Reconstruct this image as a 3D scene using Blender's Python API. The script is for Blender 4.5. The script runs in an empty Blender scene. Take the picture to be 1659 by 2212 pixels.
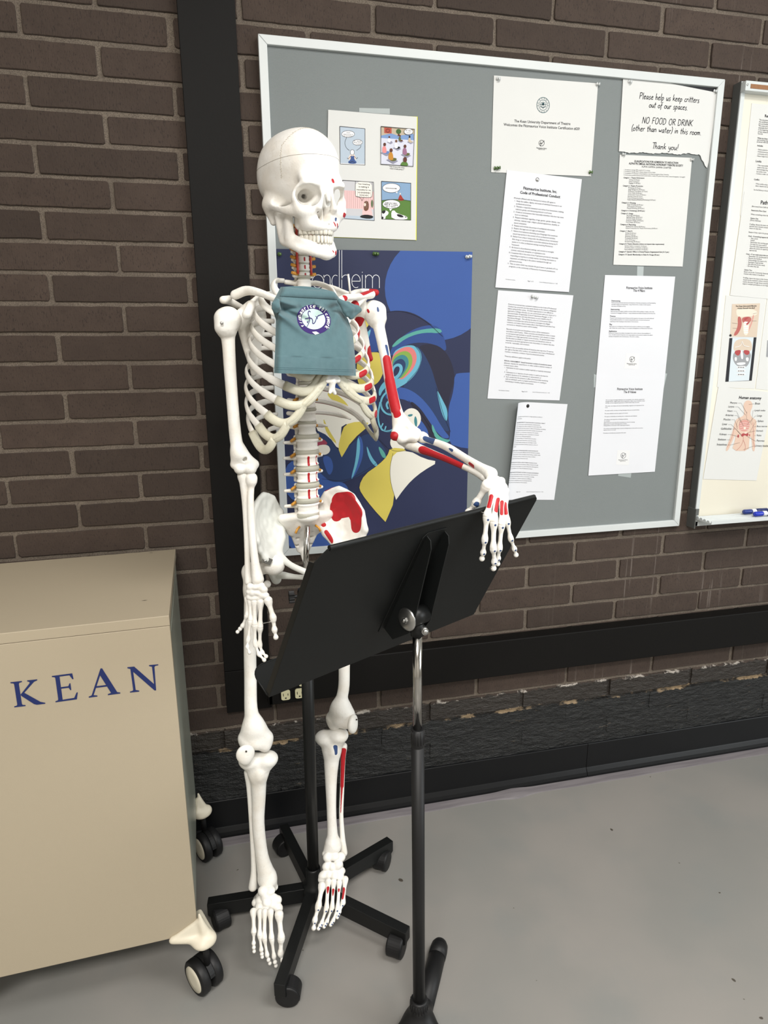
import bpy, bmesh, math, random
import numpy as np
from mathutils import Vector, Matrix
from mathutils.geometry import tessellate_polygon
random.seed(7); RNG = np.random.default_rng(7)
SC = bpy.context.scene
COL = SC.collection
# ---------------------------------------------------------------- camera
CAM = np.array([0.3749, -1.7335, 1.3923])
RW = np.array([[0.97284018, -0.23136416, -0.00725327],
               [-0.06212905, -0.23079889, -0.97101589],
               [0.22298422, 0.94509391, -0.23890487]])     # rows: right, down, forward
FPX = 1425.7
cd = bpy.data.cameras.new('camera'); cam = bpy.data.objects.new('camera', cd); COL.objects.link(cam)
cd.sensor_fit = 'HORIZONTAL'; cd.sensor_width = 36.0; cd.lens = FPX / 1659 * 36.0
cd.clip_start = 0.01
m = Matrix.Identity(4)
for i in range(3):
    m[i][0] = RW[0][i]; m[i][1] = -RW[1][i]; m[i][2] = -RW[2][i]; m[i][3] = CAM[i]
cam.matrix_world = m
SC.camera = cam
# ---------------------------------------------------------------- exposure, world, lamps
SC.view_settings.view_transform = 'Standard'; SC.view_settings.look = 'None'
SC.view_settings.gamma = 1.0; SC.view_settings.use_curve_mapping = False
SC.view_settings.exposure = -0.10
w = bpy.data.worlds.new('world'); SC.world = w; w.use_nodes = True
w.node_tree.nodes['Background'].inputs[0].default_value = (0.80, 0.86, 0.92, 1)
w.node_tree.nodes['Background'].inputs[1].default_value = 0.30
def lamp(name, loc, aim, sx, sy, power, col, spread=180):
    l = bpy.data.lights.new(name, 'AREA'); l.shape = 'RECTANGLE'; l.size = sx; l.size_y = sy
    l.energy = power; l.color = col; l.spread = math.radians(spread)
    o = bpy.data.objects.new(name, l); COL.objects.link(o); o.location = loc
    o.rotation_euler = (Vector(aim) - Vector(loc)).to_track_quat('-Z', 'Y').to_euler()
    return o
lamp('window_daylight', (4.2, -2.5, 1.8), (0.8, -0.4, 0.9), 2.6, 1.6, 78, (0.93, 0.98, 1.0))
lamp('ceiling_panel_light', (1.5, -1.6, 2.97), (1.5, -1.6, 0), 1.2, 0.6, 46, (1.0, 0.98, 0.95))
lamp('ceiling_panel_light', (0.1, -2.9, 2.97), (0.1, -2.9, 0), 1.2, 0.6, 125, (1.0, 0.965, 0.92))

# ---------------------------------------------------------------- geometry helpers
def at(u, v, y):
    """point of the photograph's pixel (u, v) on the vertical plane Y = y"""
    d = RW.T @ np.array([(u - 829.5) / FPX, (v - 1106) / FPX, 1.0])
    return Vector(CAM + d * (y - CAM[1]) / d[1])
def atz(u, v, z):
    d = RW.T @ np.array([(u - 829.5) / FPX, (v - 1106) / FPX, 1.0])
    return Vector(CAM + d * (z - CAM[2]) / d[2])
V = Vector

class MB:
    """collects geometry for ONE mesh object"""
    def __init__(s): s.v = []; s.f = []; s.mi = []; s.sm = []
    def add(s, vs, fs, mi=0, sm=False):
        b = len(s.v); s.v += [tuple(p) for p in vs]
        for f in fs: s.f.append(tuple(b + i for i in f)); s.mi.append(mi); s.sm.append(sm)
    def quad(s, a, b, c, d, mi=0): s.add([a, b, c, d], [(0, 1, 2, 3)], mi)
    def box(s, c, size, M=None, mi=0, bev=0.0):
        hx, hy, hz = [k / 2 for k in size]
        bm = bmesh.new(); bmesh.ops.create_cube(bm, size=1)
        bmesh.ops.scale(bm, vec=size, verts=bm.verts)
        if bev > 0: bmesh.ops.bevel(bm, geom=list(bm.edges), offset=bev, segments=2, affect='EDGES', profile=0.6)
        T = Matrix.Translation(c) if M is None else (Matrix.Translation(c) @ M.to_4x4())
        bm.transform(T); s.bm(bm, mi, False)
    def bm(s, bm, mi=0, sm=False):
        bm.verts.index_update()
        s.add([v.co[:] for v in bm.verts], [[v.index for v in f.verts] for f in bm.faces], mi, sm); bm.free()
    def tube(s, pts, r, n=12, cap=True, mi=0, sm=True, up=None, flat=None):
        """sweep; r: number or list of radii; flat=(a,b) list of semi-axes instead"""
        pts = [V(p) for p in pts]; N = len(pts)
        tang = []
        for i in range(N):
            a = pts[max(0, i - 1)]; b = pts[min(N - 1, i + 1)]
            tang.append((b - a).normalized())
        u = V(up) if up is not None else (V((0, 0, 1)) if abs(tang[0].z) < 0.9 else V((1, 0, 0)))
        vs = []
        for i in range(N):
            t = tang[i]
            if up is not None and not isinstance(up, V): u = V(up)
            x = (u - t * u.dot(t)).normalized(); yv = t.cross(x); 
            if up is None: u = x
            if flat: ra, rb = flat[i] if isinstance(flat, list) else flat
            else: ra = rb = (r[i] if isinstance(r, (list, tuple)) else r)
            for k in range(n):
                a = 2 * math.pi * k / n
                vs.append(pts[i] + x * (ra * math.cos(a)) + yv * (rb * math.sin(a)))
        fs = [(i * n + k, i * n + (k + 1) % n, (i + 1) * n + (k + 1) % n, (i + 1) * n + k) for i in range(N - 1) for k in range(n)]
        s.add(vs, fs, mi, sm)
        if cap:
            b = len(s.v) - N * n
            s.f.append(tuple(b + k for k in reversed(range(n)))); s.mi.append(mi); s.sm.append(False)
            s.f.append(tuple(b + (N - 1) * n + k for k in range(n))); s.mi.append(mi); s.sm.append(False)
    def lathe(s, prof, M=None, n=28, mi=0, sm=True):
        """prof list of (r, z) about local Z, placed by matrix M"""
        M = M or Matrix.Identity(4); vs = []; fs = []
        for r, z in prof:
            for k in range(n):
                a = 2 * math.pi * k / n; vs.append(M @ V((r * math.cos(a), r * math.sin(a), z)))
        P = len(prof)
        for i in range(P - 1):
            for k in range(n): fs.append((i * n + k, i * n + (k + 1) % n, (i + 1) * n + (k + 1) % n, (i + 1) * n + k))
        s.add(vs, fs, mi, sm); b = len(s.v) - P * n
        s.f.append(tuple(b + k for k in reversed(range(n)))); s.mi.append(mi); s.sm.append(False)
        s.f.append(tuple(b + (P - 1) * n + k for k in range(n))); s.mi.append(mi); s.sm.append(False)
    def prism(s, poly, z0, z1, M=None, mi=0):
        """extrude a 2D polygon (x, y) from z0 to z1 in frame M"""
        M = M or Matrix.Identity(4); n = len(poly)
        tri = tessellate_polygon([[V((x, y, 0)) for x, y in poly]])
        ar = sum(poly[i][0] * poly[(i + 1) % n][1] - poly[(i + 1) % n][0] * poly[i][1] for i in range(n))
        vs = [M @ V((x, y, z0)) for x, y in poly] + [M @ V((x, y, z1)) for x, y in poly]
        fs = []
        for a, b, c in tri:
            sgn = (poly[b][0] - poly[a][0]) * (poly[c][1] - poly[a][1]) - (poly[b][1] - poly[a][1]) * (poly[c][0] - poly[a][0])
            if sgn < 0: a, b, c = a, c, b
            fs.append((a + n, b + n, c + n)); fs.append((a, c, b))
        for i in range(n):
            j = (i + 1) % n
            fs.append((i, j, j + n, i + n) if ar > 0 else (j, i, i + n, j + n))
        s.add(vs, fs, mi, False)
    def build(s, name, mats, parent=None, bevel=0, loc=None, smooth_angle=None, subsurf=0):
        me = bpy.data.meshes.new(name)
        vs = s.v
        if loc is not None: vs = [(p[0] - loc[0], p[1] - loc[1], p[2] - loc[2]) for p in vs]
        me.from_pydata(vs, [], s.f)
        for mt in (mats if isinstance(mats, (list, tuple)) else [mats]): me.materials.append(mt)
        me.polygons.foreach_set('material_index', s.mi); me.polygons.foreach_set('use_smooth', s.sm)
        me.update()
        return link(name, me, parent, loc, bevel, subsurf)
def link(name, me, parent=None, loc=None, bevel=0, subsurf=0):
    o = bpy.data.objects.new(name, me); COL.objects.link(o)
    if loc is not None: o.location = loc
    if parent is not None:
        o.parent = parent; o.matrix_parent_inverse = Matrix.Identity(4)
        # vertices are authored in world space: undo the chain of parents' translations
        off = V((0, 0, 0)); p = parent
        while p is not None: off += V(p.location); p = p.parent
        if not o.get('_local'): o.location = V(o.location) - off
    if bevel:
        md = o.modifiers.new('bevel', 'BEVEL'); md.width = bevel; md.segments = 2; md.limit_method = 'ANGLE'; md.angle_limit = 0.6
    if subsurf:
        md = o.modifiers.new('subdivision', 'SUBSURF'); md.levels = subsurf; md.render_levels = subsurf
    return o
def thing(name, loc, label, cat, group=None):
    o = bpy.data.objects.new(name, None); COL.objects.link(o); o.location = loc; o.empty_display_size = .05
    o['label'] = label; o['category'] = cat
    if group: o['group'] = group
    return o
def tag(o, label, cat, group=None):
    o['label'] = label; o['category'] = cat
    if group: o['group'] = group
    return o
def struct(o): o['kind'] = 'structure'; return o

# ---------------------------------------------------------------- materials
def srgb(r, g, b):
    f = lambda c: (c / 255 / 12.92) if c / 255 <= 0.04045 else ((c / 255 + 0.055) / 1.055) ** 2.4
    return (f(r), f(g), f(b), 1.0)
def mat(name, rgb, rough=0.6, metal=0.0, spec=0.5, noise=0.0, nscale=20, bump=0.0, bscale=80, sss=0, coat=0, nrgb=None):
    m = bpy.data.materials.new(name); m.use_nodes = True; nt = m.node_tree; n = nt.nodes; L = nt.links
    b = n['Principled BSDF']; b.inputs['Roughness'].default_value = rough; b.inputs['Metallic'].default_value = metal
    b.inputs['Specular IOR Level'].default_value = spec
    c = srgb(*rgb); b.inputs['Base Color'].default_value = c
    if coat: b.inputs['Coat Weight'].default_value = coat; b.inputs['Coat Roughness'].default_value = 0.15
    tc = n.new('ShaderNodeTexCoord')
    nz = n.new('ShaderNodeTexNoise'); nz.inputs['Scale'].default_value = nscale; nz.inputs['Detail'].default_value = 4
    L.new(tc.outputs['Object'], nz.inputs['Vector'])
    mx = n.new('ShaderNodeMix'); mx.data_type = 'RGBA'
    c2 = srgb(*nrgb) if nrgb else tuple([k * 0.8 for k in c[:3]] + [1])
    mx.inputs[6].default_value = c; mx.inputs[7].default_value = c2
    mr = n.new('ShaderNodeMapRange'); mr.inputs[1].default_value = .35; mr.inputs[2].default_value = .7
    mr.inputs[3].default_value = 0; mr.inputs[4].default_value = max(noise, 0.05)
    L.new(nz.outputs[0], mr.inputs[0]); L.new(mr.outputs[0], mx.inputs[0]); L.new(mx.outputs[2], b.inputs['Base Color'])
    if bump:
        bz = n.new('ShaderNodeTexNoise'); bz.inputs['Scale'].default_value = bscale; bz.inputs['Detail'].default_value = 5
        L.new(tc.outputs['Object'], bz.inputs['Vector'])
        bp = n.new('ShaderNodeBump'); bp.inputs['Strength'].default_value = bump; bp.inputs['Distance'].default_value = 0.002
        L.new(bz.outputs[0], bp.inputs['Height']); L.new(bp.outputs[0], b.inputs['Normal'])
    return m
M_black = mat('black_metal_paint', (20, 21, 21), .42, spec=.32, noise=.3, bump=.05)
M_desk = mat('black_powder_coat', (18, 20, 20), .48, spec=.28, noise=.2, nscale=6, bump=.12, bscale=900)
M_blackplastic = mat('black_plastic', (24, 24, 25), .5, spec=.35, noise=.2)
M_chrome = mat('polished_steel', (190, 188, 184), .16, metal=1, noise=.1)
M_dullsteel = mat('dull_steel', (190, 190, 188), .32, metal=1)
M_trim = mat('matte_black_trim', (19, 18, 17), .55, spec=.13, noise=.3, nscale=3, bump=.1, bscale=200)
M_base = mat('black_rubber_base', (15, 16, 18), .38, spec=.3, noise=.5, nscale=5, bump=.08, bscale=60)
M_frame = mat('satin_aluminium_frame', (205, 210, 210), .38, spec=.5, noise=.1)
M_board = mat('grey_vinyl_board', (124, 130, 130), .75, spec=.25, noise=.25, nscale=2.5, bump=.25, bscale=900)
M_paper = mat('white_paper', (218, 220, 225), .8, spec=.2, noise=.1, nscale=8)
M_paperw = mat('cream_paper', (214, 215, 213), .8, spec=.2, noise=.1, nscale=8)
M_ink = mat('black_ink', (34, 34, 40), .8, spec=.1)
M_inkgrey = mat('grey_ink', (104, 104, 112), .8, spec=.1)
M_tape = mat('frosted_tape', (160, 168, 168), .35, spec=.5)
M_yellow = mat('yellow_paper', (226, 226, 62), .8)
M_cab = mat('beige_painted_steel', (176, 164, 142), .42, spec=.4, noise=.12, nscale=3, bump=.08, bscale=700)
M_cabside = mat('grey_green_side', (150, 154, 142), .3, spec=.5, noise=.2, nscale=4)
M_cream = mat('cream_plastic', (222, 214, 194), .4, noise=.1)
M_blueletter = mat('blue_vinyl_letters', (24, 40, 96), .4)
M_outlet = mat('ivory_plastic', (212, 206, 168), .4)
M_dark = mat('dark_gap', (6, 6, 6), .8)
M_cork = mat('brown_cork', (150, 108, 76), .9, noise=.6, nscale=150)
M_white = mat('white_enamel', (226, 222, 208), .35, spec=.5, noise=.25, nscale=3, nrgb=(206, 198, 176))
# ---------------------------------------------------------------- node helper
class NT:
    def __init__(s, name, rough=.8):
        s.m = bpy.data.materials.new(name); s.m.use_nodes = True; s.t = s.m.node_tree; s.b = s.t.nodes['Principled BSDF']
        s.b.inputs['Roughness'].default_value = rough
    def n(s, ty, **kw):
        x = s.t.nodes.new(ty)
        for k, v in kw.items(): setattr(x, k, v)
        return x
    def l(s, a, b): s.t.links.new(a, b)
    def math(s, op, a, b=None, clamp=False):
        x = s.n('ShaderNodeMath', operation=op, use_clamp=clamp)
        for i, q in enumerate((a, b)):
            if q is None: continue
            if isinstance(q, (int, float)): x.inputs[i].default_value = q
            else: s.l(q, x.inputs[i])
        return x.outputs[0]
    def ramp(s, a, lo, hi):
        x = s.n('ShaderNodeMapRange', interpolation_type='SMOOTHSTEP'); s.l(a, x.inputs[0])
        x.inputs[1].default_value = lo; x.inputs[2].default_value = hi
        return x.outputs[0]
    def mix(s, f, a, b):
        x = s.n('ShaderNodeMix', data_type='RGBA')
        if isinstance(f, (int, float)): x.inputs[0].default_value = f
        else: s.l(f, x.inputs[0])
        for i, q in ((6, a), (7, b)):
            if isinstance(q, tuple): x.inputs[i].default_value = q
            else: s.l(q, x.inputs[i])
        return x.outputs[2]
    def noise(s, vec, scale, detail=4, sc3=None, rough=.5):
        if sc3:
            mp = s.n('ShaderNodeMapping'); mp.inputs['Scale'].default_value = sc3; s.l(vec, mp.inputs[0]); vec = mp.outputs[0]
        x = s.n('ShaderNodeTexNoise'); x.inputs['Scale'].default_value = scale; x.inputs['Detail'].default_value = detail
        x.inputs['Roughness'].default_value = rough
        s.l(vec, x.inputs['Vector']); return x.outputs[0]
    def attr(s, name):
        x = s.n('ShaderNodeAttribute', attribute_name=name); return x.outputs['Fac']
# ---------------------------------------------------------------- brick wall
PITCH = .0677; BL = .3063; Z0 = 2.0770
def wall_material(name, brick):
    k = NT(name, .85); tc = k.n('ShaderNodeTexCoord').outputs['Object']
    sep = k.n('ShaderNodeSeparateXYZ'); k.l(tc, sep.inputs[0]); x, z = sep.outputs[0], sep.outputs[2]
    if brick:
        tone = k.attr('tone')
        base = k.mix(tone, srgb(58, 47, 40), srgb(73, 60, 52))
        spots = k.ramp(k.noise(tc, 1, 3, (420, 420, 130), .6), .57, .66)
        base = k.mix(k.math('MULTIPLY', spots, .75), base, srgb(32, 25, 22))
        mott = k.noise(tc, 22, 4)
        base = k.mix(k.math('MULTIPLY', k.ramp(mott, .35, .7), .35), base, srgb(52, 41, 35))
        # vertical run marks left by washing
        run = k.ramp(k.noise(tc, 1, 2, (70, 1, 2.4), .5), .60, .70)
        area = k.math('MULTIPLY', k.ramp(x, 1.2, 1.6), k.ramp(k.noise(tc, 3, 2), .38, .62))
        base = k.mix(k.math('MULTIPLY', k.math('MULTIPLY', run, area), .45), base, srgb(146, 136, 128))
        hgt = k.math('ADD', k.noise(tc, 1, 4, (360, 360, 90), .6), k.noise(tc, 60, 3))
    else:
        g = k.noise(tc, 520, 3, rough=.7)
        base = k.mix(k.ramp(g, .35, .6), srgb(84, 75, 66), srgb(120, 109, 97))
        base = k.mix(k.ramp(k.noise(tc, 700, 2), .70, .76), base, srgb(200, 194, 184))
        base = k.mix(k.math('MULTIPLY', k.ramp(k.noise(tc, 9, 3), .4, .65), .4), base, srgb(82, 73, 65))
        hgt = g
    # black paint over the lowest courses, with chipped tan and white edges
    wob = k.noise(tc, 34, 5, (1, 1, 1), .7)
    zz = k.math('ADD', z, k.math('MULTIPLY', k.math('SUBTRACT', wob, .5), .030))
    paint = k.math('SUBTRACT', 1.0, k.ramp(zz, .341, .346))
    lump = k.noise(tc, 1, 6, (24, 24, 60), .65)
    pc = k.mix(k.ramp(lump, .45, .7), srgb(17, 18, 18), srgb(32, 33, 32))
    deep = k.math('SUBTRACT', 1.0, k.ramp(zz, .278, .284))
    pc = k.mix(k.math('MULTIPLY', k.math('SUBTRACT', 1.0, deep), .45), pc, srgb(60, 50, 40))
    chips = k.noise(tc, 1, 5, (40, 40, 150), .7)
    tan = k.math('MULTIPLY', k.math('MULTIPLY', k.ramp(zz, .276, .279), k.math('SUBTRACT', 1.0, k.ramp(zz, .287, .290))), k.ramp(k.noise(tc, 7, 4, (1, 1, 1), .6), .49, .56))
    wht = k.math('MULTIPLY', k.math('MULTIPLY', k.ramp(zz, .338, .341), k.math('SUBTRACT', 1.0, k.ramp(zz, .345, .348))), k.ramp(k.noise(tc, 12, 5, (1, 1, 1), .7), .52, .58))
    low = k.math('MULTIPLY', deep, k.ramp(k.noise(tc, 1, 6, (16, 16, 90), .75), .63, .67))
    pc = k.mix(tan, pc, srgb(160, 138, 108)); pc = k.mix(k.math('MULTIPLY', low, .8), pc, srgb(112, 98, 80))
    col = k.mix(paint, base, pc); col = k.mix(k.math('MULTIPLY', wht, .8), col, srgb(196, 188, 178))
    k.l(col, k.b.inputs['Base Color'])
    k.l(k.math('SUBTRACT', .88, k.math('MULTIPLY', paint, .46)), k.b.inputs['Roughness'])
    bp = k.n('ShaderNodeBump'); bp.inputs['Strength'].default_value = .55; bp.inputs['Distance'].default_value = .0022
    k.l(hgt, bp.inputs['Height'])
    bp2 = k.n('ShaderNodeBump'); bp2.inputs['Distance'].default_value = .02
    k.l(k.math('MULTIPLY', paint, .75), bp2.inputs['Strength']); k.l(lump, bp2.inputs['Height']); k.l(bp.outputs[0], bp2.inputs['Normal'])
    k.l(bp2.outputs[0], k.b.inputs['Normal'])
    return k.m
M_brick = wall_material('brown_brick', True); M_mortar = wall_material('sandy_mortar', False)
XA, XB, YF, ZC = -2.4, 4.4, -4.6, 3.0
def brick_wall():
    mb = MB(); tones = []
    mb.quad((XA, .0045, 0), (XB, .0045, 0), (XB, .0045, ZC), (XA, .0045, ZC), 1); tones += [0] * 4
    mb.quad((XA, .0012, 0), (XB, .0012, 0), (XB, .0012, .2800), (XA, .0012, .2800), 1); tones += [0] * 4
    mb.box(((XA + XB) / 2, .08, ZC / 2), (XB - XA, .15, ZC), mi=1); tones += [0] * 8
    for r in range(-13, 31):
        zc = Z0 - r * PITCH; off = 0 if r % 2 == 0 else .5
        for c in range(-9, 16):
            x0 = (c + off) * BL; x1 = x0 + BL
            if x1 < XA or x0 > XB: continue
            ja, jb = RNG.normal(0, .0012, 2)
            xa = max(XA, x0 + .0055 + ja); xb = min(XB, x1 - .0055 + jb)
            za = max(0.001, zc - PITCH / 2 + .0052 + RNG.normal(0, .0006)); zb = min(ZC - .001, zc + PITCH / 2 - .0052 + RNG.normal(0, .0006))
            if za > zb - .01: continue
            rad = .003 + abs(RNG.normal(0, .0016)); yf = RNG.normal(0, .0007); ring = []
            n1, n2 = 14, 4
            for (cx, cz, a0) in ((xa + rad, za + rad, math.pi), (xb - rad, za + rad, 1.5 * math.pi), (xb - rad, zb - rad, 0), (xa + rad, zb - rad, .5 * math.pi)):
                for q in range(4):
                    a = a0 + q / 3 * math.pi / 2; ring.append([cx + rad * math.cos(a), cz + rad * math.sin(a)])
                nx = {math.pi: (xb - rad, za), 1.5 * math.pi: (xb, zb - rad), 0: (xa + rad, zb), .5 * math.pi: (xa, za + rad)}[a0]
                p = ring[-1]; N = n1 if a0 in (math.pi, 0) else n2
                for q in range(1, N): ring.append([p[0] + (nx[0] - p[0]) * q / N, p[1] + (nx[1] - p[1]) * q / N])
            ring = np.array(ring); ctr = np.array([(xa + xb) / 2, (za + zb) / 2])
            wob = RNG.normal(0, .00045, ring.shape); outer = ring + wob
            d = ring - ctr; inner = outer - np.sign(d) * np.minimum(np.abs(d), .0014) * np.array([1, 1])
            n = len(ring); vs = [(p[0], .007, p[1]) for p in outer] + [(p[0], yf + .0014, p[1]) for p in outer] + [(p[0], yf, p[1]) for p in inner]
            fs = [(i, (i + 1) % n, n + (i + 1) % n, n + i) for i in range(n)] + [(n + i, n + (i + 1) % n, 2 * n + (i + 1) % n, 2 * n + i) for i in range(n)]
            fs.append(tuple(2 * n + i for i in range(n)))
            mb.add(vs, fs, 0, False); tones += [float(np.clip(RNG.normal(.5, .3), 0, 1))] * (3 * n)
    o = mb.build('wall_back', [M_brick, M_mortar])
    a = o.data.attributes.new('tone', 'FLOAT', 'POINT'); a.data.foreach_set('value', tones)
    struct(o)
brick_wall()
# ---------------------------------------------------------------- floor, ceiling, other walls
def floor_material():
    k = NT('grey_sheet_flooring', .42); tc = k.n('ShaderNodeTexCoord').outputs['Object']
    base = k.mix(k.ramp(k.noise(tc, 2.2, 3), .35, .68), srgb(136, 135, 131), srgb(147, 143, 138))
    base = k.mix(k.math('MULTIPLY', k.ramp(k.noise(tc, 5, 4), .5, .75), .35), base, srgb(126, 131, 130))
    base = k.mix(k.ramp(k.noise(tc, 26, 1), .775, .785), base, srgb(74, 68, 60))
    base = k.mix(k.math('MULTIPLY', k.noise(tc, 900, 2), .12), base, srgb(110, 106, 100))
    k.l(base, k.b.inputs['Base Color'])
    k.l(k.math('ADD', .34, k.math('MULTIPLY', k.noise(tc, 6, 4), .2)), k.b.inputs['Roughness'])
    bp = k.n('ShaderNodeBump'); bp.inputs['Strength'].default_value = .12; bp.inputs['Distance'].default_value = .006
    k.l(k.noise(tc, 2.5, 2), bp.inputs['Height']); k.l(bp.outputs[0], k.b.inputs['Normal'])
    return k.m
M_floor = floor_material()
M_wallp = mat('painted_wall', (196, 192, 184), .85, noise=.2, nscale=2)
mb = MB(); mb.box(((XA + XB) / 2, YF / 2, -.05), (XB - XA, -YF + .3, .1)); struct(mb.build('floor', M_floor))
mb = MB(); mb.box(((XA + XB) / 2, YF / 2, ZC + .05), (XB - XA, -YF + .3, .1)); struct(mb.build('ceiling', M_wallp))
mb = MB(); mb.box((XA - .05, YF / 2, ZC / 2), (.1, -YF, ZC)); struct(mb.build('wall_left', M_wallp))
mb = MB(); mb.box(((XA + XB) / 2, YF - .05, ZC / 2), (XB - XA, .1, ZC)); struct(mb.build('wall_front', M_wallp))
mb = MB()                                                   # right wall with a window opening
mb.box((XB + .05, YF / 2, .45), (.1, -YF, .9)); mb.box((XB + .05, YF / 2, 2.85), (.1, -YF, .3))
mb.box((XB + .05, -.5, 1.8), (.1, 1.0, 1.8)); mb.box((XB + .05, YF + .3, 1.8), (.1, .6, 1.8))
struct(mb.build('wall_right', M_wallp))
mb = MB()
for (y, z, sy, sz) in ((-2.5, .93, 3.0, .06), (-2.5, 2.67, 3.0, .06), (-1.03, 1.8, .06, 1.68), (-3.97, 1.8, .06, 1.68), (-2.5, 1.8, .05, 1.68)):
    mb.box((XB + .03, y, z), (.05, sy, sz), bev=.004)
struct(mb.build('window_1', M_frame))
# ---------------------------------------------------------------- grey floor edge strip with its buckle
k = NT('mauve_grey_strip', .5); tc = k.n('ShaderNodeTexCoord').outputs['Object']
k.l(k.mix(k.ramp(k.noise(tc, 1, 3, (6, 90, 6)), .4, .65), srgb(116, 111, 113), srgb(104, 99, 102)), k.b.inputs['Base Color'])
mb = MB(); N = 260; xs = np.linspace(XA, XB, N); vs = []; fs = []
for x in xs:
    bk = math.exp(-((x - 1.20) / .045) ** 2)
    wv = .0015 * math.sin(x * 9)
    for y, z in ((-.001, .010), (-.010 - wv, .0045 + .006 * bk), (-.042 - wv - .012 * bk, .003 + .003 * bk), (-.046 - wv - .012 * bk, 0.0)):
        vs.append((x, y, z))
fs = [(i * 4 + j + 1, (i + 1) * 4 + j + 1, (i + 1) * 4 + j, i * 4 + j) for i in range(N - 1) for j in range(3)]
mb.add(vs, fs, 0, True); struct(mb.build('trim_1', k.m))
# ---------------------------------------------------------------- rubber baseboard
def run(name, prof, xa, xb, m, caps=True):
    mb = MB(); n = len(prof)
    mb.add([(xa, y, z) for y, z in prof] + [(xb, y, z) for y, z in prof],
           [(i, (i + 1) % n, (i + 1) % n + n, i + n) for i in range(n)] + [tuple(reversed(range(n))), tuple(range(n, 2 * n))], 0, False)
    return mb.build(name, m, bevel=.0008)
bp_ = [(.006, .1225), (-.004, .1225), (-.0052, .120), (-.0045, .034), (-.0062, .031), (-.012, .020), (-.0155, .011), (-.016, .004), (.006, .004)]
jx = at(1266, 1640, 0).x
struct(run('baseboard_back', bp_, jx + .0006, XB, M_base)); struct(run('baseboard_back', bp_, XA, jx - .0006, M_base))
# ---------------------------------------------------------------- wiring raceway and steel column
zr1 = .5475; zr0 = at(1240, 1441, -.045).z
xc0 = at(386, 72, -.02).x; xc1 = at(508, 18, -.02).x; zc0 = at(489, 1541, -.02).z
rp = [(.004, zr1), (-.043, zr1), (-.045, zr1 - .002), (-.045, zr0 + .002), (-.043, zr0), (.004, zr0)]
sx = at(581, 1520, -.045).x
o = run('trim_2', rp, sx + .0007, XB, M_trim); struct(o)
o = run('trim_2', rp, xc1 + .001, sx - .0007, M_trim); struct(o)
zs = at(484, 1452, -.02).z
mb = MB(); mb.box(((xc0 + xc1) / 2, -.0095, (zs + .0006 + ZC) / 2), (xc1 - xc0, .021, ZC - zs - .0006))
struct(mb.build('trim_3', M_trim, bevel=.0015))
mb = MB(); mb.box(((xc0 + xc1) / 2, -.0095, (zs - .0006 + zc0) / 2), (xc1 - xc0, .021, zs - zc0 - .0006))
struct(mb.build('trim_3', M_trim, bevel=.0015))
# outlets in the raceway
for (u, v, lab) in ((617, 1501, 'ivory power outlet in the black raceway, left of the black stand post'),
                    (647, 1497, 'ivory power outlet in the black raceway, directly beside the black stand post'),
                    (655, 1471, 'pale power outlet half hidden by the music desk edge, above the two ivory ones')):
    c = at(u, v, -.0455); t = thing('power_outlet', c, lab, 'power outlet')
    mb = MB(); R_ = .0168; poly = []
    for q in range(40):
        a = 2 * math.pi * q / 40; poly.append((max(-.0125, min(.0125, R_ * math.cos(a) * 1.0)), max(-.0145, min(.0145, R_ * math.sin(a)))))
    Mx = Matrix.Translation(c) @ Matrix.Rotation(math.pi / 2, 4, 'X')
    mb.prism(poly, -.001, .003, Mx); f = mb.build('outlet_face', M_outlet, t, bevel=.0005)
    mb = MB()
    for sx_, h in ((-.0064, .008), (.0064, .0065)): mb.box(c + V((sx_, -.0032, .002)), (.0016, .0006, h))
    mb.box(c + V((0, -.0032, -.0085)), (.004, .0006, .0035))
    mb.build('outlet_slots', M_dark, t)
# ---------------------------------------------------------------- lettering
_tc = {}
def glyphs(s, bold=0.0, shear=0.0, res=2):
    key = (s, bold, shear, res)
    if key in _tc: return _tc[key]
    cu = bpy.data.curves.new('t', 'FONT'); cu.body = s; cu.size = 1; cu.resolution_u = res; cu.offset = bold; cu.shear = shear
    ob = bpy.data.objects.new('t', cu); me = ob.to_mesh()
    vs = np.array([v.co[:] for v in me.vertices]) if len(me.vertices) else np.zeros((0, 3))
    fs = [tuple(p.vertices) for p in me.polygons]
    ob.to_mesh_clear(); bpy.data.objects.remove(ob); bpy.data.curves.remove(cu)
    if len(vs): x0, x1 = vs[:, 0].min(), vs[:, 0].max()
    else: x0, x1 = 0, 1
    r = (vs, fs, x0, x1); _tc[key] = r; return r
def text(mb, s, p0, p1, N, ky=1.0, bold=0.0, shear=0.0, mi=0, size=None, center=False):
    """lettering on a plane with normal N, its baseline running from p0 to p1 (or of fixed cap size)"""
    vs, fs, x0, x1 = glyphs(s, bold, shear)
    if not len(vs): return
    p0 = V(p0); p1 = V(p1); d = p1 - p0; w = d.length; d.normalize(); up = V(N).cross(d) ; up.normalize()
    if size is None: k = w / (x1 - x0); ks = k * ky
    else:
        k = size * ky; ks = size
        if center: p0 = (p0 + p1) / 2 - d * (k * (x1 - x0) / 2)
    mb.add([p0 + d * ((v[0] - x0) * k) + up * (v[1] * ks) for v in vs], fs, mi, False)
def wall_n(): return V((0, -1, 0))
NW = V((0, -1, 0))
def chaikin(pts, it=2, closed=True):
    for _ in range(it):
        q = []; n = len(pts)
        rng = range(n) if closed else range(n - 1)
        if not closed: q.append(pts[0])
        for i in rng:
            a, b = pts[i], pts[(i + 1) % n]
            q.append((a[0] * .75 + b[0] * .25, a[1] * .75 + b[1] * .25)); q.append((a[0] * .25 + b[0] * .75, a[1] * .25 + b[1] * .75))
        if not closed: q.append(pts[-1])
        pts = q
    return pts
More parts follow.
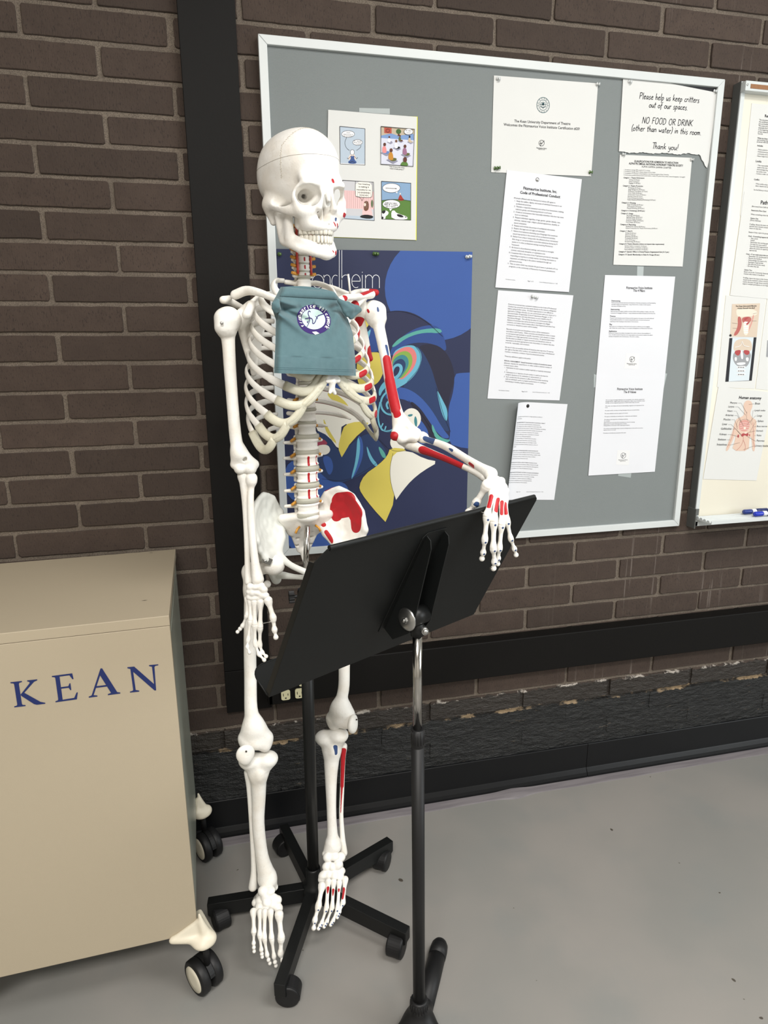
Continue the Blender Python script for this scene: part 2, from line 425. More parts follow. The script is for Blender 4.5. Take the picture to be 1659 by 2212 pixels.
def flat(mb, poly, y, mi=0, smooth=0):
    """a printed patch given by its outline (pixels) on the wall-parallel plane y"""
    if smooth: poly = chaikin(poly, smooth)
    P = [at(u, v, y) for u, v in poly]
    tri = tessellate_polygon([[V((p.x, p.z, 0)) for p in P]]); fs = []
    for a, b, c in tri:
        s = (P[b].x - P[a].x) * (P[c].z - P[a].z) - (P[b].z - P[a].z) * (P[c].x - P[a].x)
        fs.append((a, b, c) if s > 0 else (a, c, b))
    mb.add(P, fs, mi, False)
def line(mb, pts, wpx, y, mi=0, smooth=2):
    if smooth: pts = chaikin(pts, smooth, False)
    P = [at(u, v, y) for u, v in pts]; w = wpx * .5 / FPX * (abs(y - CAM[1]) * 1.03); n = len(P); L_ = []
    for i in range(n):
        d = (P[min(n - 1, i + 1)] - P[max(0, i - 1)]); d.normalize(); L_.append(V((-d.z, 0, d.x)) * w)
    vs = [P[i] + L_[i] for i in range(n)] + [P[i] - L_[i] for i in range(n)]
    mb.add(vs, [(i, n + i, n + i + 1, i + 1) for i in range(n - 1)], mi, False)
def circle(u, v, r, n=24, ry=None, a0=0, a1=2 * math.pi): return [(u + r * math.cos(a0 + (a1 - a0) * i / n), v + (ry or r) * math.sin(a0 + (a1 - a0) * i / n)) for i in range(n)]
# ---------------------------------------------------------------- bulletin board
YB = -.012; YFm = -.020
def frame_piece(mb, a, b, c, d, y0, y1):
    """outer edge a-b, inner edge d-c, between depths y0 (wall) and y1 (front)"""
    f = lambda p, y: (p[0], y, p[1])
    vs = [f(p, y0) for p in (a, b, c, d)] + [f(p, y1) for p in (a, b, c, d)]
    mb.add(vs, [(4, 7, 6, 5), (0, 1, 2, 3), (0, 4, 5, 1), (1, 5, 6, 2), (2, 6, 7, 3), (3, 7, 4, 0)], 0, False)
q = lambda u, v, y: (at(u, v, y).x, at(u, v, y).z)
TL, TR, BR, BL_ = q(554, 72, YFm), q(1567.5, 171, YFm), q(1467, 1136, YFm), q(612, 1202, YFm)
x0, x1 = (TL[0] + BL_[0]) / 2, (TR[0] + BR[0]) / 2; z1, z0 = (TL[1] + TR[1]) / 2, (BL_[1] + BR[1]) / 2
fw = .0195
board = thing('bulletin_board', ((x0 + x1) / 2, 0, z0), 'square grey bulletin board in a thin white frame on the brick wall', 'bulletin board')
mb = MB(); mb.box(((x0 + x1) / 2, -.0065, (z0 + z1) / 2), (x1 - x0 - .01, .011, z1 - z0 - .01)); mb.build('board_panel', M_board, board)
g = .0003
for a, b, c, d in (((x0, z1), (x1, z1), (x1 - fw, z1 - fw), (x0 + fw, z1 - fw)), ((x1, z1 - g), (x1, z0 + g), (x1 - fw, z0 + fw + g), (x1 - fw, z1 - fw - g)),
                   ((x1, z0), (x0, z0), (x0 + fw, z0 + fw), (x1 - fw, z0 + fw)), ((x0, z0 + g), (x0, z1 - g), (x0 + fw, z1 - fw - g), (x0 + fw, z0 + fw + g))):
    mb = MB(); frame_piece(mb, a, b, c, d, .001, YFm); mb.build('frame_rail', M_frame, board, bevel=.0012)
# ---------------------------------------------------------------- sheets of paper
YP = -.0135
def sheet(name, corners, label, cat, mats, y=YP, th=.0004, curl=None, group=None, part=None):
    """corners TL, TR, BR, BL in pixels; a thin sheet with a little waviness"""
    P = [at(u, v, y) for u, v in corners]; c = (P[0] + P[2]) / 2
    t = thing(name, (c.x, y, min(p.z for p in P)), label, cat, group)
    mb = MB(); nu, nv = 24, 30; vs = []
    for j in range(nv + 1):
        for i in range(nu + 1):
            s, r = i / nu, j / nv
            p = P[0].lerp(P[1], s).lerp(P[3].lerp(P[2], s), r)
            if curl: p = p + curl(s, r)
            vs.append(p)
    W_ = nu + 1; n = len(vs); fs = [(j * W_ + i, (j + 1) * W_ + i, (j + 1) * W_ + i + 1, j * W_ + i + 1) for j in range(nv) for i in range(nu)]
    mb.add(vs, fs, 0, True); mb.add([p + V((0, th, 0)) for p in vs], [tuple(reversed(f)) for f in fs], 0, True)
    E_ = [j * W_ for j in range(nv + 1)] + [nv * W_ + i for i in range(1, nu + 1)] + [j * W_ + nu for j in range(nv - 1, -1, -1)] + [i for i in range(nu - 1, 0, -1)]
    mb.add([vs[i] for i in E_] + [vs[i] + V((0, th, 0)) for i in E_], [(i, i + len(E_), (i + 1) % len(E_) + len(E_), (i + 1) % len(E_)) for i in range(len(E_))], 0, False)
    mb.build(part or 'sheet', mats, t); return t
def para(mb, lines, p0, pN, right, y, mi=0, fill=None, bold=0, size=None):
    """lines set from baseline start p0 (first) to pN (last); right = (dx, dy) of a full-width line in pixels"""
    n = len(lines); L_ = V((right[0], right[1])).length; wd = lambda s: glyphs(s)[3] - glyphs(s)[2]
    full = max(wd(s.strip().lstrip('*-')) + .26 * (len(s) - len(s.lstrip())) for s in lines if s.strip()) if fill is None else fill * .47; P0_ = at(*p0, y); P1_ = at(p0[0] + right[0], p0[1] + right[1], y); size = (P1_ - P0_).length / full
    for i, s in enumerate(lines):
        if not s.strip(): continue
        f = i / max(1, n - 1); u = p0[0] + (pN[0] - p0[0]) * f; v = p0[1] + (pN[1] - p0[1]) * f
        ind = len(s) - len(s.lstrip()); s2 = s.strip(); k0 = ind * .26 / full; k1 = 1
        b = bold if not s2.startswith('*') else .012
        s2 = s2.lstrip('*')
        text(mb, s2, at(u + right[0] * k0, v + right[1] * k0, y), at(u + right[0] * k1, v + right[1] * k1, y), NW, mi=mi, bold=b, size=size)
def crop(y): return y - .0003
YI = YP - .0004
def ink(t, fn, m=None, name='printed_text'):
    mb = MB(); fn(mb); mb.build(name, m or M_ink, t)
def fvlogo(mb, u, v, r, y, k=1.0):
    """thin ring with a looping tick mark"""
    n = 28; P = [(u + r * math.cos(a) * .93, v + r * math.sin(a)) for a in [i / n * 2 * math.pi for i in range(n + 1)]]
    line(mb, P, .8 * k, y, smooth=0)
    line(mb, [(u - .45 * r, v - .45 * r), (u - .25 * r, v - .5 * r), (u - .32 * r, v + .5 * r), (u - .45 * r, v + 1.15 * r)], .9 * k, y)
    line(mb, [(u - .7 * r, v + .2 * r), (u - .1 * r, v - .05 * r), (u + .02 * r, v + .5 * r), (u + .35 * r, v - .25 * r), (u + 1.0 * r, v - .8 * r)], .9 * k, y)
# -- welcome sheet
t = sheet('welcome_notice', [(1067, 163), (1292, 180), (1277, 381), (1061, 372)], 'white landscape notice with a round university seal welcoming a voice institute certification', 'notice', M_paperw)
def f(mb):
    text(mb, 'The Kean University Department of Theatre', at(1111, 264, YI), at(1232, 270, YI), NW, bold=.006)
    text(mb, 'Welcomes the Fitzmaurice Voice Institute Certification #20!', at(1088, 271.5, YI), at(1252, 281, YI), NW, bold=.006)
ink(t, f)
def f(mb):
    fvlogo(mb, 1170, 309, 6.2, YI); text(mb, 'Fitzmaurice Voice', at(1159, 320.5, YI), at(1181, 322, YI), NW, bold=.01)
    text(mb, 'INSTITUTE', at(1163, 323.6, YI), at(1177, 324.2, YI), NW)
ink(t, f, name='printed_logo')
M_seal = mat('teal_seal_ink', (46, 84, 92), .8)
def f(mb):
    cu, cv = 1173.3, 227
    for r, ry, wd in ((13.6, 16.6, 1.0), (9.0, 11.0, .7)):
        line(mb, [(cu + r * math.cos(a), cv + ry * math.sin(a)) for a in [i / 36 * 2 * math.pi for i in range(37)]], wd, YI, smooth=0)
    for word, a0, a1 in (('KEAN', -128, -52), ('UNIVERSITY', 200, -20)):
        for i, ch in enumerate(word):
            a = math.radians(a0 + (a1 - a0) * i / (len(word) - 1)); u = cu + 11.2 * math.cos(a); v = cv + 13.9 * math.sin(a)
            top = word == 'KEAN'; tx, ty = (-math.sin(a), math.cos(a)) if top else (math.sin(a), -math.cos(a))
            nx, ny = (math.cos(a), math.sin(a)); s_ = 1.5; off = -1.3 if top else 1.3
            bu, bv = u + nx * off, v + ny * off
            text(mb, ch, at(bu - tx * 1.3, bv - ty * 1.3, YI), at(bu + tx * 1.3, bv + ty * 1.3, YI), NW, size=.0042, center=True, bold=.01)
    line(mb, [(cu - 5, cv - 5), (cu + 5, cv - 5), (cu + 4.6, cv + 2), (cu, cv + 7), (cu - 4.6, cv + 2), (cu - 5, cv - 5)], .9, YI, smooth=0)
    line(mb, [(cu - 7.5, cv - 1), (cu + 7.5, cv - 1)], .8, YI, smooth=0); line(mb, [(cu, cv - 8), (cu, cv + 6)], .8, YI, smooth=0)
    flat(mb, circle(cu, cv - 2, 2.6, 10), YI, 0)
    line(mb, [(cu - 6.5, cv + 3), (cu - 2, cv + 5), (cu + 2, cv + 5), (cu + 6.5, cv + 3)], .8, YI)
ink(t, f, M_seal, 'university_seal')
# -- code of professional conduct, three pages
t = sheet('conduct_notice', [(1095, 367), (1257, 387), (1229, 631), (1070, 621)], 'white typed code of professional conduct page with bold title, pinned below the welcome notice', 'notice', M_paper, y=YP - .0010)
y = YI - .0010
def f(mb):
    text(mb, 'Fitzmaurice Institute, Inc.', at(1130.5, 409, y), at(1203, 417, y), NW, bold=.022)
    text(mb, 'Code of Professional Conduct', at(1123.5, 418, y), at(1210, 428, y), NW, bold=.022)
    para(mb, ['All people affiliated with the Fitzmaurice Institute (FI) agree to:'], (1110, 428.5), (1110, 428.5), (90, 11), y)
    L1 = ['1.  Keep the welfare, dignity, and needs of individuals foremost in our', '    professional practices.', '2.  Maintain a respectful demeanor and refrain from harassment, bullying,', '    malicious gossip, and demeaning behavior at all times.',
          '3.  Create an environment that reasonably minimizes risks that may cause', '    harm to individuals.', '4.  Respect individuals regardless of age, gender, gender identity, race,', '    ethnicity, national origin, religion, physical appearance, disability or', '    sexual orientation.',
          '5.  Respect and maintain the privacy of confidential information.', '6.  Respect the legal and civil rights of individuals.', '7.  Refrain from behaviors (including use of language) that constitute', '    sexual impropriety in the context of our professional activities.',
          '8.  Refrain from using or being under the influence of any recreational', '    illicit drugs or non-prescription controlled substances during any FI', '    events or in other professional settings involving Fitzmaurice', '    Voicework.', '9.  Be honest in all professional dealings, and commit no wrongful,', '    criminal, maliciously deceptive, or exploitative acts.',
          '10. Cooperate fully in the event of any FI grievance process by reasonably', '    responding to inquiries in a timely manner, furnishing information as', '    requested, and adhering to the actions mandated through our', '    grievance process.', '11. Take no action which may diminish the good name or goodwill of FI, its', '    programs, or the community of Fitzmaurice Voicework practitioners.']
    para(mb, L1, (1112, 435), (1096, 576), (110, 13), y)
    for s, u0, u1 in (('The Fitzmaurice Institute', 1092, 1113), ('Page 1 of 3', 1140, 1152), ('Code of Professional Conduct (rev. 11-18)', 1165, 1204)):
        text(mb, s, at(u0, 604 + (u0 - 1092) * .085, y), at(u1, 604 + (u1 - 1092) * .085, y), NW)
ink(t, f)
t = sheet('conduct_notice', [(1076, 627), (1238.5, 638), (1208.5, 865), (1053, 861)], 'white typed page of dense paragraphs, second of the three conduct pages, below the titled one', 'notice', M_paper, y=YP)
y = YI
def f(mb):
    L2 = ['If you are concerned that a potential violation to this Code of Professional', 'Conduct has occurred, you may speak directly to the relevant colleague(s)', 'before taking further action.  If it feels inappropriate or too difficult to', 'approach a colleague directly, you can communicate with your choice of 1)', 'the event leader (if applicable), 2) the FI Operations Manager, or 3) a', 'designated peer who will relay information on your behalf to the FI', 'Operations Manager.  This will then be taken to a three-person Ethics', 'Advisory Committee that will be formed to investigate any alleged', 'violations, and make a determination about what happened and what if any', 'corrective or disciplinary action will be needed.', '',
          'Records of corrective and disciplinary actions will be maintained in', 'accordance with FI policy.  While corrective and disciplinary action is meant', 'to correspond appropriately to specific misconduct, each situation is unique', 'and there is no single appropriate course of action.  FI representatives have', 'the discretion to initiate or repeat corrective and disciplinary action as', 'warranted at the level appropriate to the misconduct, in a manner that aims', 'to be fair, reasonable, and consistent.', '',
          'No set of rules can possibly address all situations that may arise. FI reserves', 'the right to find that other conduct, not specified in this Code of Professional', 'Conduct, constitutes a violation of good professional practice.', '', 'Three key definitions apply to this policy:', '', '*SEXUAL HARASSMENT: Sexual harassment consists of unwelcome sexual', 'advances, requests for sexual favors, or other verbal or physical conduct of', 'a sexual nature, when:',
          '  1.  Submission to such conduct is either explicitly or implicitly demanded;', '      or', '  2.  Submission to or rejection of such conduct is used as the basis for', '      program decisions or for evaluation or advancement; or', '  3.  Such conduct has the purpose or effect of unreasonably interfering', "      with an individual's work or program performance or creating an", '      intimidating or hostile program environment.']
    para(mb, L2, (1098, 658), (1086, 824), (108, 11), y)
    for s, u0, u1 in (('The Fitzmaurice Institute', 1077, 1100), ('Page 2 of 3', 1127, 1139), ('Code of Professional Conduct (rev. 11-18)', 1150, 1187)):
        text(mb, s, at(u0, 844 + (u0 - 1077) * .05, y), at(u1, 844 + (u1 - 1077) * .05, y), NW)
ink(t, f)
def curl3(s, r):
    c = max(0, .34 - s) / .34
    return V((.010 * c ** 3 - .004 * c ** 2 * (1 - r) * 0, -.020 * c ** 2 * (1 - .25 * r), -.004 * c ** 2 * (1 - r)))
c3 = [(1106, 867), (1226, 873), (1197, 1080), (1083, 1079)]
t = sheet('conduct_notice', c3, 'white typed page with its left edge curling off the board, behind the skeleton hand', 'notice', M_paper, y=YP, curl=curl3)
P3 = [at(u, v, YP) for u, v in c3]
def curved(mb, start):
    """wrap printing made flat on the page on to its curled surface"""
    c = P3
    for i in range(start, len(mb.v)):
        p = V(mb.v[i]); r = (c[0].z - p.z) / (c[0].z - c[3].z); r = min(1, max(0, r))
        a = c[0].lerp(c[3], r); b = c[1].lerp(c[2], r); s = (p.x - a.x) / (b.x - a.x)
        p = p + curl3(max(0, s), r); mb.v[i] = (p.x, p.y - .0002, p.z)
def f(mb):
    L3 = ['and sometimes may be found in a single episode, as well as in', 'severe contexts.', '', '*SEXUAL MISCONDUCT: Sexual misconduct incorporates a range of', 'conduct, sexual assault, sexual harassment, intimate partner', 'violence, stalking and any other conduct of a sexual nature that', 'is nonconsensual or has the purpose or effect of threatening, intimidating', 'or coercing others. But sexual misconduct includes nonconsensual', 'conduct and it is not a necessary component. For example,', 'conduct may be sufficiently severe or pervasive to constitute', 'misconduct even once. Making photographs,', 'video, or audio recordings of a sexual nature of another', 'person constitutes sexual misconduct, even if the activity', 'was consensual. Similarly, sharing such recordings or other', 'sexually explicit communications without consent is a form of', 'misconduct.', '',
          '*RESPECT: A person is disrespecting others sexual autonomy and', 'body. This can be when people affiliated with the Fitzmaurice Institute', 'act without permission. Some examples include bullying, whether subtle', 'or overt, demeaning remarks, whether face to face or behind', 'or otherwise unbecoming professionals work.', '',
          '*SAFETY: Safety means imposes a sense of safety on anyone, we can', 'therefore have brave and safe environments. Safety is fostered through', 'collective trust and mutual support. It is also fostered by refraining from', 'any actions prohibited in this Code of Professional Conduct.', '', '*CORRECTIVE AND DISCIPLINARY ACTION: Corrective and disciplinary', 'action by FI may include verbal warning, written warning, requirements for', 'training or change and barring from some or all activities, including', 'leadership of FI programs or complete suspension of affiliation.', 'Any such corrective or disciplinary action should appropriately', 'reflect the severity and circumstances of the situation.']
    L3 = [s for s in L3]
    para(mb, L3, (1110.5, 899), (1086, 1041), (83, 4), YI, fill=72)
    for s, u0, u1 in (('Page 3 of 3', 1115, 1124), ('Code of Professional Conduct (rev. 11-18)', 1137, 1173)):
        text(mb, s, at(u0, 1063, YI), at(u1, 1063, YI), NW)
    curved(mb, 0)
ink(t, f)
# -- handwritten-style sign about food, torn at the foot, over a black card
M_card = mat('black_card', (26, 27, 32), .8)
t = sheet('backing_card', [(1352, 176), (1553.5, 191), (1536, 330), (1345, 310)], 'dark card behind the food and drink sign, its edge showing at the top right', 'card', M_card, y=YP)
t = thing('food_sign', at(1440, 330, YP - .0012), 'white torn sign with handwritten style lettering asking for no food or drink', 'sign')
ys = YP - .0012
mb = MB(); tear = [(1548.5, 200), (1531, 350), (1527.5, 363), (1523, 358)]
rr = random.Random(3); pts_ = [(1520, 350), (1516, 345), (1513, 336), (1509, 333)]
n_ = 46
for i in range(n_ + 1):
    u = 1508 - (1508 - 1337) * i / n_; v = 333.5 - (1508 - u) * .03 + rr.uniform(-1.1, 1.1) + 1.2 * math.sin(u * .13); pts_.append((u, v))
outl = [(1346, 170.5)] + [(1447, 180)] + tear[:3] + tear[3:] + pts_
flat(mb, outl, ys, 0)
b0 = len(mb.v); mb.v += [(p[0], p[1] + .0005, p[2]) for p in mb.v[:b0]]
n = b0
for i in range(n): mb.f.append((i, n + i, n + (i + 1) % n, (i + 1) % n)); mb.mi.append(0); mb.sm.append(False)
mb.build('sheet', M_paperw, t)
def f(mb):
    y = ys - .0004
    for s, a, b in (('Please help us keep critters', (1381, 213), (1511, 222)), ('out of our spaces.', (1402, 232), (1486, 238)), ('NO FOOD OR DRINK', (1387, 266), (1496, 273)),
                    ('(other than water) in this room.', (1364, 282), (1515, 292))):
        hand(mb, s, at(*a, y), at(*b, y))
def f2(mb): hand(mb, 'Thank you!', at(1408, 321, ys - .0004), at(1465, 324.5, ys - .0004))
def hand(mb, s, p0, p1):
    """pen-stroke lettering, letters built from strokes on a 0..1 cap grid"""
    d = p1 - p0; W_ = d.length; d.normalize(); up = NW.cross(d); up.normalize()
    S = HAND; adv = sum(S.get(c, ([], .5))[1] for c in s); k = W_ / adv; x = 0; r = random.Random(len(s))
    for c in s:
        st, a = S.get(c, ([], .5)); ky = .0150; dy = r.uniform(-.03, .03)
        for path in st:
            pts = chaikin([(px, py) for px, py in path], 2, False) if len(path) > 2 else path
            P = [p0 + d * ((x + px + .12 * py) * k) + up * ((py + dy) * ky) for px, py in pts]; n = len(P); hw = .00075
            vs = []
            for i in range(n):
                e = P[min(n - 1, i + 1)] - P[max(0, i - 1)]; e.normalize(); q = NW.cross(e) * hw; vs += [P[i] + q, P[i] - q]
            mb.add(vs, [(2 * i, 2 * i + 1, 2 * i + 3, 2 * i + 2) for i in range(n - 1)], 0, False)
        x += a
o_ = lambda x, w=.38, h=.5: [(x + w, h * .7), (x + w * .5, h), (x, h * .75), (x, h * .2), (x + w * .5, 0), (x + w, .15), (x + w, h * .7), (x + w * .6, h)]
HAND = {'P': ([[(.05, 0), (.08, 1)], [(.0, .95), (.4, 1), (.5, .75), (.35, .5), (.06, .45)]], .6), 'l': ([[(.1, 1), (.06, 0), (.14, 0)]], .24), 'e': ([[(.03, .28), (.36, .34), (.3, .52), (.08, .45), (.02, .1), (.2, -.02), (.38, .1)]], .48),
        'a': ([[(.34, .46), (.1, .5), (.0, .15), (.15, -.02), (.34, .3)], [(.36, .5), (.33, .05), (.44, 0)]], .52), 's': ([[(.3, .48), (.08, .48), (.06, .3), (.28, .2), (.26, .0), (.0, .02)]], .42), 'h': ([[(.06, 1), (.03, 0)], [(.04, .3), (.2, .52), (.32, .4), (.32, 0)]], .48),
        'p': ([[(.05, .5), (.02, -.4)], [(.05, .4), (.25, .52), (.36, .3), (.22, .0), (.04, .06)]], .5), 'u': ([[(.02, .5), (.03, .06), (.18, -.02), (.33, .3)], [(.35, .5), (.34, .03), (.42, 0)]], .5), 'k': ([[(.06, 1), (.03, 0)], [(.34, .5), (.06, .25)], [(.1, .28), (.38, 0)]], .46),
        'c': ([[(.3, .45), (.12, .5), (.0, .22), (.1, -.02), (.32, .06)]], .4), 'r': ([[(.05, .5), (.04, 0)], [(.05, .32), (.2, .5), (.32, .46)]], .38), 'i': ([[(.06, .5), (.06, 0)], [(.07, .7), (.09, .76)]], .22), 't': ([[(.12, .85), (.09, .05), (.2, 0)], [(-.02, .55), (.3, .6)]], .36),
        'o': ([o_(.0)], .5), 'f': ([[(.32, .95), (.16, .9), (.1, .5), (.06, -.25)], [(-.02, .48), (.28, .52)]], .36), 'n': ([[(.03, .5), (.03, 0)], [(.04, .32), (.2, .52), (.32, .38), (.33, 0)]], .48), 'w': ([[(.0, .5), (.08, 0), (.22, .38), (.34, 0), (.46, .5)]], .58),
        'm': ([[(.03, .5), (.03, 0)], [(.04, .32), (.16, .52), (.24, .36), (.24, 0)], [(.25, .32), (.38, .52), (.46, .36), (.48, 0)]], .64), 'y': ([[(.02, .5), (.06, .12), (.2, .05), (.33, .3)], [(.36, .5), (.3, -.2), (.1, -.4), (.0, -.28)]], .48), '.': ([[(.03, .0), (.07, .05)]], .2),
        '(': ([[(.2, 1.05), (.04, .7), (.03, .2), (.18, -.15)]], .28), ')': ([[(.02, 1.05), (.2, .7), (.18, .2), (.0, -.15)]], .3), '!': ([[(.1, 1), (.06, .25)], [(.04, 0), (.07, .05)]], .22), 'T': ([[(.0, .95), (.6, 1)], [(.3, .98), (.26, 0)]], .5),
        'N': ([[(.03, 0), (.06, 1), (.06, 1), (.46, .02), (.46, .02), (.5, 1)]], .64), 'O': ([[(.4, .95), (.12, .98), (.0, .5), (.12, .02), (.42, .0), (.56, .5), (.42, .96), (.3, .98)]], .68), 'F': ([[(.06, 1), (.03, 0)], [(.04, .98), (.42, 1)], [(.04, .52), (.34, .55)]], .5),
        'D': ([[(.05, 1), (.03, 0)], [(-.05, .96), (.35, .95), (.52, .5), (.35, .05), (.0, .0)]], .64), 'R': ([[(.05, 1), (.03, 0)], [(.02, .95), (.38, .98), (.42, .65), (.05, .48)], [(.14, .5), (.48, 0)]], .56), 'I': ([[(.08, 1), (.06, 0)]], .22), 'K': ([[(.06, 1), (.03, 0)], [(.48, 1), (.06, .45)], [(.1, .5), (.5, 0)]], .56),
        ' ': ([], .38)}
ink(t, f); ink(t, f2)
# -- qualifications sheet
t = sheet('qualifications_notice', [(1339, 334), (1495, 341), (1474.5, 576), (1325, 572)], 'white typed list of qualifications for a theatre society, pinned directly below the torn sign', 'notice', M_paperw, y=YP - .0003)
y = YI - .0003
def f(mb):
    text(mb, 'QUALIFICATIONS FOR ADMISSION TO INDUCTION', at(1370, 350, y), at(1465, 354, y), NW, bold=.02, ky=1.15)
    text(mb, 'ALPHA PSI OMEGA, NATIONAL HONORARY THEATRE SOCIETY', at(1358.5, 355, y), at(1475.5, 360, y), NW, bold=.02, ky=1.2)
    text(mb, 'ALPHA GAMMA GAMMA CHAPTER', at(1386, 361.5, y), at(1450, 364.5, y), NW)
    para(mb, ['1. A minimum average GPA overall of 2.7 or better', '2. A minimum average GPA in theatre classes of 3.0 or better', '3. Completion of 2 semesters of participation in the theatre program at Kean University', '4. In the recommended minimum point system below, a total of 75 points from at least 2 areas of categories 1 through 8.'], (1348, 367.5), (1347.2, 379), (133, 4.5), y)
    def blk(head, items, v0, u0):
        text(mb, head, at(u0, v0, y), at(u0 + len(head) * 1.45, v0 + .9, y), NW, bold=.018)
        for i, s in enumerate(items): text(mb, s, at(u0 + 12 - i * .25, v0 + 3.7 * (i + 1) + .6, y), at(u0 + 12 + len(s) * 1.22, v0 + 3.7 * (i + 1) + 1.2, y), NW)
    blk('Category 1. Theatre Performance', ['Acting (15-20 pts.)', 'Dance (15-20 pts.)', 'Singing (15-20 pts.)'], 385, 1347)
    blk('Category 2. Theatre Production', ['Producing (20-30 pts.)', 'Stage Management (20-30 pts.)', 'Production Coordinator (5-15 pts.)', 'Crew Chiefs (10-20 pts.)', 'Construction Crews (10-20 pts.)', 'Running Crews (5-15 pts.)', 'Front of House (5-15 pts.)', 'Public Relations/Publicity/Marketing (5-20 pts.)'], 402.5, 1345.5)
    blk('Category 3. Directing', ['Stage directing (25-40 pts.)', 'Choreography (20-30 pts.)', 'Musical directing (20-30 pts.)'], 439, 1343)
    blk('Category 4. Dramaturgy (20-40 pts.)', [], 456, 1342)
    blk('Category 5. Design', ['Set Design (20-30 pts.)', 'Lighting Design (20-30 pts.)', 'Costume Design (20-30 pts.)', 'Projection Design (20-30 pts.)', 'Prop Design (20-30 pts.)'], 462, 1341.5)
    blk('Category 6. Playwriting', ['Play/Book for musical (25-50 pts.)', 'Musical Composition for Theatre Performance (20-30 pts.)'], 486, 1340)
    blk('Category 7. Film/TV', ['Acting (15-20 pts.)', 'Dance (15-20 pts.)', 'Directing (25-40 pts.)', 'Producing (20-30 pts.)', 'Crew (10-15 pts.)', 'Screenwriting (25-50 pts.)'], 500, 1339)
    blk('Category 8. Theatre Education (where not beyond class requirements)', ['Summer leader or presenter (10-20 pts.)', 'Workshop leader or presenter (10-20 pts.)', 'Panel assistant or presenter (10-20 pts.)'], 528, 1337.5)
    blk('Category 9. Special: Officer in Drama/Theatre Organization/Club (5-15 pts.)', [], 545, 1336.5)
    blk('Category 10. Special: Membership in Delta Psi Omega (50 pts.)', [], 551, 1336)
ink(t, f)
# -- the four pillars and the values sheet
t = sheet('pillars_notice', [(1307, 594), (1458.5, 597.5), (1436, 818), (1288, 816)], 'white typed sheet titled The 4 Pillars, upper of two sheets taped together at lower right', 'notice', M_paper, y=YP)
y = YI
def f(mb):
    text(mb, 'Fitzmaurice Voice Institute', at(1353, 624, y), at(1409, 624.5, y), NW, bold=.012, ky=1.2)
    text(mb, 'The 4 Pillars', at(1368, 630, y), at(1393, 630.5, y), NW, bold=.012, ky=1.2)
    for v, u, h, Ls in ((651, 1321, 'Destructuring', ['Destructuring promotes awareness and aliveness in the body, spontaneous and free breathing', 'and wide ranging vocal expressivity - using Tremorwork, a variety of other dynamic', 'exercises, and hands-on work.']),
                        (669.5, 1319.5, 'Restructuring', ['Restructuring encourages a healthy economy of effort while speaking or singing - and a clear', 'connection to language and listener - using traditional and widely techniques and the focus line.']),
                        (684, 1318, 'Presence', ['Presence work develops natural vibrancy and the capacity to be open to the world while still', 'having healthy boundaries. It is rooted in being fluidly aware of internal and external', 'experiences while focusing on what matters in the moment.']),
                        (702, 1316.5, 'Play', ['Play invites you to bring your whole spirit and curiosity to whatever you are engaging', 'with. Within the context of play, you can explore all applications of Fitzmaurice Voicework.']),
                        (716.5, 1315, 'Applications', ['Fitzmaurice Voicework provides a foundation from which to discover the possibilities of', 'voice. Certified teachers bring their own unique passions and curiosity to explore the infinite', 'varieties of expression and communication. The work is endless.'])):
        text(mb, h, at(u, v, y), at(u + len(h) * 1.45, v + .3, y), NW, bold=.02)
        para(mb, Ls, (u, v + 3.8), (u - .2, v + 3.8 * len(Ls)), (113, 1), y, fill=96)
    fvlogo(mb, 1365.5, 776, 5.8, y); text(mb, 'Fitzmaurice Voice', at(1354, 786.5, y), at(1375, 787, y), NW, bold=.01); text(mb, 'INSTITUTE', at(1358, 789.3, y), at(1371, 789.6, y), NW)
ink(t, f)
t = sheet('values_notice', [(1288.5, 813), (1436, 817), (1414.5, 1019), (1271, 1027.5)], 'white typed sheet titled The 8 Values, lower of two sheets taped together at lower right', 'notice', M_paper, y=YP - .0003)
y = YI - .0003
def f(mb):
    text(mb, 'Fitzmaurice Voice Institute', at(1333, 842.5, y), at(1388, 842.5, y), NW, bold=.012, ky=1.2)
    text(mb, 'The 8 Values', at(1347, 849, y), at(1374, 849, y), NW, bold=.012, ky=1.2)
    Ls = ['We encourage and engage individuals of any age, gender, race, ethnicity, national and', 'language identity, religious belief, physical appearance, ability, sexual orientation, status', 'and class, to have integrated experiences of self in breath, body, and voice.', '', "We center one's body as the site of understanding, integration, and expression of our", 'work.', '', 'We value humility, curiosity, and deep listening in the way we communicate.', '', 'We value individual autonomy, agency and consent.', '',
          'We aspire to leadership and teaching that is collaborative and relational.', '', 'We believe in the importance of holding complexity.', 'For example:', 'Experiencing one own discomfort and pleasure as roots for learning', 'Being aware of oneself while being aware of others', 'Having fullness of expression while respecting boundaries', '', 'We commit to questioning systems of power and oppression in the world, so as not to', 'replicate them in our work.', '', 'We believe in the liberatory potential of the work.']
    para(mb, Ls, (1308.5, 865), (1303, 936.5), (102, -2), y, fill=90)
    fvlogo(mb, 1346.5, 984, 5.6, y); text(mb, 'Fitzmaurice Voice', at(1336, 994.5, y), at(1355.5, 994, y), NW, bold=.01); text(mb, 'INSTITUTE', at(1339.5, 997.3, y), at(1351, 997, y), NW)
ink(t, f)
# pale squares behind the printed logos
M_logo = mat('pale_logo_square', (222, 223, 224), .8)
for par, a, b, c, d, yy in ((bpy.data.objects['pillars_notice'], (1353, 763), (1381.5, 763.5), (1378, 797), (1349, 796), YP - .0002), (bpy.data.objects['values_notice'], (1334, 972), (1361, 973), (1358, 1004.5), (1331, 1004), YP - .0005)):
    mb = MB(); flat(mb, [a, b, c, d], yy); mb.build('logo_square', M_logo, par)
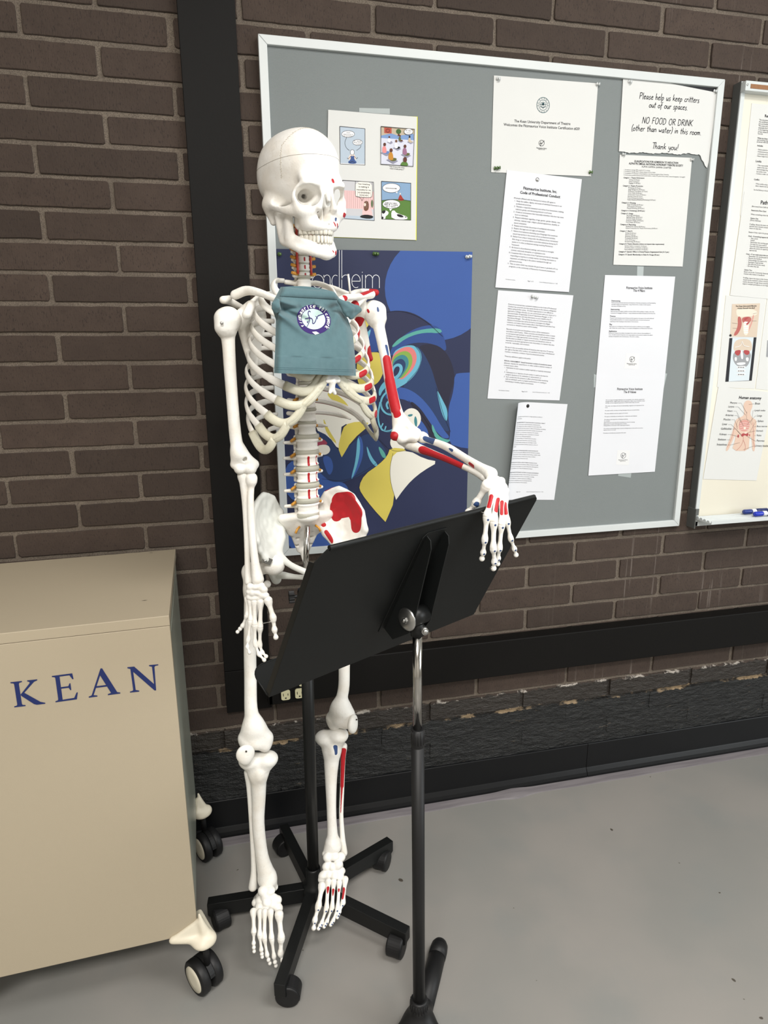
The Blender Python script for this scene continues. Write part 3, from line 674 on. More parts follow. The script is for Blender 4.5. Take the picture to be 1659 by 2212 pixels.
# ---------------------------------------------------------------- page of cartoons with a yellow sheet behind
t = sheet('yellow_sheet', [(712, 243), (902, 252), (899.5, 519), (708, 512)], 'bright yellow sheet showing as a thin strip along the right edge of the cartoon page', 'paper', M_yellow, y=YP)
t = sheet('cartoon_page', [(709, 237), (900.5, 252.5), (898, 518.5), (704, 511)], 'white page with four small colour cartoon panels, beside the skull', 'paper', M_paperw, y=YP - .001)
CM = {}
def cm(n, rgb):
    if n not in CM: CM[n] = mat('print_' + n, rgb, .8, noise=.05)
    return CM[n]
def panel(name, quad_, layers, lines_=(), texts=(), y=YP - .0013, bord=1.1):
    mats = []; mb = MB()
    def mi(n):
        if n not in mats: mats.append(n)
        return mats.index(n)
    flat(mb, quad_, y, mi(layers[0])); yy = y
    for L_ in layers[1:]:
        yy -= .00004; c_, poly = L_[0], L_[1]; flat(mb, poly, yy, mi(c_), smooth=L_[2] if len(L_) > 2 else 0)
    yy -= .00004
    for L_ in lines_: line(mb, L_[0], L_[1], yy, mi(L_[2] if len(L_) > 2 else 'black'), smooth=L_[3] if len(L_) > 3 else 2)
    line(mb, list(quad_) + [quad_[0]], bord, yy, mi('black'), smooth=0)
    yy -= .00004
    for s, a, b in texts: text(mb, s, at(*a, yy), at(*b, yy), NW, bold=.012, mi=mi('black'), ky=.85)
    return mb.build(name, [cm(n, PAL[n]) for n in mats], t)
PAL = dict(black=(24, 24, 28), white=(238, 238, 240), sky=(178, 192, 206), denim=(58, 84, 140), skin=(236, 214, 200), wood=(186, 172, 150), floorp=(208, 210, 224), blue=(120, 150, 196), pink=(222, 140, 140), mustard=(190, 132, 48), olive=(92, 96, 50), purple=(150, 104, 134), brown=(92, 52, 40),
           mat_=(140, 140, 160), green=(84, 122, 54), green2=(60, 96, 50), red=(158, 52, 40), greyw=(196, 196, 200), jean=(98, 128, 180), redart=(176, 82, 66), skyb=(130, 160, 192), bub=(232, 230, 222), stripe=(168, 150, 146), hair=(110, 74, 56), pinkd=(232, 190, 190), tan=(196, 176, 146))
def bub(u, v, rx, ry): return ('white', circle(u, v, rx, 22, ry))
def ring(u, v, rx, ry, w_=.6): return ([p for p in circle(u, v, rx, 22, ry)] + [(u + rx, v)], w_, 'black', 0)
panel('cartoon_panel', [(734, 273), (788.5, 278), (788.5, 356.5), (735, 354)], ['sky',
      ('white', [(735, 352.5), (788, 354.5), (788, 356.2), (735, 354)]), bub(752, 289.5, 14, 7.2), bub(772.5, 307.5, 10.5, 6.2),
      ('skin', [(757, 333), (761, 331), (765, 333), (770, 343), (766, 345), (756, 345), (751, 343)], 1), ('white', circle(761, 329, 4.2, 16, 5.6)), ('denim', [(758, 335), (761, 338), (764.5, 335), (766, 346), (771, 350), (768, 354), (754, 353.5), (751.5, 349), (757, 346)], 1)],
      [ring(752, 289.5, 14, 7.2), ring(772.5, 307.5, 10.5, 6.2), ring(761, 329, 4.4, 5.8, .7), ([(749, 296.5), (744, 308), (748, 320), (755, 325)], .6), ([(780, 313.5), (779, 319), (770, 325)], .6), ([(758, 337), (752, 344), (750, 341)], .7), ([(765, 337), (770, 343.5), (773, 340)], .7), ([(754, 353), (761, 348), (768, 353)], .7)],
      [('I KNOW', (748, 287.2), (757, 287.8)), ("THERE'S NO WAY TO", (741, 290.7), (763, 292)), ('DO THIS WRONG,', (742.5, 294.2), (761.5, 295)), ("BUT I'M SURE", (765, 305.2), (780.5, 306)), ("I'M NOT DOING", (764, 308.6), (781, 309.6)), ('IT RIGHT', (768, 312), (777, 312.6))])
def sitter(u, v, s, top, legs, hd):
    return [('mat_', [(u - 9 * s, v + 2 * s), (u + 4 * s, v + 9 * s), (u + 13 * s, v + 4 * s), (u, v - 1 * s)]), (legs, [(u - 4 * s, v), (u + 3 * s, v - 2 * s), (u + 11 * s, v - 1 * s), (u + 9 * s, v + 4 * s), (u, v + 5 * s)], 1),
            (top, [(u - 5 * s, v + 2 * s), (u - 5 * s, v - 9 * s), (u - 2 * s, v - 13 * s), (u + 2 * s, v - 12 * s), (u + 4 * s, v - 5 * s), (u + 4 * s, v + 3 * s)], 1), (hd, circle(u, v - 16 * s, 3.0 * s, 12, 3.8 * s))]
panel('cartoon_panel', [(823, 273), (895.5, 279), (892.5, 359.5), (822.5, 354.5)], ['wood', ('blue', [(823, 293), (845, 288), (860, 293), (893.5, 289), (894, 304), (823, 300)]), ('floorp', [(823, 298), (894, 303), (893, 359), (823, 354)]),
      ('redart', [(830, 275), (846, 276.3), (846, 288.5), (830, 287.5)]), ('green2', circle(861, 284, 5.6, 14)), ('brown', [(859.5, 289), (863, 289), (863.5, 294), (859, 294)])]
      + sitter(841, 306, .62, 'white', 'mat_', 'brown') + sitter(864, 303, .6, 'olive', 'brown', 'brown') + sitter(885, 305.5, .62, 'tan', 'wood', 'black') + sitter(856, 318, .82, 'white', 'black', 'hair') + sitter(831, 328, 1.0, 'pink', 'jean', 'brown') + sitter(875, 332, 1.0, 'purple', 'olive', 'brown') + sitter(845, 343, 1.15, 'mustard', 'olive', 'brown')
      + [('green', [(864, 357.5), (868, 350), (875, 348), (880, 351), (882.5, 358.8)], 1), ('brown', circle(875, 345, 4.2, 14, 6)), bub(882.5, 284.5, 9.5, 6.5)],
      [ring(882.5, 284.5, 9.5, 6.5), ring(838, 281.8, 4, 3.6, .5), ([(884, 291), (886, 296)], .6), ([(823, 355), (892, 359.5)], .6)],
      [('BE HERE', (876.5, 283), (888.5, 284)), ('NOW!', (878.5, 288), (887, 288.7))])
mb = MB(); yy = YP - .0014
text(mb, '"Yeah, I\'m here at the retreat.', at(841, 360.8, yy), at(874, 363.5, yy), NW, bold=.012); text(mb, "I think I'm finally getting it.\"", at(842, 365, yy), at(873, 367.5, yy), NW, bold=.012)
mb.build('caption', M_ink, t)
# third panel: the well-known masked figure of the print is left out; the seated girl, fence and speech stay
panel('cartoon_panel', [(740, 389.5), (807, 393.5), (808.5, 476.5), (741, 472)], ['greyw', ('pinkd', [(741, 411), (807.5, 414), (808, 452), (741, 450)]), ('sky', [(741, 465), (808, 468), (808.5, 476), (741, 472)]),
      ('bub', [(768, 391), (804, 393), (804.5, 423), (801, 427), (770, 425), (767, 421)], 1), ('pinkd', [(784, 448), (790, 440), (798, 440), (806, 466), (800, 470), (782, 468)], 1), ('black', [(778, 466), (790, 463), (806, 466), (806, 471), (796, 473), (778, 470)], 1), ('hair', [(786, 437), (791, 433), (797, 437), (797, 452), (790, 457), (785, 452)], 1), ('skin', circle(788, 442, 2.6, 12, 3.6)), ('green2', circle(804, 440, 2.4, 10, 9))],
      [([(745 + i * 4.6, 411.4 + i * .2), (745 + i * 4.6, 450)], .5, 'stripe', 0) for i in range(14)] + [([(770, 425), (779, 426.5), (782, 436), (785, 427)], .6), ([(768, 391), (767, 421), (770, 425.5), (801, 427.5), (804.5, 423), (804, 393)], .7)],
      [('Your breathing', (773, 398.3), (799, 399.8)), ('is making it', (775, 404.5), (797, 405.7)), ('impossible for me', (770.5, 410.6), (801, 412.2)), ('to concentrate', (773.5, 416.5), (799, 417.8)), ('on my own.', (777, 422.3), (795.5, 423.3))])
panel('cartoon_panel', [(824, 391.5), (887.5, 395.5), (887.5, 475.5), (824.5, 473)], ['skyb', ('green', [(824.3, 433), (845, 430.5), (868, 431), (887.3, 434), (887.3, 475.3), (824.6, 473)]), ('red', [(860, 431), (862, 424), (865, 420), (868, 424), (870, 428), (874, 432), (868, 434), (860, 433)], 1), ('skin', circle(864.5, 418.5, 1.6, 10)),
      bub(845.5, 406, 19, 10), ('white', [(853, 414), (858, 418), (859, 413)]), bub(845.5, 441, 19, 9.5), ('white', [(840, 449), (843, 456), (849, 449)]),
      ('white', [(825, 456), (833, 454), (840, 458), (838, 464), (833, 467), (832, 474), (825, 474)], 1), ('black', [(825, 455), (834, 454), (831, 461), (826, 462)], 1), ('black', [(825, 467), (829, 469), (828, 473), (825, 473)], 1), ('white', [(845, 456), (852, 454), (856, 460), (868, 464), (880, 468), (880, 474.5), (846, 474)], 1), ('black', [(857, 462), (868, 464), (873, 469), (866, 470), (858, 467)], 1), ('black', [(873, 467), (879, 468.5), (877, 471)], 1)],
      [ring(845.5, 406, 19, 10), ring(845.5, 441, 19, 9.5), ([(824.5, 433), (845, 430.5), (868, 431), (887.4, 434)], .6)],
      [('OOOOOOOM!', (833, 407.5), (857, 408.6)), ('SOME HOLY MAN.', (831.5, 439), (858, 440.4)), ('SEE IF I CAN', (830, 443.2), (859, 444.8)), ('GET IT BACK', (833, 447.3), (855, 448.3))])
# ---------------------------------------------------------------- tape and pins
for cs, lab in (([(776, 233), (842, 234.5), (842, 247), (776, 242)], 'strip of frosted tape above the cartoon page'), ([(1376.5, 575), (1390.5, 575.5), (1389.5, 596), (1376, 596)], 'short strip of tape between the qualifications list and the pillars sheet'),
                ([(1434.5, 806), (1441, 807), (1434, 838), (1433, 838)], 'small strip of tape at the right edge where the pillars and values sheets join'), ([(1283, 808), (1289, 810), (1288, 836), (1282.5, 837)], 'small strip of tape at the left edge where the pillars and values sheets join'),
                ([(1336, 1022), (1364, 1021), (1362.5, 1032), (1335, 1028)], 'strip of tape under the bottom edge of the values sheet')):
    mb = MB(); flat(mb, cs, -.0124); b0 = len(mb.v); c = at(*cs[0], -.0124)
    tag(mb.build('tape_strip', M_tape, loc=c), lab, 'tape')
M_clear = mat('clear_plastic_pin', (206, 210, 210), .2, spec=.7); M_gpin = mat('green_plastic_pin', (76, 104, 52), .25, spec=.7)
def pin(u, v, y, m, lab, tilt=(0, 0), k=1.0, tack=False):
    c = at(u, v, y); t = thing('thumb_tack' if tack else 'push_pin', c, lab, 'push pin')
    R_ = Matrix.Rotation(math.pi / 2 + tilt[0], 4, 'X') @ Matrix.Rotation(tilt[1], 4, 'Y'); Mx = Matrix.Translation(c) @ R_
    mb = MB()
    if tack: mb.lathe([(.0001, .0022), (.002, .002), (.0042, .001), (.0052, 0.0), (.0050, -.0003)], Mx, 20); mb.build('tack_head', m, t); return
    mb.lathe([(.0046, 0), (.0046, .0008), (.0026, .0016), (.0022, .0052), (.0034, .0062), (.0038, .0072), (.0002, .0074)], Mx, 18); mb.build('pin_head', m, t)
    mb = MB(); mb.lathe([(.0004, -.0015), (.0004, .0004)], Mx, 8); mb.build('pin_needle', M_dullsteel, t)
yw = YP - .0006
for u, v, m, lab, tl in ((1075, 170, M_clear, 'clear push pin in the top left corner of the welcome notice', (.3, .5)), (1290, 182, M_clear, 'clear push pin in the top right corner of the welcome notice', (.2, .6)),
                         (1069, 363.5, M_gpin, 'green push pin at the lower left corner of the welcome notice, left of its twin', (.1, .6)), (1075, 363, M_gpin, 'green push pin at the lower left corner of the welcome notice, right of its twin', (0, .6)), (1274, 372, M_gpin, 'green push pin in the lower right corner of the welcome notice', (.2, .5)),
                         (1359, 177, M_clear, 'clear push pin at the top left of the food sign', (.2, .4)), (1543, 197, M_clear, 'clear push pin at the top right of the food sign', (.2, .4)), (1345, 333.5, M_clear, 'clear push pin at the top left of the qualifications list', (.2, .8)), (1493, 345, M_clear, 'clear push pin at the top right corner of the qualifications list', (.1, .9)),
                         (1150, 640, M_clear, 'clear push pin at the top of the second conduct page, left of its twin', (.2, -.3)), (1157, 642, M_clear, 'clear push pin at the top of the second conduct page, right of its twin', (.3, .4))):
    pin(u, v, yw, m, lab, tl)
pin(1161, 388, YP - .0015, M_dullsteel, 'round steel thumb tack at the top of the titled conduct page', tack=True)
pin(1140, 877, YP - .0006, M_blackplastic, 'tiny black tack at the top of the curled conduct page', tack=True)
# ---------------------------------------------------------------- blue poster
YPo = -.0140
PC = [(594, 537.5), (1020.6, 544), (1007, 1160), (625, 1187)]
PALP = dict(navy=(40, 46, 76), blue=(56, 86, 152), hair=(42, 46, 74), black=(38, 38, 56), dteal=(40, 58, 96), cyan=(100, 168, 192), green2=(84, 156, 146), pink=(206, 118, 116), green=(126, 160, 74),
            teal=(60, 124, 132), yellow=(204, 188, 88), cream=(222, 219, 208), lip=(150, 62, 84), white=(230, 232, 238), blue2=(46, 72, 132))
def Zp(p): return [(560 + x / 3.252, 530 + y / 3.252) for x, y in p]
def clipq(poly, Q):
    cx = sum(p[0] for p in Q) / 4; cy = sum(p[1] for p in Q) / 4
    for i in range(4):
        a, b = Q[i], Q[(i + 1) % 4]; f = lambda p: (b[0] - a[0]) * (p[1] - a[1]) - (b[1] - a[1]) * (p[0] - a[0])
        s = 1 if f((cx, cy)) > 0 else -1; out = []
        for j in range(len(poly)):
            p, q_ = poly[j], poly[(j + 1) % len(poly)]; fp, fq = f(p) * s, f(q_) * s
            if fp >= 0: out.append(p)
            if fp * fq < 0: t_ = fp / (fp - fq); out.append((p[0] + (q_[0] - p[0]) * t_, p[1] + (q_[1] - p[1]) * t_))
        poly = out
        if len(poly) < 3: return []
    return poly
pm = {n: mat('poster_' + n, c, .55, spec=.3, noise=.12, nscale=14) for n, c in PALP.items()}
t = sheet('theatre_poster', PC, 'large dark blue poster with swirling stylised hair and thin white lettering, behind the ribs', 'poster', pm['navy'], y=YPo)
pmn = list(PALP); mb = MB(); yy = YPo - .0002
def pc_(n, pts, sm=2):
    global yy
    yy -= .000025
    poly = Zp(pts); poly = chaikin(poly, sm) if sm else poly; poly = clipq(poly, PC)
    if len(poly) > 2: flat(mb, poly, yy, pmn.index(n))
    return poly
def pl(pts, wd, n='black', sm=2):
    global yy
    yy -= .00001; line(mb, Zp(pts), wd, yy, pmn.index(n), smooth=sm)
pc_('blue', [(1250 + 368 * math.cos(a / 40 * 6.2832), 300 + 368 * math.sin(a / 40 * 6.2832)) for a in range(40)], 0)
pc_('blue', [(1372, 905), (1420, 895), (1600, 890), (1600, 1425), (1450, 1430), (1320, 1390), (1300, 1150)], 1)
pc_('hair', [(870, 480), (960, 455), (1080, 470), (1190, 540), (1290, 620), (1310, 760), (1370, 880), (1370, 1010), (1320, 1170), (1345, 1310), (1330, 1385), (1180, 1300), (900, 1300), (840, 1000), (850, 700)])
pc_('blue2', [(920, 730), (1000, 640), (1120, 570), (1250, 555), (1300, 640), (1322, 760), (1230, 690), (1100, 680), (1000, 710), (920, 790)])
pc_('green2', [(925, 712), (990, 645), (1120, 592), (1270, 578), (1290, 620), (1160, 610), (1040, 645), (950, 715)])
pc_('black', [(1120, 700), (1240, 690), (1325, 760), (1370, 880), (1372, 960), (1340, 1040), (1322, 1170), (1270, 1060), (1240, 960), (1200, 850), (1130, 750)])
pc_('dteal', [(1090, 700), (1140, 730), (1210, 860), (1245, 990), (1310, 1180), (1350, 1310), (1290, 1300), (1180, 1130), (1090, 1030), (990, 1000), (1090, 870), (1140, 780)])
pc_('blue', [(900, 1010), (1000, 990), (1110, 1040), (1210, 1150), (1290, 1290), (1350, 1360), (1260, 1350), (1180, 1250), (1110, 1140), (1010, 1070), (880, 1090)])
pc_('black', [(1050, 1080), (1130, 1140), (1190, 1230), (1250, 1320), (1330, 1385), (1240, 1380), (1170, 1300), (1100, 1200)])
pc_('cyan', [(1243, 1000), (1290, 1090), (1325, 1160), (1318, 1250), (1285, 1190), (1262, 1100)])
pc_('green2', [(1210, 1240), (1250, 1330), (1300, 1362), (1352, 1366), (1310, 1392), (1250, 1370), (1215, 1310)])
pc_('cyan', [(925, 760), (1010, 705), (1100, 700), (1148, 770), (1125, 870), (1050, 960), (960, 1010), (890, 1050), (880, 1000), (950, 950)])
pc_('pink', [(930, 770), (1010, 712), (1080, 715), (1112, 780), (1090, 860), (1030, 925), (990, 950), (930, 880)])
pc_('green', [(930, 785), (1010, 738), (1062, 752), (1082, 810), (1055, 880), (990, 950), (940, 880)])
pc_('teal', [(935, 805), (1000, 762), (1045, 785), (1052, 840), (1020, 895), (975, 950), (940, 890)])
pc_('dteal', [(940, 825), (995, 790), (1030, 820), (1025, 870), (990, 920), (960, 950), (940, 900)])
pc_('cyan', [(935, 850), (975, 825), (1010, 845), (1005, 900), (950, 960), (870, 1010), (845, 1070), (835, 1020), (870, 960), (935, 920)])
pc_('navy', [(945, 865), (975, 845), (990, 865), (975, 905), (940, 930)])
pc_('yellow', [(700, 760), (780, 750), (860, 752), (882, 860), (850, 950), (800, 990), (700, 1010), (680, 860)])
pc_('yellow', [(690, 560), (770, 500), (790, 530), (740, 600), (700, 680)])
pc_('blue2', [(790, 560), (820, 560), (850, 700), (840, 750), (740, 750), (740, 650)])
pc_('cyan', [(735, 640), (790, 575), (770, 650), (740, 700)])
for pts, wd in (([(930, 1010), (870, 1050), (850, 1110), (870, 1170), (930, 1195), (990, 1165), (960, 1100), (920, 1085), (890, 1115), (905, 1150)], 4.2), ([(850, 1100), (830, 1200), (850, 1290), (900, 1310), (950, 1290), (960, 1240)], 3.6), ([(870, 1250), (850, 1290), (880, 1305), (890, 1270)], 3.0)):
    pl(pts, wd, 'cyan'); pl([(x + 11, y) for x, y in pts], .7)
pc_('blue', [(990, 1200), (1080, 1180), (1150, 1240), (1200, 1330), (1150, 1420), (1080, 1330), (990, 1290)])
pc_('cream', [(1070 + 66 * math.cos(a / 24 * 6.2832), 1218 + 74 * math.sin(a / 24 * 6.2832)) for a in range(24)], 0)
pc_('teal', [(1095, 1190), (1112, 1230), (1105, 1290), (1085, 1240)]); pc_('teal', [(1040, 1190), (1080, 1183), (1075, 1200), (1050, 1205)])
pc_('cream', [(980 + 60 * math.cos(a / 24 * 6.2832), 1385 + 60 * math.sin(a / 24 * 6.2832)) for a in range(24)], 0)
pc_('yellow', [(920, 1420), (1040, 1430), (1000, 1470), (940, 1480), (920, 1560), (925, 1660), (955, 1785), (888, 1942), (885, 1942), (800, 1850), (715, 1740), (700, 1690), (740, 1610), (840, 1540), (900, 1480)], 1)
pc_('cream', [(940, 1458), (1050, 1440), (1160, 1500), (1262, 1520), (1150, 1585), (1070, 1650), (1010, 1720), (962, 1788), (958, 1788), (925, 1680), (915, 1570)], 1)
pl([(940, 1460), (915, 1570), (925, 1680), (960, 1788)], .8); pl([(905, 1425), (960, 1450), (1040, 1440)], .8)
pc_('blue2', [(400, 1020), (450, 960), (600, 980), (820, 1060), (830, 1180), (700, 1120), (560, 1040), (440, 1060)])
pc_('dteal', [(400, 1270), (470, 1290), (560, 1470), (650, 1390), (780, 1300), (880, 1420), (900, 1480), (800, 1570), (640, 1650), (520, 1680), (430, 1640), (410, 1500)])
pc_('cream', [(385, 1085), (470, 1000), (600, 1020), (700, 1110), (820, 1230), (700, 1300), (580, 1240), (570, 1380), (558, 1440), (490, 1340), (385, 1290)], 1)
pc_('yellow', [(575, 1330), (600, 1260), (690, 1235), (790, 1250), (650, 1370), (582, 1487), (578, 1487), (552, 1420)], 1)
pc_('yellow', [(448, 1205), (480, 1280), (556, 1405), (500, 1360), (460, 1290)], 1); pc_('yellow', [(475, 1035), (520, 1030), (600, 1090), (640, 1150), (560, 1120), (490, 1070)])
pc_('lip', [(400, 1362), (450, 1358), (488, 1395), (440, 1408), (400, 1408)]); pc_('cream', [(395, 1408), (480, 1396), (505, 1440), (470, 1475), (400, 1465)])
pc_('blue', [(440, 1480), (500, 1480), (525, 1560), (495, 1625), (465, 1570)])
pc_('blue', [(690, 1320), (730, 1370), (730, 1500), (660, 1640), (640, 1640), (680, 1510)])
pc_('cyan', [(690, 1330), (712, 1390), (700, 1510), (655, 1640), (645, 1640), (680, 1500)]); pc_('cyan', [(750, 1390), (790, 1490), (838, 1545), (812, 1556), (765, 1490)])
pc_('green2', [(830, 1400), (880, 1450), (895, 1500), (860, 1490)])
pc_('blue', [(170, 1530), (320, 1500), (430, 1600), (500, 1665), (600, 1660), (640, 1740), (610, 1800), (400, 1800), (190, 1800)])
pc_('blue', [(180, 1960), (300, 1925), (470, 1980), (600, 2100), (620, 2160), (200, 2160)])
for p_ in ([(880, 470), (1000, 455), (1150, 510), (1290, 640)], [(1050, 1090), (1150, 1190), (1230, 1330)], [(1245, 1000), (1290, 1180), (1345, 1310)], [(1090, 700), (1140, 760), (1130, 860), (1040, 960)], [(780, 1300), (900, 1420)], [(440, 1640), (600, 1660), (740, 1590), (880, 1490)]): pl(p_, .7)
mb.build('printed_artwork', [pm[n] for n in pmn], t)
mb = MB(); yl = yy - .00002
def lt(pts, sm=0): line(mb, Zp(pts), 1.15, yl, 0, smooth=sm)
arc = lambda cx, cy, rx, ry, a0, a1, n=20: [(cx + rx * math.cos(math.radians(a0 + (a1 - a0) * i / n)), cy + ry * math.sin(math.radians(a0 + (a1 - a0) * i / n))) for i in range(n + 1)]
lt(arc(345, 232, 20, 22, -60, -270)); lt(arc(345, 274, 20, 22, -90, 130)); lt(arc(412, 253, 40, 46, 0, 360))
lt([(454, 300), (454, 208)]); lt(arc(476, 236, 22, 28, 180, 360)); lt([(498, 236), (498, 300)])
lt([(562, 300), (562, 34)]); lt(arc(546, 254, 14, 45, 0, 360) if False else arc(536, 254, 26, 45, 60, 300)); lt([(580, 300), (580, 34)]); lt(arc(608, 240, 28, 32, 180, 360)); lt([(636, 240), (636, 300)])
lt([(650, 252), (710, 252)]); lt(arc(680, 252, 30, 46, 0, -300)); lt([(724, 300), (724, 208)]); lt([(724, 186), (724, 192)])
lt([(746, 300), (746, 208)]); lt(arc(771, 238, 24, 30, 180, 360)); lt([(795, 238), (795, 300)]); lt(arc(820, 238, 24, 30, 180, 360)); lt([(844, 238), (844, 300)])
mb.build('poster_lettering', pm['white'], t)
for u, v, m, lab in ((603, 549, M_gpin, 'green push pin in the top left corner of the blue poster'), (808, 548, M_gpin, 'green push pin midway along the top edge of the blue poster, left of its twin'), (813.5, 548.5, M_gpin, 'green push pin midway along the top edge of the blue poster, right of its twin'),
                     (1008, 555, M_clear, "clear push pin in the blue poster's top right corner, left of its twin"), (1014, 554, M_clear, "clear push pin in the blue poster's top right corner, right of its twin")):
    pin(u, v, YPo - .0012, m, lab, (.1, .3))
# ---------------------------------------------------------------- whiteboard at the right
M_wb = mat('whiteboard_enamel', (222, 218, 204), .3, spec=.5, noise=.35, nscale=2.2, nrgb=(210, 202, 180))
M_grey = mat('grey_anodised', (98, 100, 98), .45, metal=.3)
yF = -.030; yS = -.024
xl = (at(1601.6, 196, yF).x + at(1501.5, 1100, yF).x) / 2; ztop = at(1605, 175, yF).z; zbot = at(1503, 1137, yF).z; XR = xl + 1.22
wb = thing('whiteboard', ((xl + XR) / 2, 0, zbot), 'white dry-erase board covered with printed sheets at the right edge, beside the grey board', 'whiteboard')
mb = MB(); mb.box(((xl + XR) / 2, yS / 2 - .0005, (zbot + ztop) / 2), (XR - xl - .004, -yS - .001, ztop - zbot - .004)); mb.build('writing_surface', M_wb, wb)
for a, b, c, d, m in (((xl + .001, zbot), (xl + .014, ztop), 0, 0, M_frame), ((XR - .014, zbot), (XR, ztop), 0, 0, M_frame), ((xl, zbot), (XR, zbot + .016), 0, 0, M_frame), ((xl, ztop - .014), (XR, ztop), 0, 0, M_frame)):
    mb = MB(); mb.box(((a[0] + b[0]) / 2, yF / 2, (a[1] + b[1]) / 2), (b[0] - a[0] - .0005, -yF, b[1] - a[1] - .0005)); mb.build('frame_rail', m, wb, bevel=.001)
mb = MB(); mb.box((xl - .0005, yF / 2 - .0, (zbot + ztop) / 2), (.002, -yF - .002, ztop - zbot)); mb.build('side_strip', M_grey, wb)
# map rail with cork inset
ym = -.046; zr_t = at(1611, 173, ym).z; zr_b = at(1609, 195, ym).z; xm = at(1611, 185, ym).x
mb = MB(); mb.box(((xm + XR) / 2, ym / 2, (zr_t + zr_b) / 2), (XR - xm, -ym, zr_t - zr_b)); rail = mb.build('map_rail', M_frame, wb, bevel=.0015)
mb = MB(); mb.box(((xm + .014 + XR) / 2, ym - .0002, (zr_t + zr_b) / 2 - .001), (XR - xm - .016, .0012, .0105)); mb.build('cork_insert', M_cork, rail)
mb = MB(); c = at(1615, 183, ym - .0004); mb.lathe([(.0024, 0), (.0024, .001), (.0012, .0013)], Matrix.Translation(c) @ Matrix.Rotation(math.pi / 2, 4, 'X'), 14); mb.build('end_screw', M_dullsteel, rail)
# tray of four ridges with its end bracket
zt = at(1503, 1118, -.034).z; trx = xl + .004
prof = []
for i in range(4):
    yc = -.038 - .0155 * i
    for a in np.linspace(0, math.pi, 7): prof.append((yc + .0062 * math.cos(a), zt - .0005 * i + .0045 * math.sin(a)))
    prof.append((yc - .0078, zt - .0035))
prof += [(-.097, zt - .002), (-.0985, zt + .004), (-.1, zt + .004), (-.1, zt - .006), (-.03, zt - .007), (-.03, zt)]
n = len(prof); mb = MB(); x2 = XR - .004
mb.add([(trx, y, z) for y, z in prof] + [(x2, y, z) for y, z in prof], [((i + 1) % n, i, i + n, (i + 1) % n + n) for i in range(n)], 0, False)
tri = tessellate_polygon([[V((y, z, 0)) for y, z in prof]])
b = len(mb.v) - 2 * n
for a_, b_, c_ in tri: mb.f += [(b + a_, b + b_, b + c_), (b + n + c_, b + n + b_, b + n + a_)]; mb.mi += [0, 0]; mb.sm += [False, False]
tray = mb.build('marker_tray', M_frame, wb)
mb = MB(); zb1 = at(1496, 1100, -.03).z; mb.box((xl - .002, -.019, (zb1 + zbot) / 2 - .002), (.004, .038, zb1 - zbot + .006)); mb.box((xl + .004, -.0335, zb1 - .009), (.012, .003, .02)); mb.build('end_bracket', M_grey, wb, bevel=.0008)
# markers on the tray
M_mcap = mat('dark_blue_marker_cap', (40, 58, 128), .3); M_mcap2 = mat('bright_blue_marker_cap', (28, 50, 178), .3); M_mbody = mat('white_marker_barrel', (226, 228, 232), .35)
for (yc, uu, vv, m, lab) in ((-.0535, 1606, 1102, M_mcap, 'whiteboard marker with a dark blue cap, lying nearer the board'), (-.0845, 1629, 1109, M_mcap2, 'whiteboard marker with a bright blue cap, lying at the front of the tray')):
    zc = zt + .0045 + .0078; x = at(uu, vv, yc).x; t = thing('dry_erase_marker', (x, yc, zc), lab, 'marker', 'blue markers on the whiteboard tray')
    Mx = Matrix.Translation((x, yc, zc)) @ Matrix.Rotation(math.pi / 2, 4, 'Y')
    mb = MB(); mb.lathe([(.003, 0), (.0032, .001), (.0066, .0015), (.0076, .004), (.0076, .026), (.0073, .030)], Mx, 22); mb.build('cap', m, t)
    mb = MB(); mb.lathe([(.0070, .030), (.0078, .034), (.0078, .105), (.007, .112), (.005, .118), (.0046, .122)], Mx, 22); mb.build('barrel', M_mbody, t)
    mb = MB(); mb.lathe([(.00795, .044), (.00795, .086)], Mx, 22); mb.build('barrel_label', M_blueletter, t)
# ---------------------------------------------------------------- sheets on the whiteboard
yq = yS - .0008
def wsheet(name, cs, lab, y=yq): return sheet(name, cs, lab, 'notice' if 'notice' in name else 'printout', M_paperw, y=y)
t = wsheet('workshop_notice', [(1624, 223), (1800, 240), (1775, 480), (1599, 466)], 'upper typed sheet on the whiteboard, partly cut off by the right edge of the photo')
yi = yq - .0004
def f(mb):
    text(mb, 'Reading Room Agreements', at(1652, 253, yi), at(1722, 259, yi), NW, bold=.02)
    para(mb, ['The document below is a guide for', 'the certification and for all who', 'pre and lending library borrowers', 'We enter groups and community', 'essentials and know each other', 'in the beginning of every day', 'group research in the', 'records'], (1640, 260), (1637, 290), (100, 9), yi, fill=62)
    para(mb, ['*What are these for and how do we', 'and working together on the', 'proposal with the group'], (1636, 299.5), (1635, 307.5), (100, 9), yi, fill=62)
    for v in (316, 350, 389): text(mb, {316: 'Includes', 350: 'Looks', 389: 'Conflict'}[v], at(1636 - (v - 316) * .1, v, yi), at(1648 - (v - 316) * .1, v + 1, yi), NW, bold=.015)
    para(mb, ['- Notice patterns and habits', '- Outlined practice of learning', '  community and body work', '- Never forget the breath'], (1636, 324), (1634, 338), (90, 8), yi, fill=62)
    para(mb, ['- Take responsibility for the', '  needs of the class', '- Acknowledge the group', '  by another voice', '- Contact us after a full week'], (1635, 358), (1632, 376), (90, 8), yi, fill=62)
    para(mb, ['- What conflict arises, it can', '  talent, impulse and care', '', 'See the Pathway in the handbook'], (1631, 398), (1628, 411), (90, 8), yi, fill=62)
ink(t, f)
t = wsheet('pathways_notice', [(1608, 414), (1790, 426), (1757, 655), (1577, 638)], 'middle typed sheet on the whiteboard, overlapping the sheet above it', y=yq - .0006)
yi = yq - .001
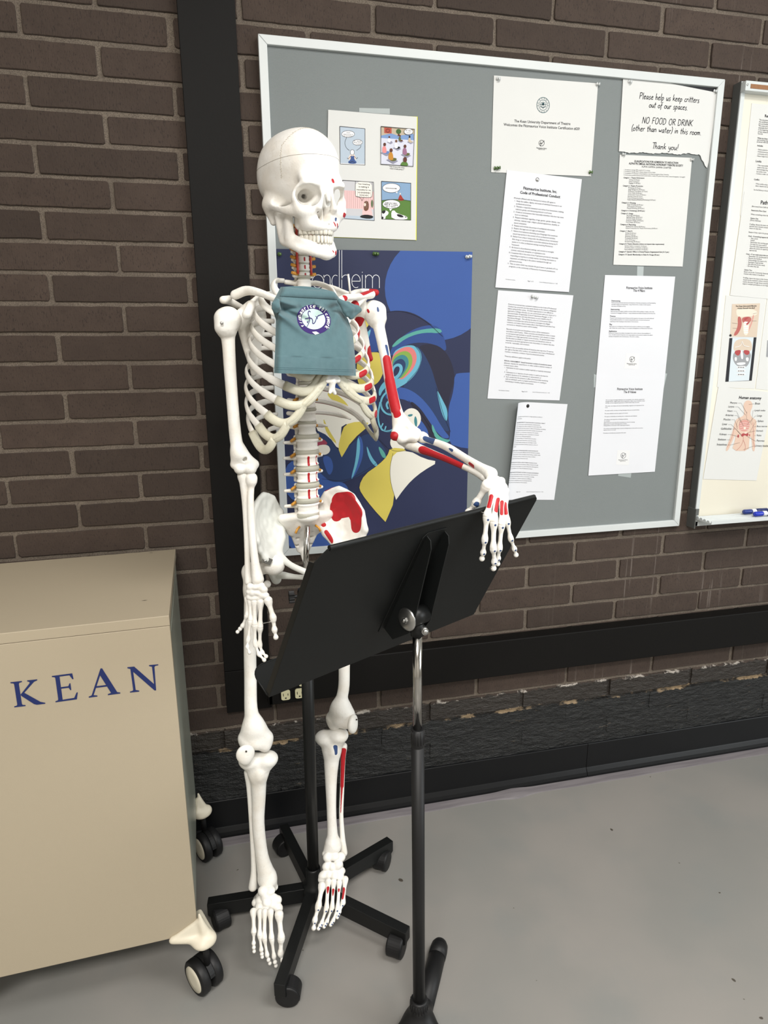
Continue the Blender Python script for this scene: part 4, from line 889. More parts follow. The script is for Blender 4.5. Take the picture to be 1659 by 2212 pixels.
def f(mb):
    text(mb, 'Pathways for Conflict', at(1643, 441, yi), at(1720, 445, yi), NW, bold=.02)
    ls = ['(Borrowed from Caffe for group work)', '', '*Restorative Flow Chart', '', 'When something arises that needs', '', '*Option One', '(Direct Address)', '', 'If willing, discuss the issue with the person', 'and the issue remains unresolved or if', 'return to step two.', '', 'Restart if they rejoin the group', '', '*Ouch - if something happens that hurts', '    -  Stay, pause', '       breath', '    -  Remember the working agreement', '    -  If it feels the issue needs a', '       Describe what happened and', '       allow the person an opportunity', '       appropriate', '',
          '*Oops - if I am made aware that something', '    -  Remember the working agreement', '    -  Receive the feedback', '    -  Acknowledge the impact of it', '    -  Apologize if appropriate', '    -  Ask what the person needs', '    -  Do what they ask', '', '*Option Two', 'Reach out to the Community Stewards', 'Contact information in handbook', '', 'If willing, report the issue to the Community', 'would not be resolved in direct conversation', 'resolve the issue through direct conversation', 'support multiple participants or are requiring']
    para(mb, ls, (1624, 447), (1604, 614), (98, 8), yi, fill=62)
ink(t, f)
M_fig = {n: mat('figure_' + n, c, .8, noise=.05) for n, c in dict(skin=(214, 186, 168), bone=(222, 214, 198), muscle=(176, 98, 92), pink=(206, 150, 140), black=(30, 30, 36), xray=(206, 216, 222), grey=(150, 152, 156), white=(232, 232, 232), red=(168, 70, 72), tan=(206, 190, 172), line=(120, 96, 90)).items()}
fn = list(M_fig)
def Z5(p): return [(1240 + x / 3.881, 580 + y / 3.881) for x, y in p]
def figmesh(t, name, layers, lines_, yb):
    mb = MB(); y = yb
    for L_ in layers: y -= .00003; flat(mb, Z5(L_[1]), y, fn.index(L_[0]), smooth=L_[2] if len(L_) > 2 else 2)
    y -= .00003
    for L_ in lines_: line(mb, Z5(L_[0]), L_[1], y, fn.index(L_[2] if len(L_) > 2 else 'line'), smooth=L_[3] if len(L_) > 3 else 2)
    mb.build(name, [M_fig[n] for n in fn], t)
t = wsheet('neck_anatomy_page', [(1568, 638), (1655, 645), (1630, 840), (1549, 836)], 'printed sheet with two pictures of neck muscles, above the human anatomy sheet')
yi = yq - .0003
figmesh(t, 'neck_muscle_picture', [('tan', [(1325, 298), (1560, 292), (1532, 575), (1308, 570)], 0), ('bone', [(1355, 345), (1400, 330), (1520, 345), (1545, 380), (1500, 400), (1420, 405), (1370, 410)]), ('muscle', [(1370, 400), (1400, 405), (1410, 480), (1370, 560), (1330, 565), (1375, 490)]), ('muscle', [(1405, 410), (1480, 400), (1490, 440), (1440, 470), (1410, 450)]), ('pink', [(1500, 385), (1512, 395), (1490, 470), (1450, 560), (1430, 560), (1480, 470)]),
      ('bone', [(1415, 440), (1470, 450), (1460, 560), (1420, 560)])] + [('white', [(1420 + 3 * (i % 2), 450 + i * 17), (1462, 446 + i * 17), (1460, 456 + i * 17), (1422, 460 + i * 17)]) for i in range(6)] + [('red', [(1425, 415), (1470, 408), (1450, 425), (1430, 440)]), ('red', [(1440, 460), (1480, 440), (1450, 480)]), ('black', [(1312 + 10 * math.cos(a), 561 + 10 * math.sin(a)) for a in np.linspace(0, 6, 10)], 0)],
      [([(1325, 457), (1370, 462)], .5), ([(1330, 500), (1365, 502)], .5), ([(1500, 380), (1535, 372)], .5), ([(1490, 440), (1530, 440)], .5)], yi)
mb = MB(); text(mb, 'The Deep Suboccipital Muscles', at(*Z5([(1355, 322)])[0], yi - .0006), at(*Z5([(1530, 318)])[0], yi - .0006), NW, bold=.01); text(mb, 'Hidden Beneath the Skull', at(*Z5([(1372, 340)])[0], yi - .0006), at(*Z5([(1515, 336)])[0], yi - .0006), NW, bold=.01); mb.build('picture_title', M_ink, t)
figmesh(t, 'skull_back_picture', [('black', [(1303, 583), (1530, 577), (1490, 940), (1268, 950)], 0), ('xray', [(1328, 583), (1506, 578), (1467, 938), (1296, 948)], 0), ('tan', [(1340, 620), (1380, 590), (1470, 590), (1495, 640), (1488, 700), (1400, 680), (1335, 700)]), ('grey', [(1335, 700), (1400, 690), (1488, 700), (1475, 780), (1445, 830), (1370, 825), (1330, 770)]), ('red', [(1345, 690), (1395, 680), (1400, 700), (1380, 735), (1350, 720)]), ('red', [(1420, 680), (1480, 690), (1460, 730), (1425, 715)]),
      ('white', [(1395, 690), (1415, 690), (1420, 760), (1400, 760)]), ('white', [(1345, 745), (1365, 740), (1365, 775), (1348, 775)]), ('white', [(1440, 745), (1465, 745), (1462, 780), (1442, 775)])] + [('white', [(1365, 790 + i * 30), (1435, 785 + i * 30), (1440, 800 + i * 30), (1400, 812 + i * 30), (1362, 804 + i * 30)]) for i in range(4)] + [('black', [(1375 + j * 14, 795 + i * 30), (1383 + j * 14, 795 + i * 30), (1383 + j * 14, 803 + i * 30), (1375 + j * 14, 803 + i * 30)], 0) for i in range(1, 4) for j in range(4)],
      [([(1350, 660), (1400, 650), (1410, 600), (1420, 650), (1470, 655)], 1.2, 'white')], yi)
t = wsheet('human_anatomy_page', [(1552, 835), (1672, 848), (1634, 1038), (1519, 1035)], 'printed sheet titled Human anatomy with a labelled pink torso figure', y=yq - .0004)
yi = yq - .0008
body = [(1440, 1108), (1475, 1105), (1497, 1130), (1495, 1165), (1480, 1195), (1478, 1225), (1500, 1255), (1528, 1270), (1530, 1310), (1518, 1400), (1518, 1530), (1495, 1532), (1492, 1440), (1478, 1400), (1468, 1450), (1466, 1530), (1322, 1528), (1350, 1440), (1358, 1380), (1340, 1420), (1318, 1470), (1290, 1530), (1268, 1528), (1300, 1440), (1335, 1350), (1345, 1290), (1370, 1255), (1415, 1240), (1428, 1215), (1424, 1180), (1420, 1140)]
figmesh(t, 'torso_figure', [('skin', body, 1), ('pink', [(1385, 1285), (1430, 1265), (1475, 1280), (1470, 1350), (1420, 1370), (1380, 1350)]), ('bone', [(1420, 1330), (1440, 1325), (1442, 1345), (1425, 1352)]), ('red', [(1395, 1385), (1465, 1375), (1460, 1410), (1430, 1395), (1410, 1415)]), ('red', [(1372, 1390), (1386, 1395), (1380, 1422), (1368, 1415)]), ('red', [(1470, 1380), (1478, 1400), (1466, 1412)]), ('bone', [(1425, 1375), (1452, 1372), (1450, 1384), (1430, 1386)])],
      [([(1385, 1320), (1390, 1275), (1430, 1262), (1470, 1270), (1490, 1310)], .6), ([(1418, 1400), (1420, 1440), (1400, 1490), (1362, 1525)], .7, 'red'), ([(1420, 1440), (1440, 1490), (1430, 1528)], .7, 'red'), ([(1500, 1290), (1505, 1380), (1500, 1450), (1515, 1500)], .7, 'red'), ([(1345, 1330), (1325, 1420), (1285, 1500)], .6, 'red'), ([(1370, 1350), (1360, 1300), (1380, 1270)], .6), ([(1450, 1200), (1445, 1260), (1460, 1280)], .6)]
      + [([(1388, 1300 + i * 18), (1430, 1290 + i * 18), (1475, 1302 + i * 18)], .45, 'white') for i in range(4)], yi)
def f(mb):
    y = yi - .0006; P = lambda x, v: at(*Z5([(x, v)])[0], y)
    text(mb, 'Human anatomy', P(1383, 1092), P(1570, 1098), NW, bold=.015)
    for s, x, v, tx, tv in (('Pharynx', 1310, 1132, 1450, 1215), ('Larynx', 1294, 1164, 1440, 1230), ('Heart', 1287, 1200, 1420, 1320), ('Arteries', 1269, 1236, 1400, 1290), ('Muscles', 1254, 1272, 1370, 1330), ('Liver', 1243, 1312, 1400, 1390), ('Gallbladder', 1232, 1350, 1410, 1410), ('Kidneys', 1221, 1396, 1380, 1410), ('Skeleton', 1207, 1440, 1310, 1440), ('Intestines', 1198, 1483, 1390, 1460)):
        w_ = len(s) * 8.3; text(mb, s, P(x, v), P(x + w_, v + 1), NW)
        a, b = (x + w_ + 8, v - 4), (x + w_ + 34, v - 4); line(mb, Z5([a, b, (tx, tv)]), .4, y, 0, smooth=0)
    for s, x, v, tx, tv in (('Brain', 1519, 1139, 1465, 1140), ('Lymph nodes', 1515, 1195, 1490, 1290), ('Lungs', 1535, 1240, 1450, 1310), ('Spleen', 1540, 1285, 1475, 1370), ('Bone marrow', 1533, 1328, 1510, 1330), ('Stomach', 1528, 1366, 1450, 1380), ('Veins', 1530, 1405, 1512, 1400), ('Pancreas', 1532, 1450, 1440, 1400), ('Urinary bladder', 1518, 1493, 1420, 1520)):
        w_ = len(s) * 8.0; text(mb, s, P(x, v), P(x + w_, v + 1), NW); line(mb, Z5([(x - 6, v - 4), (x - 14, v - 4), (tx, tv)]), .4, y, 0, smooth=0)
ink(t, f)
t = wsheet('side_page', [(1657, 646), (1760, 655), (1738, 850), (1632, 840)], 'plain printed sheet at the very edge, beside the neck muscle pictures', y=yq)
mb = MB(); flat(mb, [(1657.5, 735), (1720, 738), (1716, 775), (1655, 771)], yq - .0003); mb.build('grey_picture', M_fig['grey'], t)
# ---------------------------------------------------------------- implicit shapes for bones
class SDF:
    def __init__(s, h): s.h = h; s.ops = []
    def cap(s, a, b, r1, r2=None, k=.004, sub=False): s.ops.append(('c', np.array(a, float), np.array(b, float), r1, r1 if r2 is None else r2, k, sub)); return s
    def ball(s, c, r, k=.004, sub=False): return s.cap(c, np.array(c, float) + [0, 0, 1e-5], r, r, k, sub)
    def chain(s, pts, rs, k=.004, sub=False):
        P = np.array([list(p) for p in pts], float); R = np.array(rs, float); n = len(P)
        if n > 2:                                           # smooth path through the joints
            Q, W = [], []; E = np.vstack([2 * P[0] - P[1], P, 2 * P[-1] - P[-2]]); RE = np.concatenate([[R[0]], R, [R[-1]]])
            for i in range(n - 1):
                a, b, c, d = E[i:i + 4]; ra, rb, rc, rd = RE[i:i + 4]
                for q in range(4):
                    t = q / 4; f = lambda a, b, c, d: .5 * (2 * b + (c - a) * t + (2 * a - 5 * b + 4 * c - d) * t * t + (3 * b - a - 3 * c + d) * t ** 3)
                    Q.append(f(a, b, c, d)); W.append(max(min(rb, rc), min(max(rb, rc), f(ra, rb, rc, rd))))
            Q.append(P[-1]); W.append(R[-1]); P, R = np.array(Q), np.array(W)
        s.ops.append(('C', P, R, k, sub)); return s
    def ell(s, c, r, k=.006, sub=False, R=None): s.ops.append(('e', np.array(c, float), np.array(r, float), None if R is None else np.array(R), k, sub)); return s
    def tri(s, a, b, c, t, k=.003, sub=False):
        if np.linalg.norm(np.cross(np.array(b, float) - np.array(a, float), np.array(c, float) - np.array(a, float))) < 4e-6: return s
        s.ops.append(('t', np.array(a, float), np.array(b, float), np.array(c, float), t, k, sub)); return s
    def plate(s, poly, ctr, t, k=.003):
        for i in range(len(poly)): s.tri(ctr, poly[i], poly[(i + 1) % len(poly)], t, k)
        return s
    def fan(s, poly, ctr, t, k=.003):
        for i in range(len(poly) - 1): s.tri(ctr, poly[i], poly[i + 1], t, k)
        return s
    def bounds(s):
        lo = np.full(3, 1e9); hi = -lo
        for o in s.ops:
            if o[-1]: continue
            a, b = s.obox(o); lo = np.minimum(lo, a); hi = np.maximum(hi, b)
        return lo, hi
    def obox(s, o):
        if o[0] == 'c': P = np.array([o[1], o[2]]); r = max(o[3], o[4])
        elif o[0] == 'C': P = o[1]; r = o[2].max()
        elif o[0] == 'e': P = np.array([o[1]]); r = o[2].max() if o[3] is not None else o[2]
        else: P = np.array([o[1], o[2], o[3]]); r = o[4]
        return P.min(0) - r, P.max(0) + r
    def field(s):
        lo, hi = s.bounds(); h = s.h; lo = lo - 3.5 * h; n = np.ceil((hi + 3.5 * h - lo) / h).astype(int) + 1
        F = np.full(n, .05, np.float32); ax = [lo[i] + h * np.arange(n[i]) for i in range(3)]
        for o in s.ops:
            k = o[-2]; a, b = s.obox(o); m = k * 1.2 + 3 * h
            i0 = np.maximum(0, np.floor((a - m - lo) / h).astype(int)); i1 = np.minimum(n, np.ceil((b + m - lo) / h).astype(int) + 1)
            if (i1 <= i0).any(): continue
            sl = tuple(slice(i0[i], i1[i]) for i in range(3))
            X, Y, Z = np.meshgrid(*[ax[i][sl[i]].astype(np.float32) for i in range(3)], indexing='ij')
            P = np.stack([X, Y, Z], -1); d = s.dist(o, P); f = F[sl]
            if o[-1]: d = -d; q = np.maximum(k - np.abs(f - d), 0) / k; F[sl] = np.maximum(f, d) + q * q * k * .25
            else: q = np.maximum(k - np.abs(f - d), 0) / k; F[sl] = np.minimum(f, d) - q * q * k * .25
        return F, lo
    def dist(s, o, P):
        if o[0] == 'C':
            best = None
            for i in range(len(o[1]) - 1):
                d = s.dist(('c', o[1][i], o[1][i + 1], o[2][i], o[2][i + 1]), P); best = d if best is None else np.minimum(best, d)
            return best
        if o[0] == 'c':
            a, b, r1, r2 = o[1:5]; ba = (b - a).astype(np.float32); pa = P - a.astype(np.float32)
            t = np.clip((pa @ ba) / max(1e-12, float(ba @ ba)), 0, 1); d = np.linalg.norm(pa - t[..., None] * ba, axis=-1)
            return d - (r1 + (r2 - r1) * t)
        if o[0] == 'e':
            q = P - o[1].astype(np.float32)
            if o[3] is not None: q = q @ o[3].astype(np.float32)
            r = o[2].astype(np.float32); k0 = np.linalg.norm(q / r, axis=-1); k1 = np.linalg.norm(q / (r * r), axis=-1) + 1e-6
            return k0 * (k0 - 1) / k1
        a, b, c, t = o[1:5]; a, b, c = [x.astype(np.float32) for x in (a, b, c)]
        ba, cb, ac = b - a, c - b, a - c; pa, pb, pc = P - a, P - b, P - c; nor = np.cross(ba, ac)
        sg = np.sign(pa @ np.cross(ba, nor)) + np.sign(pb @ np.cross(cb, nor)) + np.sign(pc @ np.cross(ac, nor))
        def e(v, p):
            tt = np.clip((p @ v) / float(v @ v), 0, 1); w_ = v * tt[..., None] - p; return (w_ * w_).sum(-1)
        de = np.minimum(np.minimum(e(ba, pa), e(cb, pb)), e(ac, pc)); dn = (pa @ nor) ** 2 / float(nor @ nor)
        return np.sqrt(np.where(sg < 2, de, dn)) - t
    def mesh(s):
        F, lo = s.field(); h = s.h; I = F < 0; n = np.array(F.shape); nc = n - 1
        c = sum(I[i:i + nc[0], j:j + nc[1], k:k + nc[2]].astype(np.int8) for i in (0, 1) for j in (0, 1) for k in (0, 1))
        act = (c > 0) & (c < 8); idx = np.full(nc, -1, np.int64); ci = np.argwhere(act); idx[act] = np.arange(len(ci))
        acc = np.zeros((len(ci), 3)); cnt = np.zeros(len(ci))
        for axis in range(3):
            o1, o2 = [q for q in range(3) if q != axis]
            for u in (0, 1):
                for v in (0, 1):
                    o = np.zeros(3, int); o[o1] = u; o[o2] = v; A = ci + o; B = A.copy(); B[:, axis] += 1
                    fa = F[A[:, 0], A[:, 1], A[:, 2]]; fb = F[B[:, 0], B[:, 1], B[:, 2]]; m_ = (fa < 0) != (fb < 0)
                    t = np.where(m_, fa / np.where(m_, fa - fb, 1), 0); p = o + 0.0 * acc; p = np.repeat(o[None].astype(float), len(ci), 0); p[:, axis] = t
                    acc[m_] += p[m_]; cnt[m_] += 1
        V_ = lo + h * (ci + acc / cnt[:, None]); faces = []
        for axis in range(3):
            o1, o2 = (axis + 1) % 3, (axis + 2) % 3
            sl0 = [slice(None)] * 3; sl1 = [slice(None)] * 3; sl0[axis] = slice(0, -1); sl1[axis] = slice(1, None)
            a = I[tuple(sl0)]; b = I[tuple(sl1)]; e = np.argwhere(a != b); e = e[(e[:, o1] > 0) & (e[:, o2] > 0) & (e[:, o1] < nc[o1]) & (e[:, o2] < nc[o2])]
            ins = a[e[:, 0], e[:, 1], e[:, 2]]; d1 = np.zeros(3, int); d1[o1] = 1; d2 = np.zeros(3, int); d2[o2] = 1
            g = lambda q: idx[q[:, 0], q[:, 1], q[:, 2]]
            f = np.stack([g(e - d1 - d2), g(e - d2), g(e), g(e - d1)], 1); f[~ins] = f[~ins][:, ::-1]; faces.append(f)
        return V_, np.concatenate(faces)
def patchd(P, pts):
    """inside-distance (positive inside) to a painted patch made of capsules [(a, b, r), ...]"""
    best = np.full(len(P), -1.0)
    for a, b, r in pts:
        a = np.array(a, float); b = np.array(b, float); ba = b - a; pa = P - a; t = np.clip(pa @ ba / max(1e-12, ba @ ba), 0, 1)
        best = np.maximum(best, r - np.linalg.norm(pa - t[:, None] * ba, axis=1))
    return np.maximum(best, -.02)
def sdf_obj(name, S, mt, parent, M=None, red=None, blue=None, cart=None, world=False, fn=None, smooth=0):
    """mesh the shape; red / blue are painted patches in the shape's own coordinates"""
    V_, Fc = S.mesh()
    if smooth:
        e = np.concatenate([Fc[:, [i, (i + 1) % 4]] for i in range(4)]); cn = np.bincount(e.ravel(), minlength=len(V_))[:, None]
        for it in range(smooth):
            for f_ in (.5, -.52) if it % 2 == 0 else (.5,):
                A = np.stack([np.bincount(e[:, 0], V_[e[:, 1], q], len(V_)) + np.bincount(e[:, 1], V_[e[:, 0], q], len(V_)) for q in range(3)], 1) / cn; V_ = V_ + f_ * (A - V_)
    me = bpy.data.meshes.new(name)
    at_ = {'red': red, 'blue': blue, 'cartilage': cart}
    W_ = V_ if M is None else V_ @ np.array(M.to_3x3()).T + np.array(M.translation)
    me.vertices.add(len(W_)); me.vertices.foreach_set('co', W_.astype(np.float32).ravel())
    me.loops.add(len(Fc) * 4); me.loops.foreach_set('vertex_index', Fc.astype(np.int32).ravel())
    me.polygons.add(len(Fc)); me.polygons.foreach_set('loop_start', np.arange(len(Fc), dtype=np.int32) * 4); me.polygons.foreach_set('loop_total', np.full(len(Fc), 4, np.int32))
    me.update(calc_edges=True); me.polygons.foreach_set('use_smooth', np.ones(len(Fc), bool))
    for k, v in at_.items():
        if v:
            a = me.attributes.new(k, 'FLOAT', 'POINT'); vals = v(V_) if callable(v) else patchd(V_, v); a.data.foreach_set('value', vals.astype(np.float32))
    if fn: fn(me)
    me.materials.append(mt); me.validate()
    if M is not None and M.to_3x3().determinant() < 0: me.flip_normals()
    return link(name, me, parent)
def bone_material(name='bone_plastic', base=(242, 240, 234), rough=.5):
    k = NT(name, rough); tc = k.n('ShaderNodeTexCoord').outputs['Object']
    c = k.mix(k.math('MULTIPLY', k.ramp(k.noise(tc, 26, 4), .42, .72), .5), srgb(*base), srgb(base[0] - 14, base[1] - 20, base[2] - 28))
    c = k.mix(k.math('MULTIPLY', k.ramp(k.noise(tc, 260, 3), .60, .72), .22), c, srgb(base[0] - 50, base[1] - 56, base[2] - 60))
    red = k.ramp(k.attr('red'), .0001, .0005); blue = k.ramp(k.attr('blue'), .0001, .0005)
    # painted patches only exist where the attribute was written: it reads 0 elsewhere
    c = k.mix(red, c, srgb(176, 24, 34)); c = k.mix(blue, c, srgb(52, 76, 122))
    k.l(c, k.b.inputs['Base Color']); k.b.inputs['Specular IOR Level'].default_value = .4
    bp = k.n('ShaderNodeBump'); bp.inputs['Strength'].default_value = .35; bp.inputs['Distance'].default_value = .0016
    k.l(k.math('ADD', k.noise(tc, 110, 5), k.math('MULTIPLY', k.noise(tc, 500, 3), .3)), bp.inputs['Height']); k.l(bp.outputs[0], k.b.inputs['Normal'])
    return k.m
M_bone = bone_material(); M_teeth = mat('tooth_enamel', (232, 228, 216), .25, spec=.5, noise=.2, nscale=200)
M_cart = bone_material('grey_green_cartilage', (206, 203, 184), .4)
M_disc = mat('grey_disc', (178, 176, 162), .4, spec=.5, noise=.2)
M_nerve = mat('yellow_nerve', (206, 146, 54), .4); M_artery = mat('red_artery', (196, 62, 50), .35)
M_wire = mat('dark_wire', (70, 66, 60), .4, metal=.6)
# ================================================================ skeleton
BO = V((.53, -.335, 0))
def frame(yaw, o=BO): return Matrix.Translation(o) @ Matrix.Rotation(yaw, 4, 'Z')
YAW = .45; BFm = frame(YAW); BFi = BFm.inverted()
def BF(x, y, z): return BFm @ V((x, y, z))
def bl(u, v, Y):
    """world point where the pixel's ray meets the body plane at local depth Y"""
    n = (BFm.to_3x3() @ V((0, 1, 0))); p0 = BF(0, Y, 0); d = RW.T @ np.array([(u - 829.5) / FPX, (v - 1106) / FPX, 1.0]); d = V(d); c = V(CAM)
    return c + d * ((p0 - c).dot(n) / d.dot(n))
SK = thing('skeleton_model', (BO.x, BO.y, 0), 'life-size white anatomical skeleton with red and blue painted muscle marks, hanging on its black stand', 'skeleton')
def aim(a, b, side=V((1, 0, 0))):
    """frame with origin a, local -Z pointing to b, local X near side"""
    z = (V(a) - V(b)).normalized(); x = (side - z * side.dot(z)).normalized(); y = z.cross(x)
    M = Matrix.Identity(4)
    for i in range(3): M[i][0] = x[i]; M[i][1] = y[i]; M[i][2] = z[i]; M[i][3] = a[i]
    return M
# ---------------------------------------------------------------- skull
SM = Matrix.Translation((.540, -.357, 1.725)) @ Matrix.Rotation(.45, 4, 'Z') @ Matrix.Rotation(.102, 4, 'X') @ Matrix.Rotation(-.044, 4, 'Y') @ Matrix.Scale(.982, 4)
def skull():
    S = SDF(.0016)
    S.ell((0, .022, .002), (.069, .074, .067), .012); S.ell((0, -.026, .004), (.060, .064, .063), .03); S.ell((0, .04, -.028), (.055, .05, .042), .03)
    S.ell((0, .0, -.035), (.060, .065, .03), .02); S.ell((0, -.02, -.055), (.04, .05, .02), .02)
    S.ell((0, -.072, -.022), (.047, .018, .020), .012)                                     # brow
    for s in (-1, 1):
        S.cap((s * .014, -.088, -.031), (s * .040, -.081, -.029), .0060, .0050, .008)       # superciliary ridge
        S.chain([(s * .041, -.080, -.030), (s * .0535, -.066, -.044), (s * .0530, -.065, -.058)], [.0060, .0040, .0050], .006)  # frontal process
        S.chain([(s * .0515, -.066, -.058), (s * .046, -.071, -.0745), (s * .030, -.080, -.076), (s * .017, -.087, -.070)], [.0080, .0105, .0080, .0050], .008)  # cheek and lower rim
        S.chain([(s * .046, -.069, -.073), (s * .058, -.050, -.0735), (s * .0665, -.028, -.070), (s * .0655, -.008, -.068), (s * .058, .006, -.066)], [.0100, .0074, .0050, .0046, .0060], .005); S.chain([(s * .046, -.069, -.079), (s * .057, -.050, -.0795), (s * .0645, -.028, -.0760), (s * .0640, -.008, -.0730), (s * .058, .006, -.068)], [.0090, .0068, .0046, .0042, .0060], .006)  # arch
        S.chain([(s * .010, -.090, -.042), (s * .0125, -.092, -.056), (s * .017, -.090, -.070)], [.0050, .0042, .006], .006)
        S.ell((s * .027, -.066, -.088), (.018, .018, .022), .010); S.ell((s * .030, -.045, -.090), (.011, .016, .020), .008)                           # maxilla
        S.chain([(s * .052, .024, -.066), (s * .0505, .020, -.094)], [.0165, .0070], .016); S.ell((s * .054, .012, -.062), (.013, .024, .013), .014)     # mastoid
        S.ell((s * .030, .03, -.075), (.026, .03, .014), .012)
    S.chain([(0, -.092, -.036), (0, -.0985, -.060)], [.0066, .0036], .005)                   # nasal bones
    S.chain([(-.027, -.062, -.101), (-.021, -.080, -.103), (0, -.0895, -.104), (.021, -.080, -.103), (.027, -.062, -.101)], [.0086, .0078, .0078, .0078, .0086], .008)  # alveolar arch
    S.ell((0, -.078, -.098), (.023, .014, .014), .010)
    S.chain([(-.028, -.04, -.099), (-.028, -.062, -.101)], [.008, .0088], .006); S.chain([(.028, -.04, -.099), (.028, -.062, -.101)], [.007, .0085], .006)
    S.cap((0, -.0985, -.096), (0, -.093, -.098), .0028, .003, .004)
    for s in (-1, 1):
        Rm_ = np.array((Matrix.Rotation(-s * .28, 3, 'Z') @ Matrix.Rotation(s * .10, 3, 'Y')))
        S.ell((s * .0338, -.080, -.0512), (.0238, .024, .0190), .0025, True, R=Rm_)
        S.ell((s * .0245, -.056, -.050), (.0125, .026, .0115), .006, True)
        S.cap((s * .016, -.040, -.050), (s * .010, -.020, -.046), .0042, .0035, .002, True)
        S.ell((s * .0125, -.098, -.0895) if False else (s * .0060, -.093, -.0865), (.0092, .026, .0118), .0015, True)
        S.ell((s * .062, -.030, -.060), (.010, .026, .0115), .006, True)                      # temporal hollow behind the rim
        S.ell((s * .050, -.035, -.088), (.011, .018, .014), .006, True)
    S.ell((0, -.093, -.0750), (.0072, .026, .0155), .0015, True)
    S.ell((0, -.040, -.100), (.019, .028, .010), .006, True)
    S.tri((0, -.076, -.068), (0, -.078, -.096), (0, -.050, -.085), .0009, .001)             # septum
    R_ = [((-.030, -.104, -.0) if False else (.0, 0, 0), (0, 0, 0), 0)]
    red = [((.046, -.080, -.079), (.054, -.073, -.080), .0050), ((.018, -.092, -.094), (.020, -.091, -.099), .0035), ((.029, -.084, -.098), (.030, -.084, -.102), .0032), ((.014, -.091, -.023), (.014, -.091, -.026), .0036)]
    blue = [((.025, -.086, -.088), (.025, -.086, -.090), .0030), ((.020, -.090, -.082), (.020, -.090, -.083), .0026), ((.035, -.080, -.102), (.035, -.080, -.104), .003)]
    def redf(P): return patchd(P, red)
    o = sdf_obj('skull', S, M_skull, SK, SM, red=redf, blue=lambda P: patchd(P, blue)); return o
k_ = bone_material('skull_plastic', (244, 242, 237), .42)
M_skull = k_
SKULL = skull()
# cut line of the skull cap, sutures, top bolt
def on_cranium(x, y, z0, z1=None):
    pass
def cran_ring(zf, n=110, a0=0, a1=2 * math.pi):
    pts = []
    me = SKULL.data; from mathutils.bvhtree import BVHTree
    global _bvh
    if '_bvh' not in globals():
        V_ = [v.co[:] for v in me.vertices]; F_ = [tuple(p.vertices) for p in me.polygons]; _bvh = BVHTree.FromPolygons(V_, F_)
    for i in range(n):
        a = a0 + (a1 - a0) * i / (n - 1); d = V((math.cos(a), math.sin(a), 0)); z = zf(a)
        o = SM @ V((d.x * .2, d.y * .2, z)); dd = (SM.to_3x3() @ (-d)).normalized(); h = _bvh.ray_cast(o, dd)
        if h[0]: pts.append(h[0] + h[1] * .00004)
    return pts
M_seam = mat('dark_seam', (158, 152, 142), .7)
mb = MB(); mb.tube(cran_ring(lambda a: .006 + .012 * math.sin(a) * -1 + .0), .00036, 5, cap=False); mb.build('skull_cap_seam', M_seam, SKULL)
mb = MB(); top = SM @ V((0, .004, .0685)); mb.lathe([(.0058, 0), (.0052, .0016), (.0028, .003), (.0022, .0055), (.0005, .006)], Matrix.Translation(top), 16); mb.build('skull_bolt', M_dullsteel, SKULL)
def suture(p, q, n=46):
    pts = []
    for i in range(n):
        t = i / (n - 1); d = V(p).lerp(V(q), t); d = d + V((.0016 * math.sin(i * 2.4), .0016 * math.cos(i * 1.7), 0)); o = SM @ (d * 3); h = _bvh.ray_cast(o, (SM @ V((0, 0, 0)) - o).normalized())
        if h[0]: pts.append(h[0] + h[1] * .00003)
    return pts
M_sut = mat('suture_line', (196, 186, 168), .7)
mb = MB()
for p, q in (((0, -.035, .066), (.052, -.028, .03)), ((0, -.035, .066), (-.052, -.028, .03)), ((0, -.035, .066), (0, .06, .05)), ((-.052, -.028, .03), (-.056, -.03, -.02))):
    mb.tube(suture(p, q), .0004, 4, cap=False)
mb.build('sutures', M_sut, SKULL)
# mandible
def mandible():
    S = SDF(.0016); Lw = .0
    for s in (-1, 1):
        S.chain([(s * .0535, -.001, -.074), (s * .052, -.003, -.090), (s * .0480, -.008, -.118)], [.0062, .0068, .0085], .008)
        S.chain([(s * .0480, -.036, -.073), (s * .0485, -.034, -.098), (s * .0470, -.030, -.124)], [.0040, .0058, .0075], .008)
        S.tri((s * .0530, -.003, -.080), (s * .0485, -.034, -.080), (s * .0465, -.012, -.130), .0050, .008); S.tri((s * .0475, -.033, -.092), (s * .0465, -.012, -.130), (s * .0445, -.035, -.132), .0058, .008)
        S.chain([(s * .0465, -.010, -.128), (s * .0440, -.030, -.136), (s * .0360, -.058, -.144), (s * .0180, -.082, -.150), (0, -.087, -.1515)], [.0070, .0072, .0072, .0080, .0090], .007)
        S.chain([(s * .0410, -.030, -.124), (s * .0320, -.056, -.130), (s * .0200, -.073, -.136), (0, -.0815, -.137)], [.0070, .0070, .0070, .0066], .008); S.tri((s * .0400, -.034, -.130), (s * .036, -.055, -.144), (s * .02, -.078, -.140), .0060, .008)
    S.ell((0, -.090, -.152), (.013, .007, .008), .007)
    red = [((.020, -.087, -.150), (.026, -.083, -.1475), .0042), ((.012, -.092, -.147), (.013, -.092, -.147), .0034)]
    return sdf_obj('mandible', S, M_skull, SKULL, SM, red=red)
mandible()
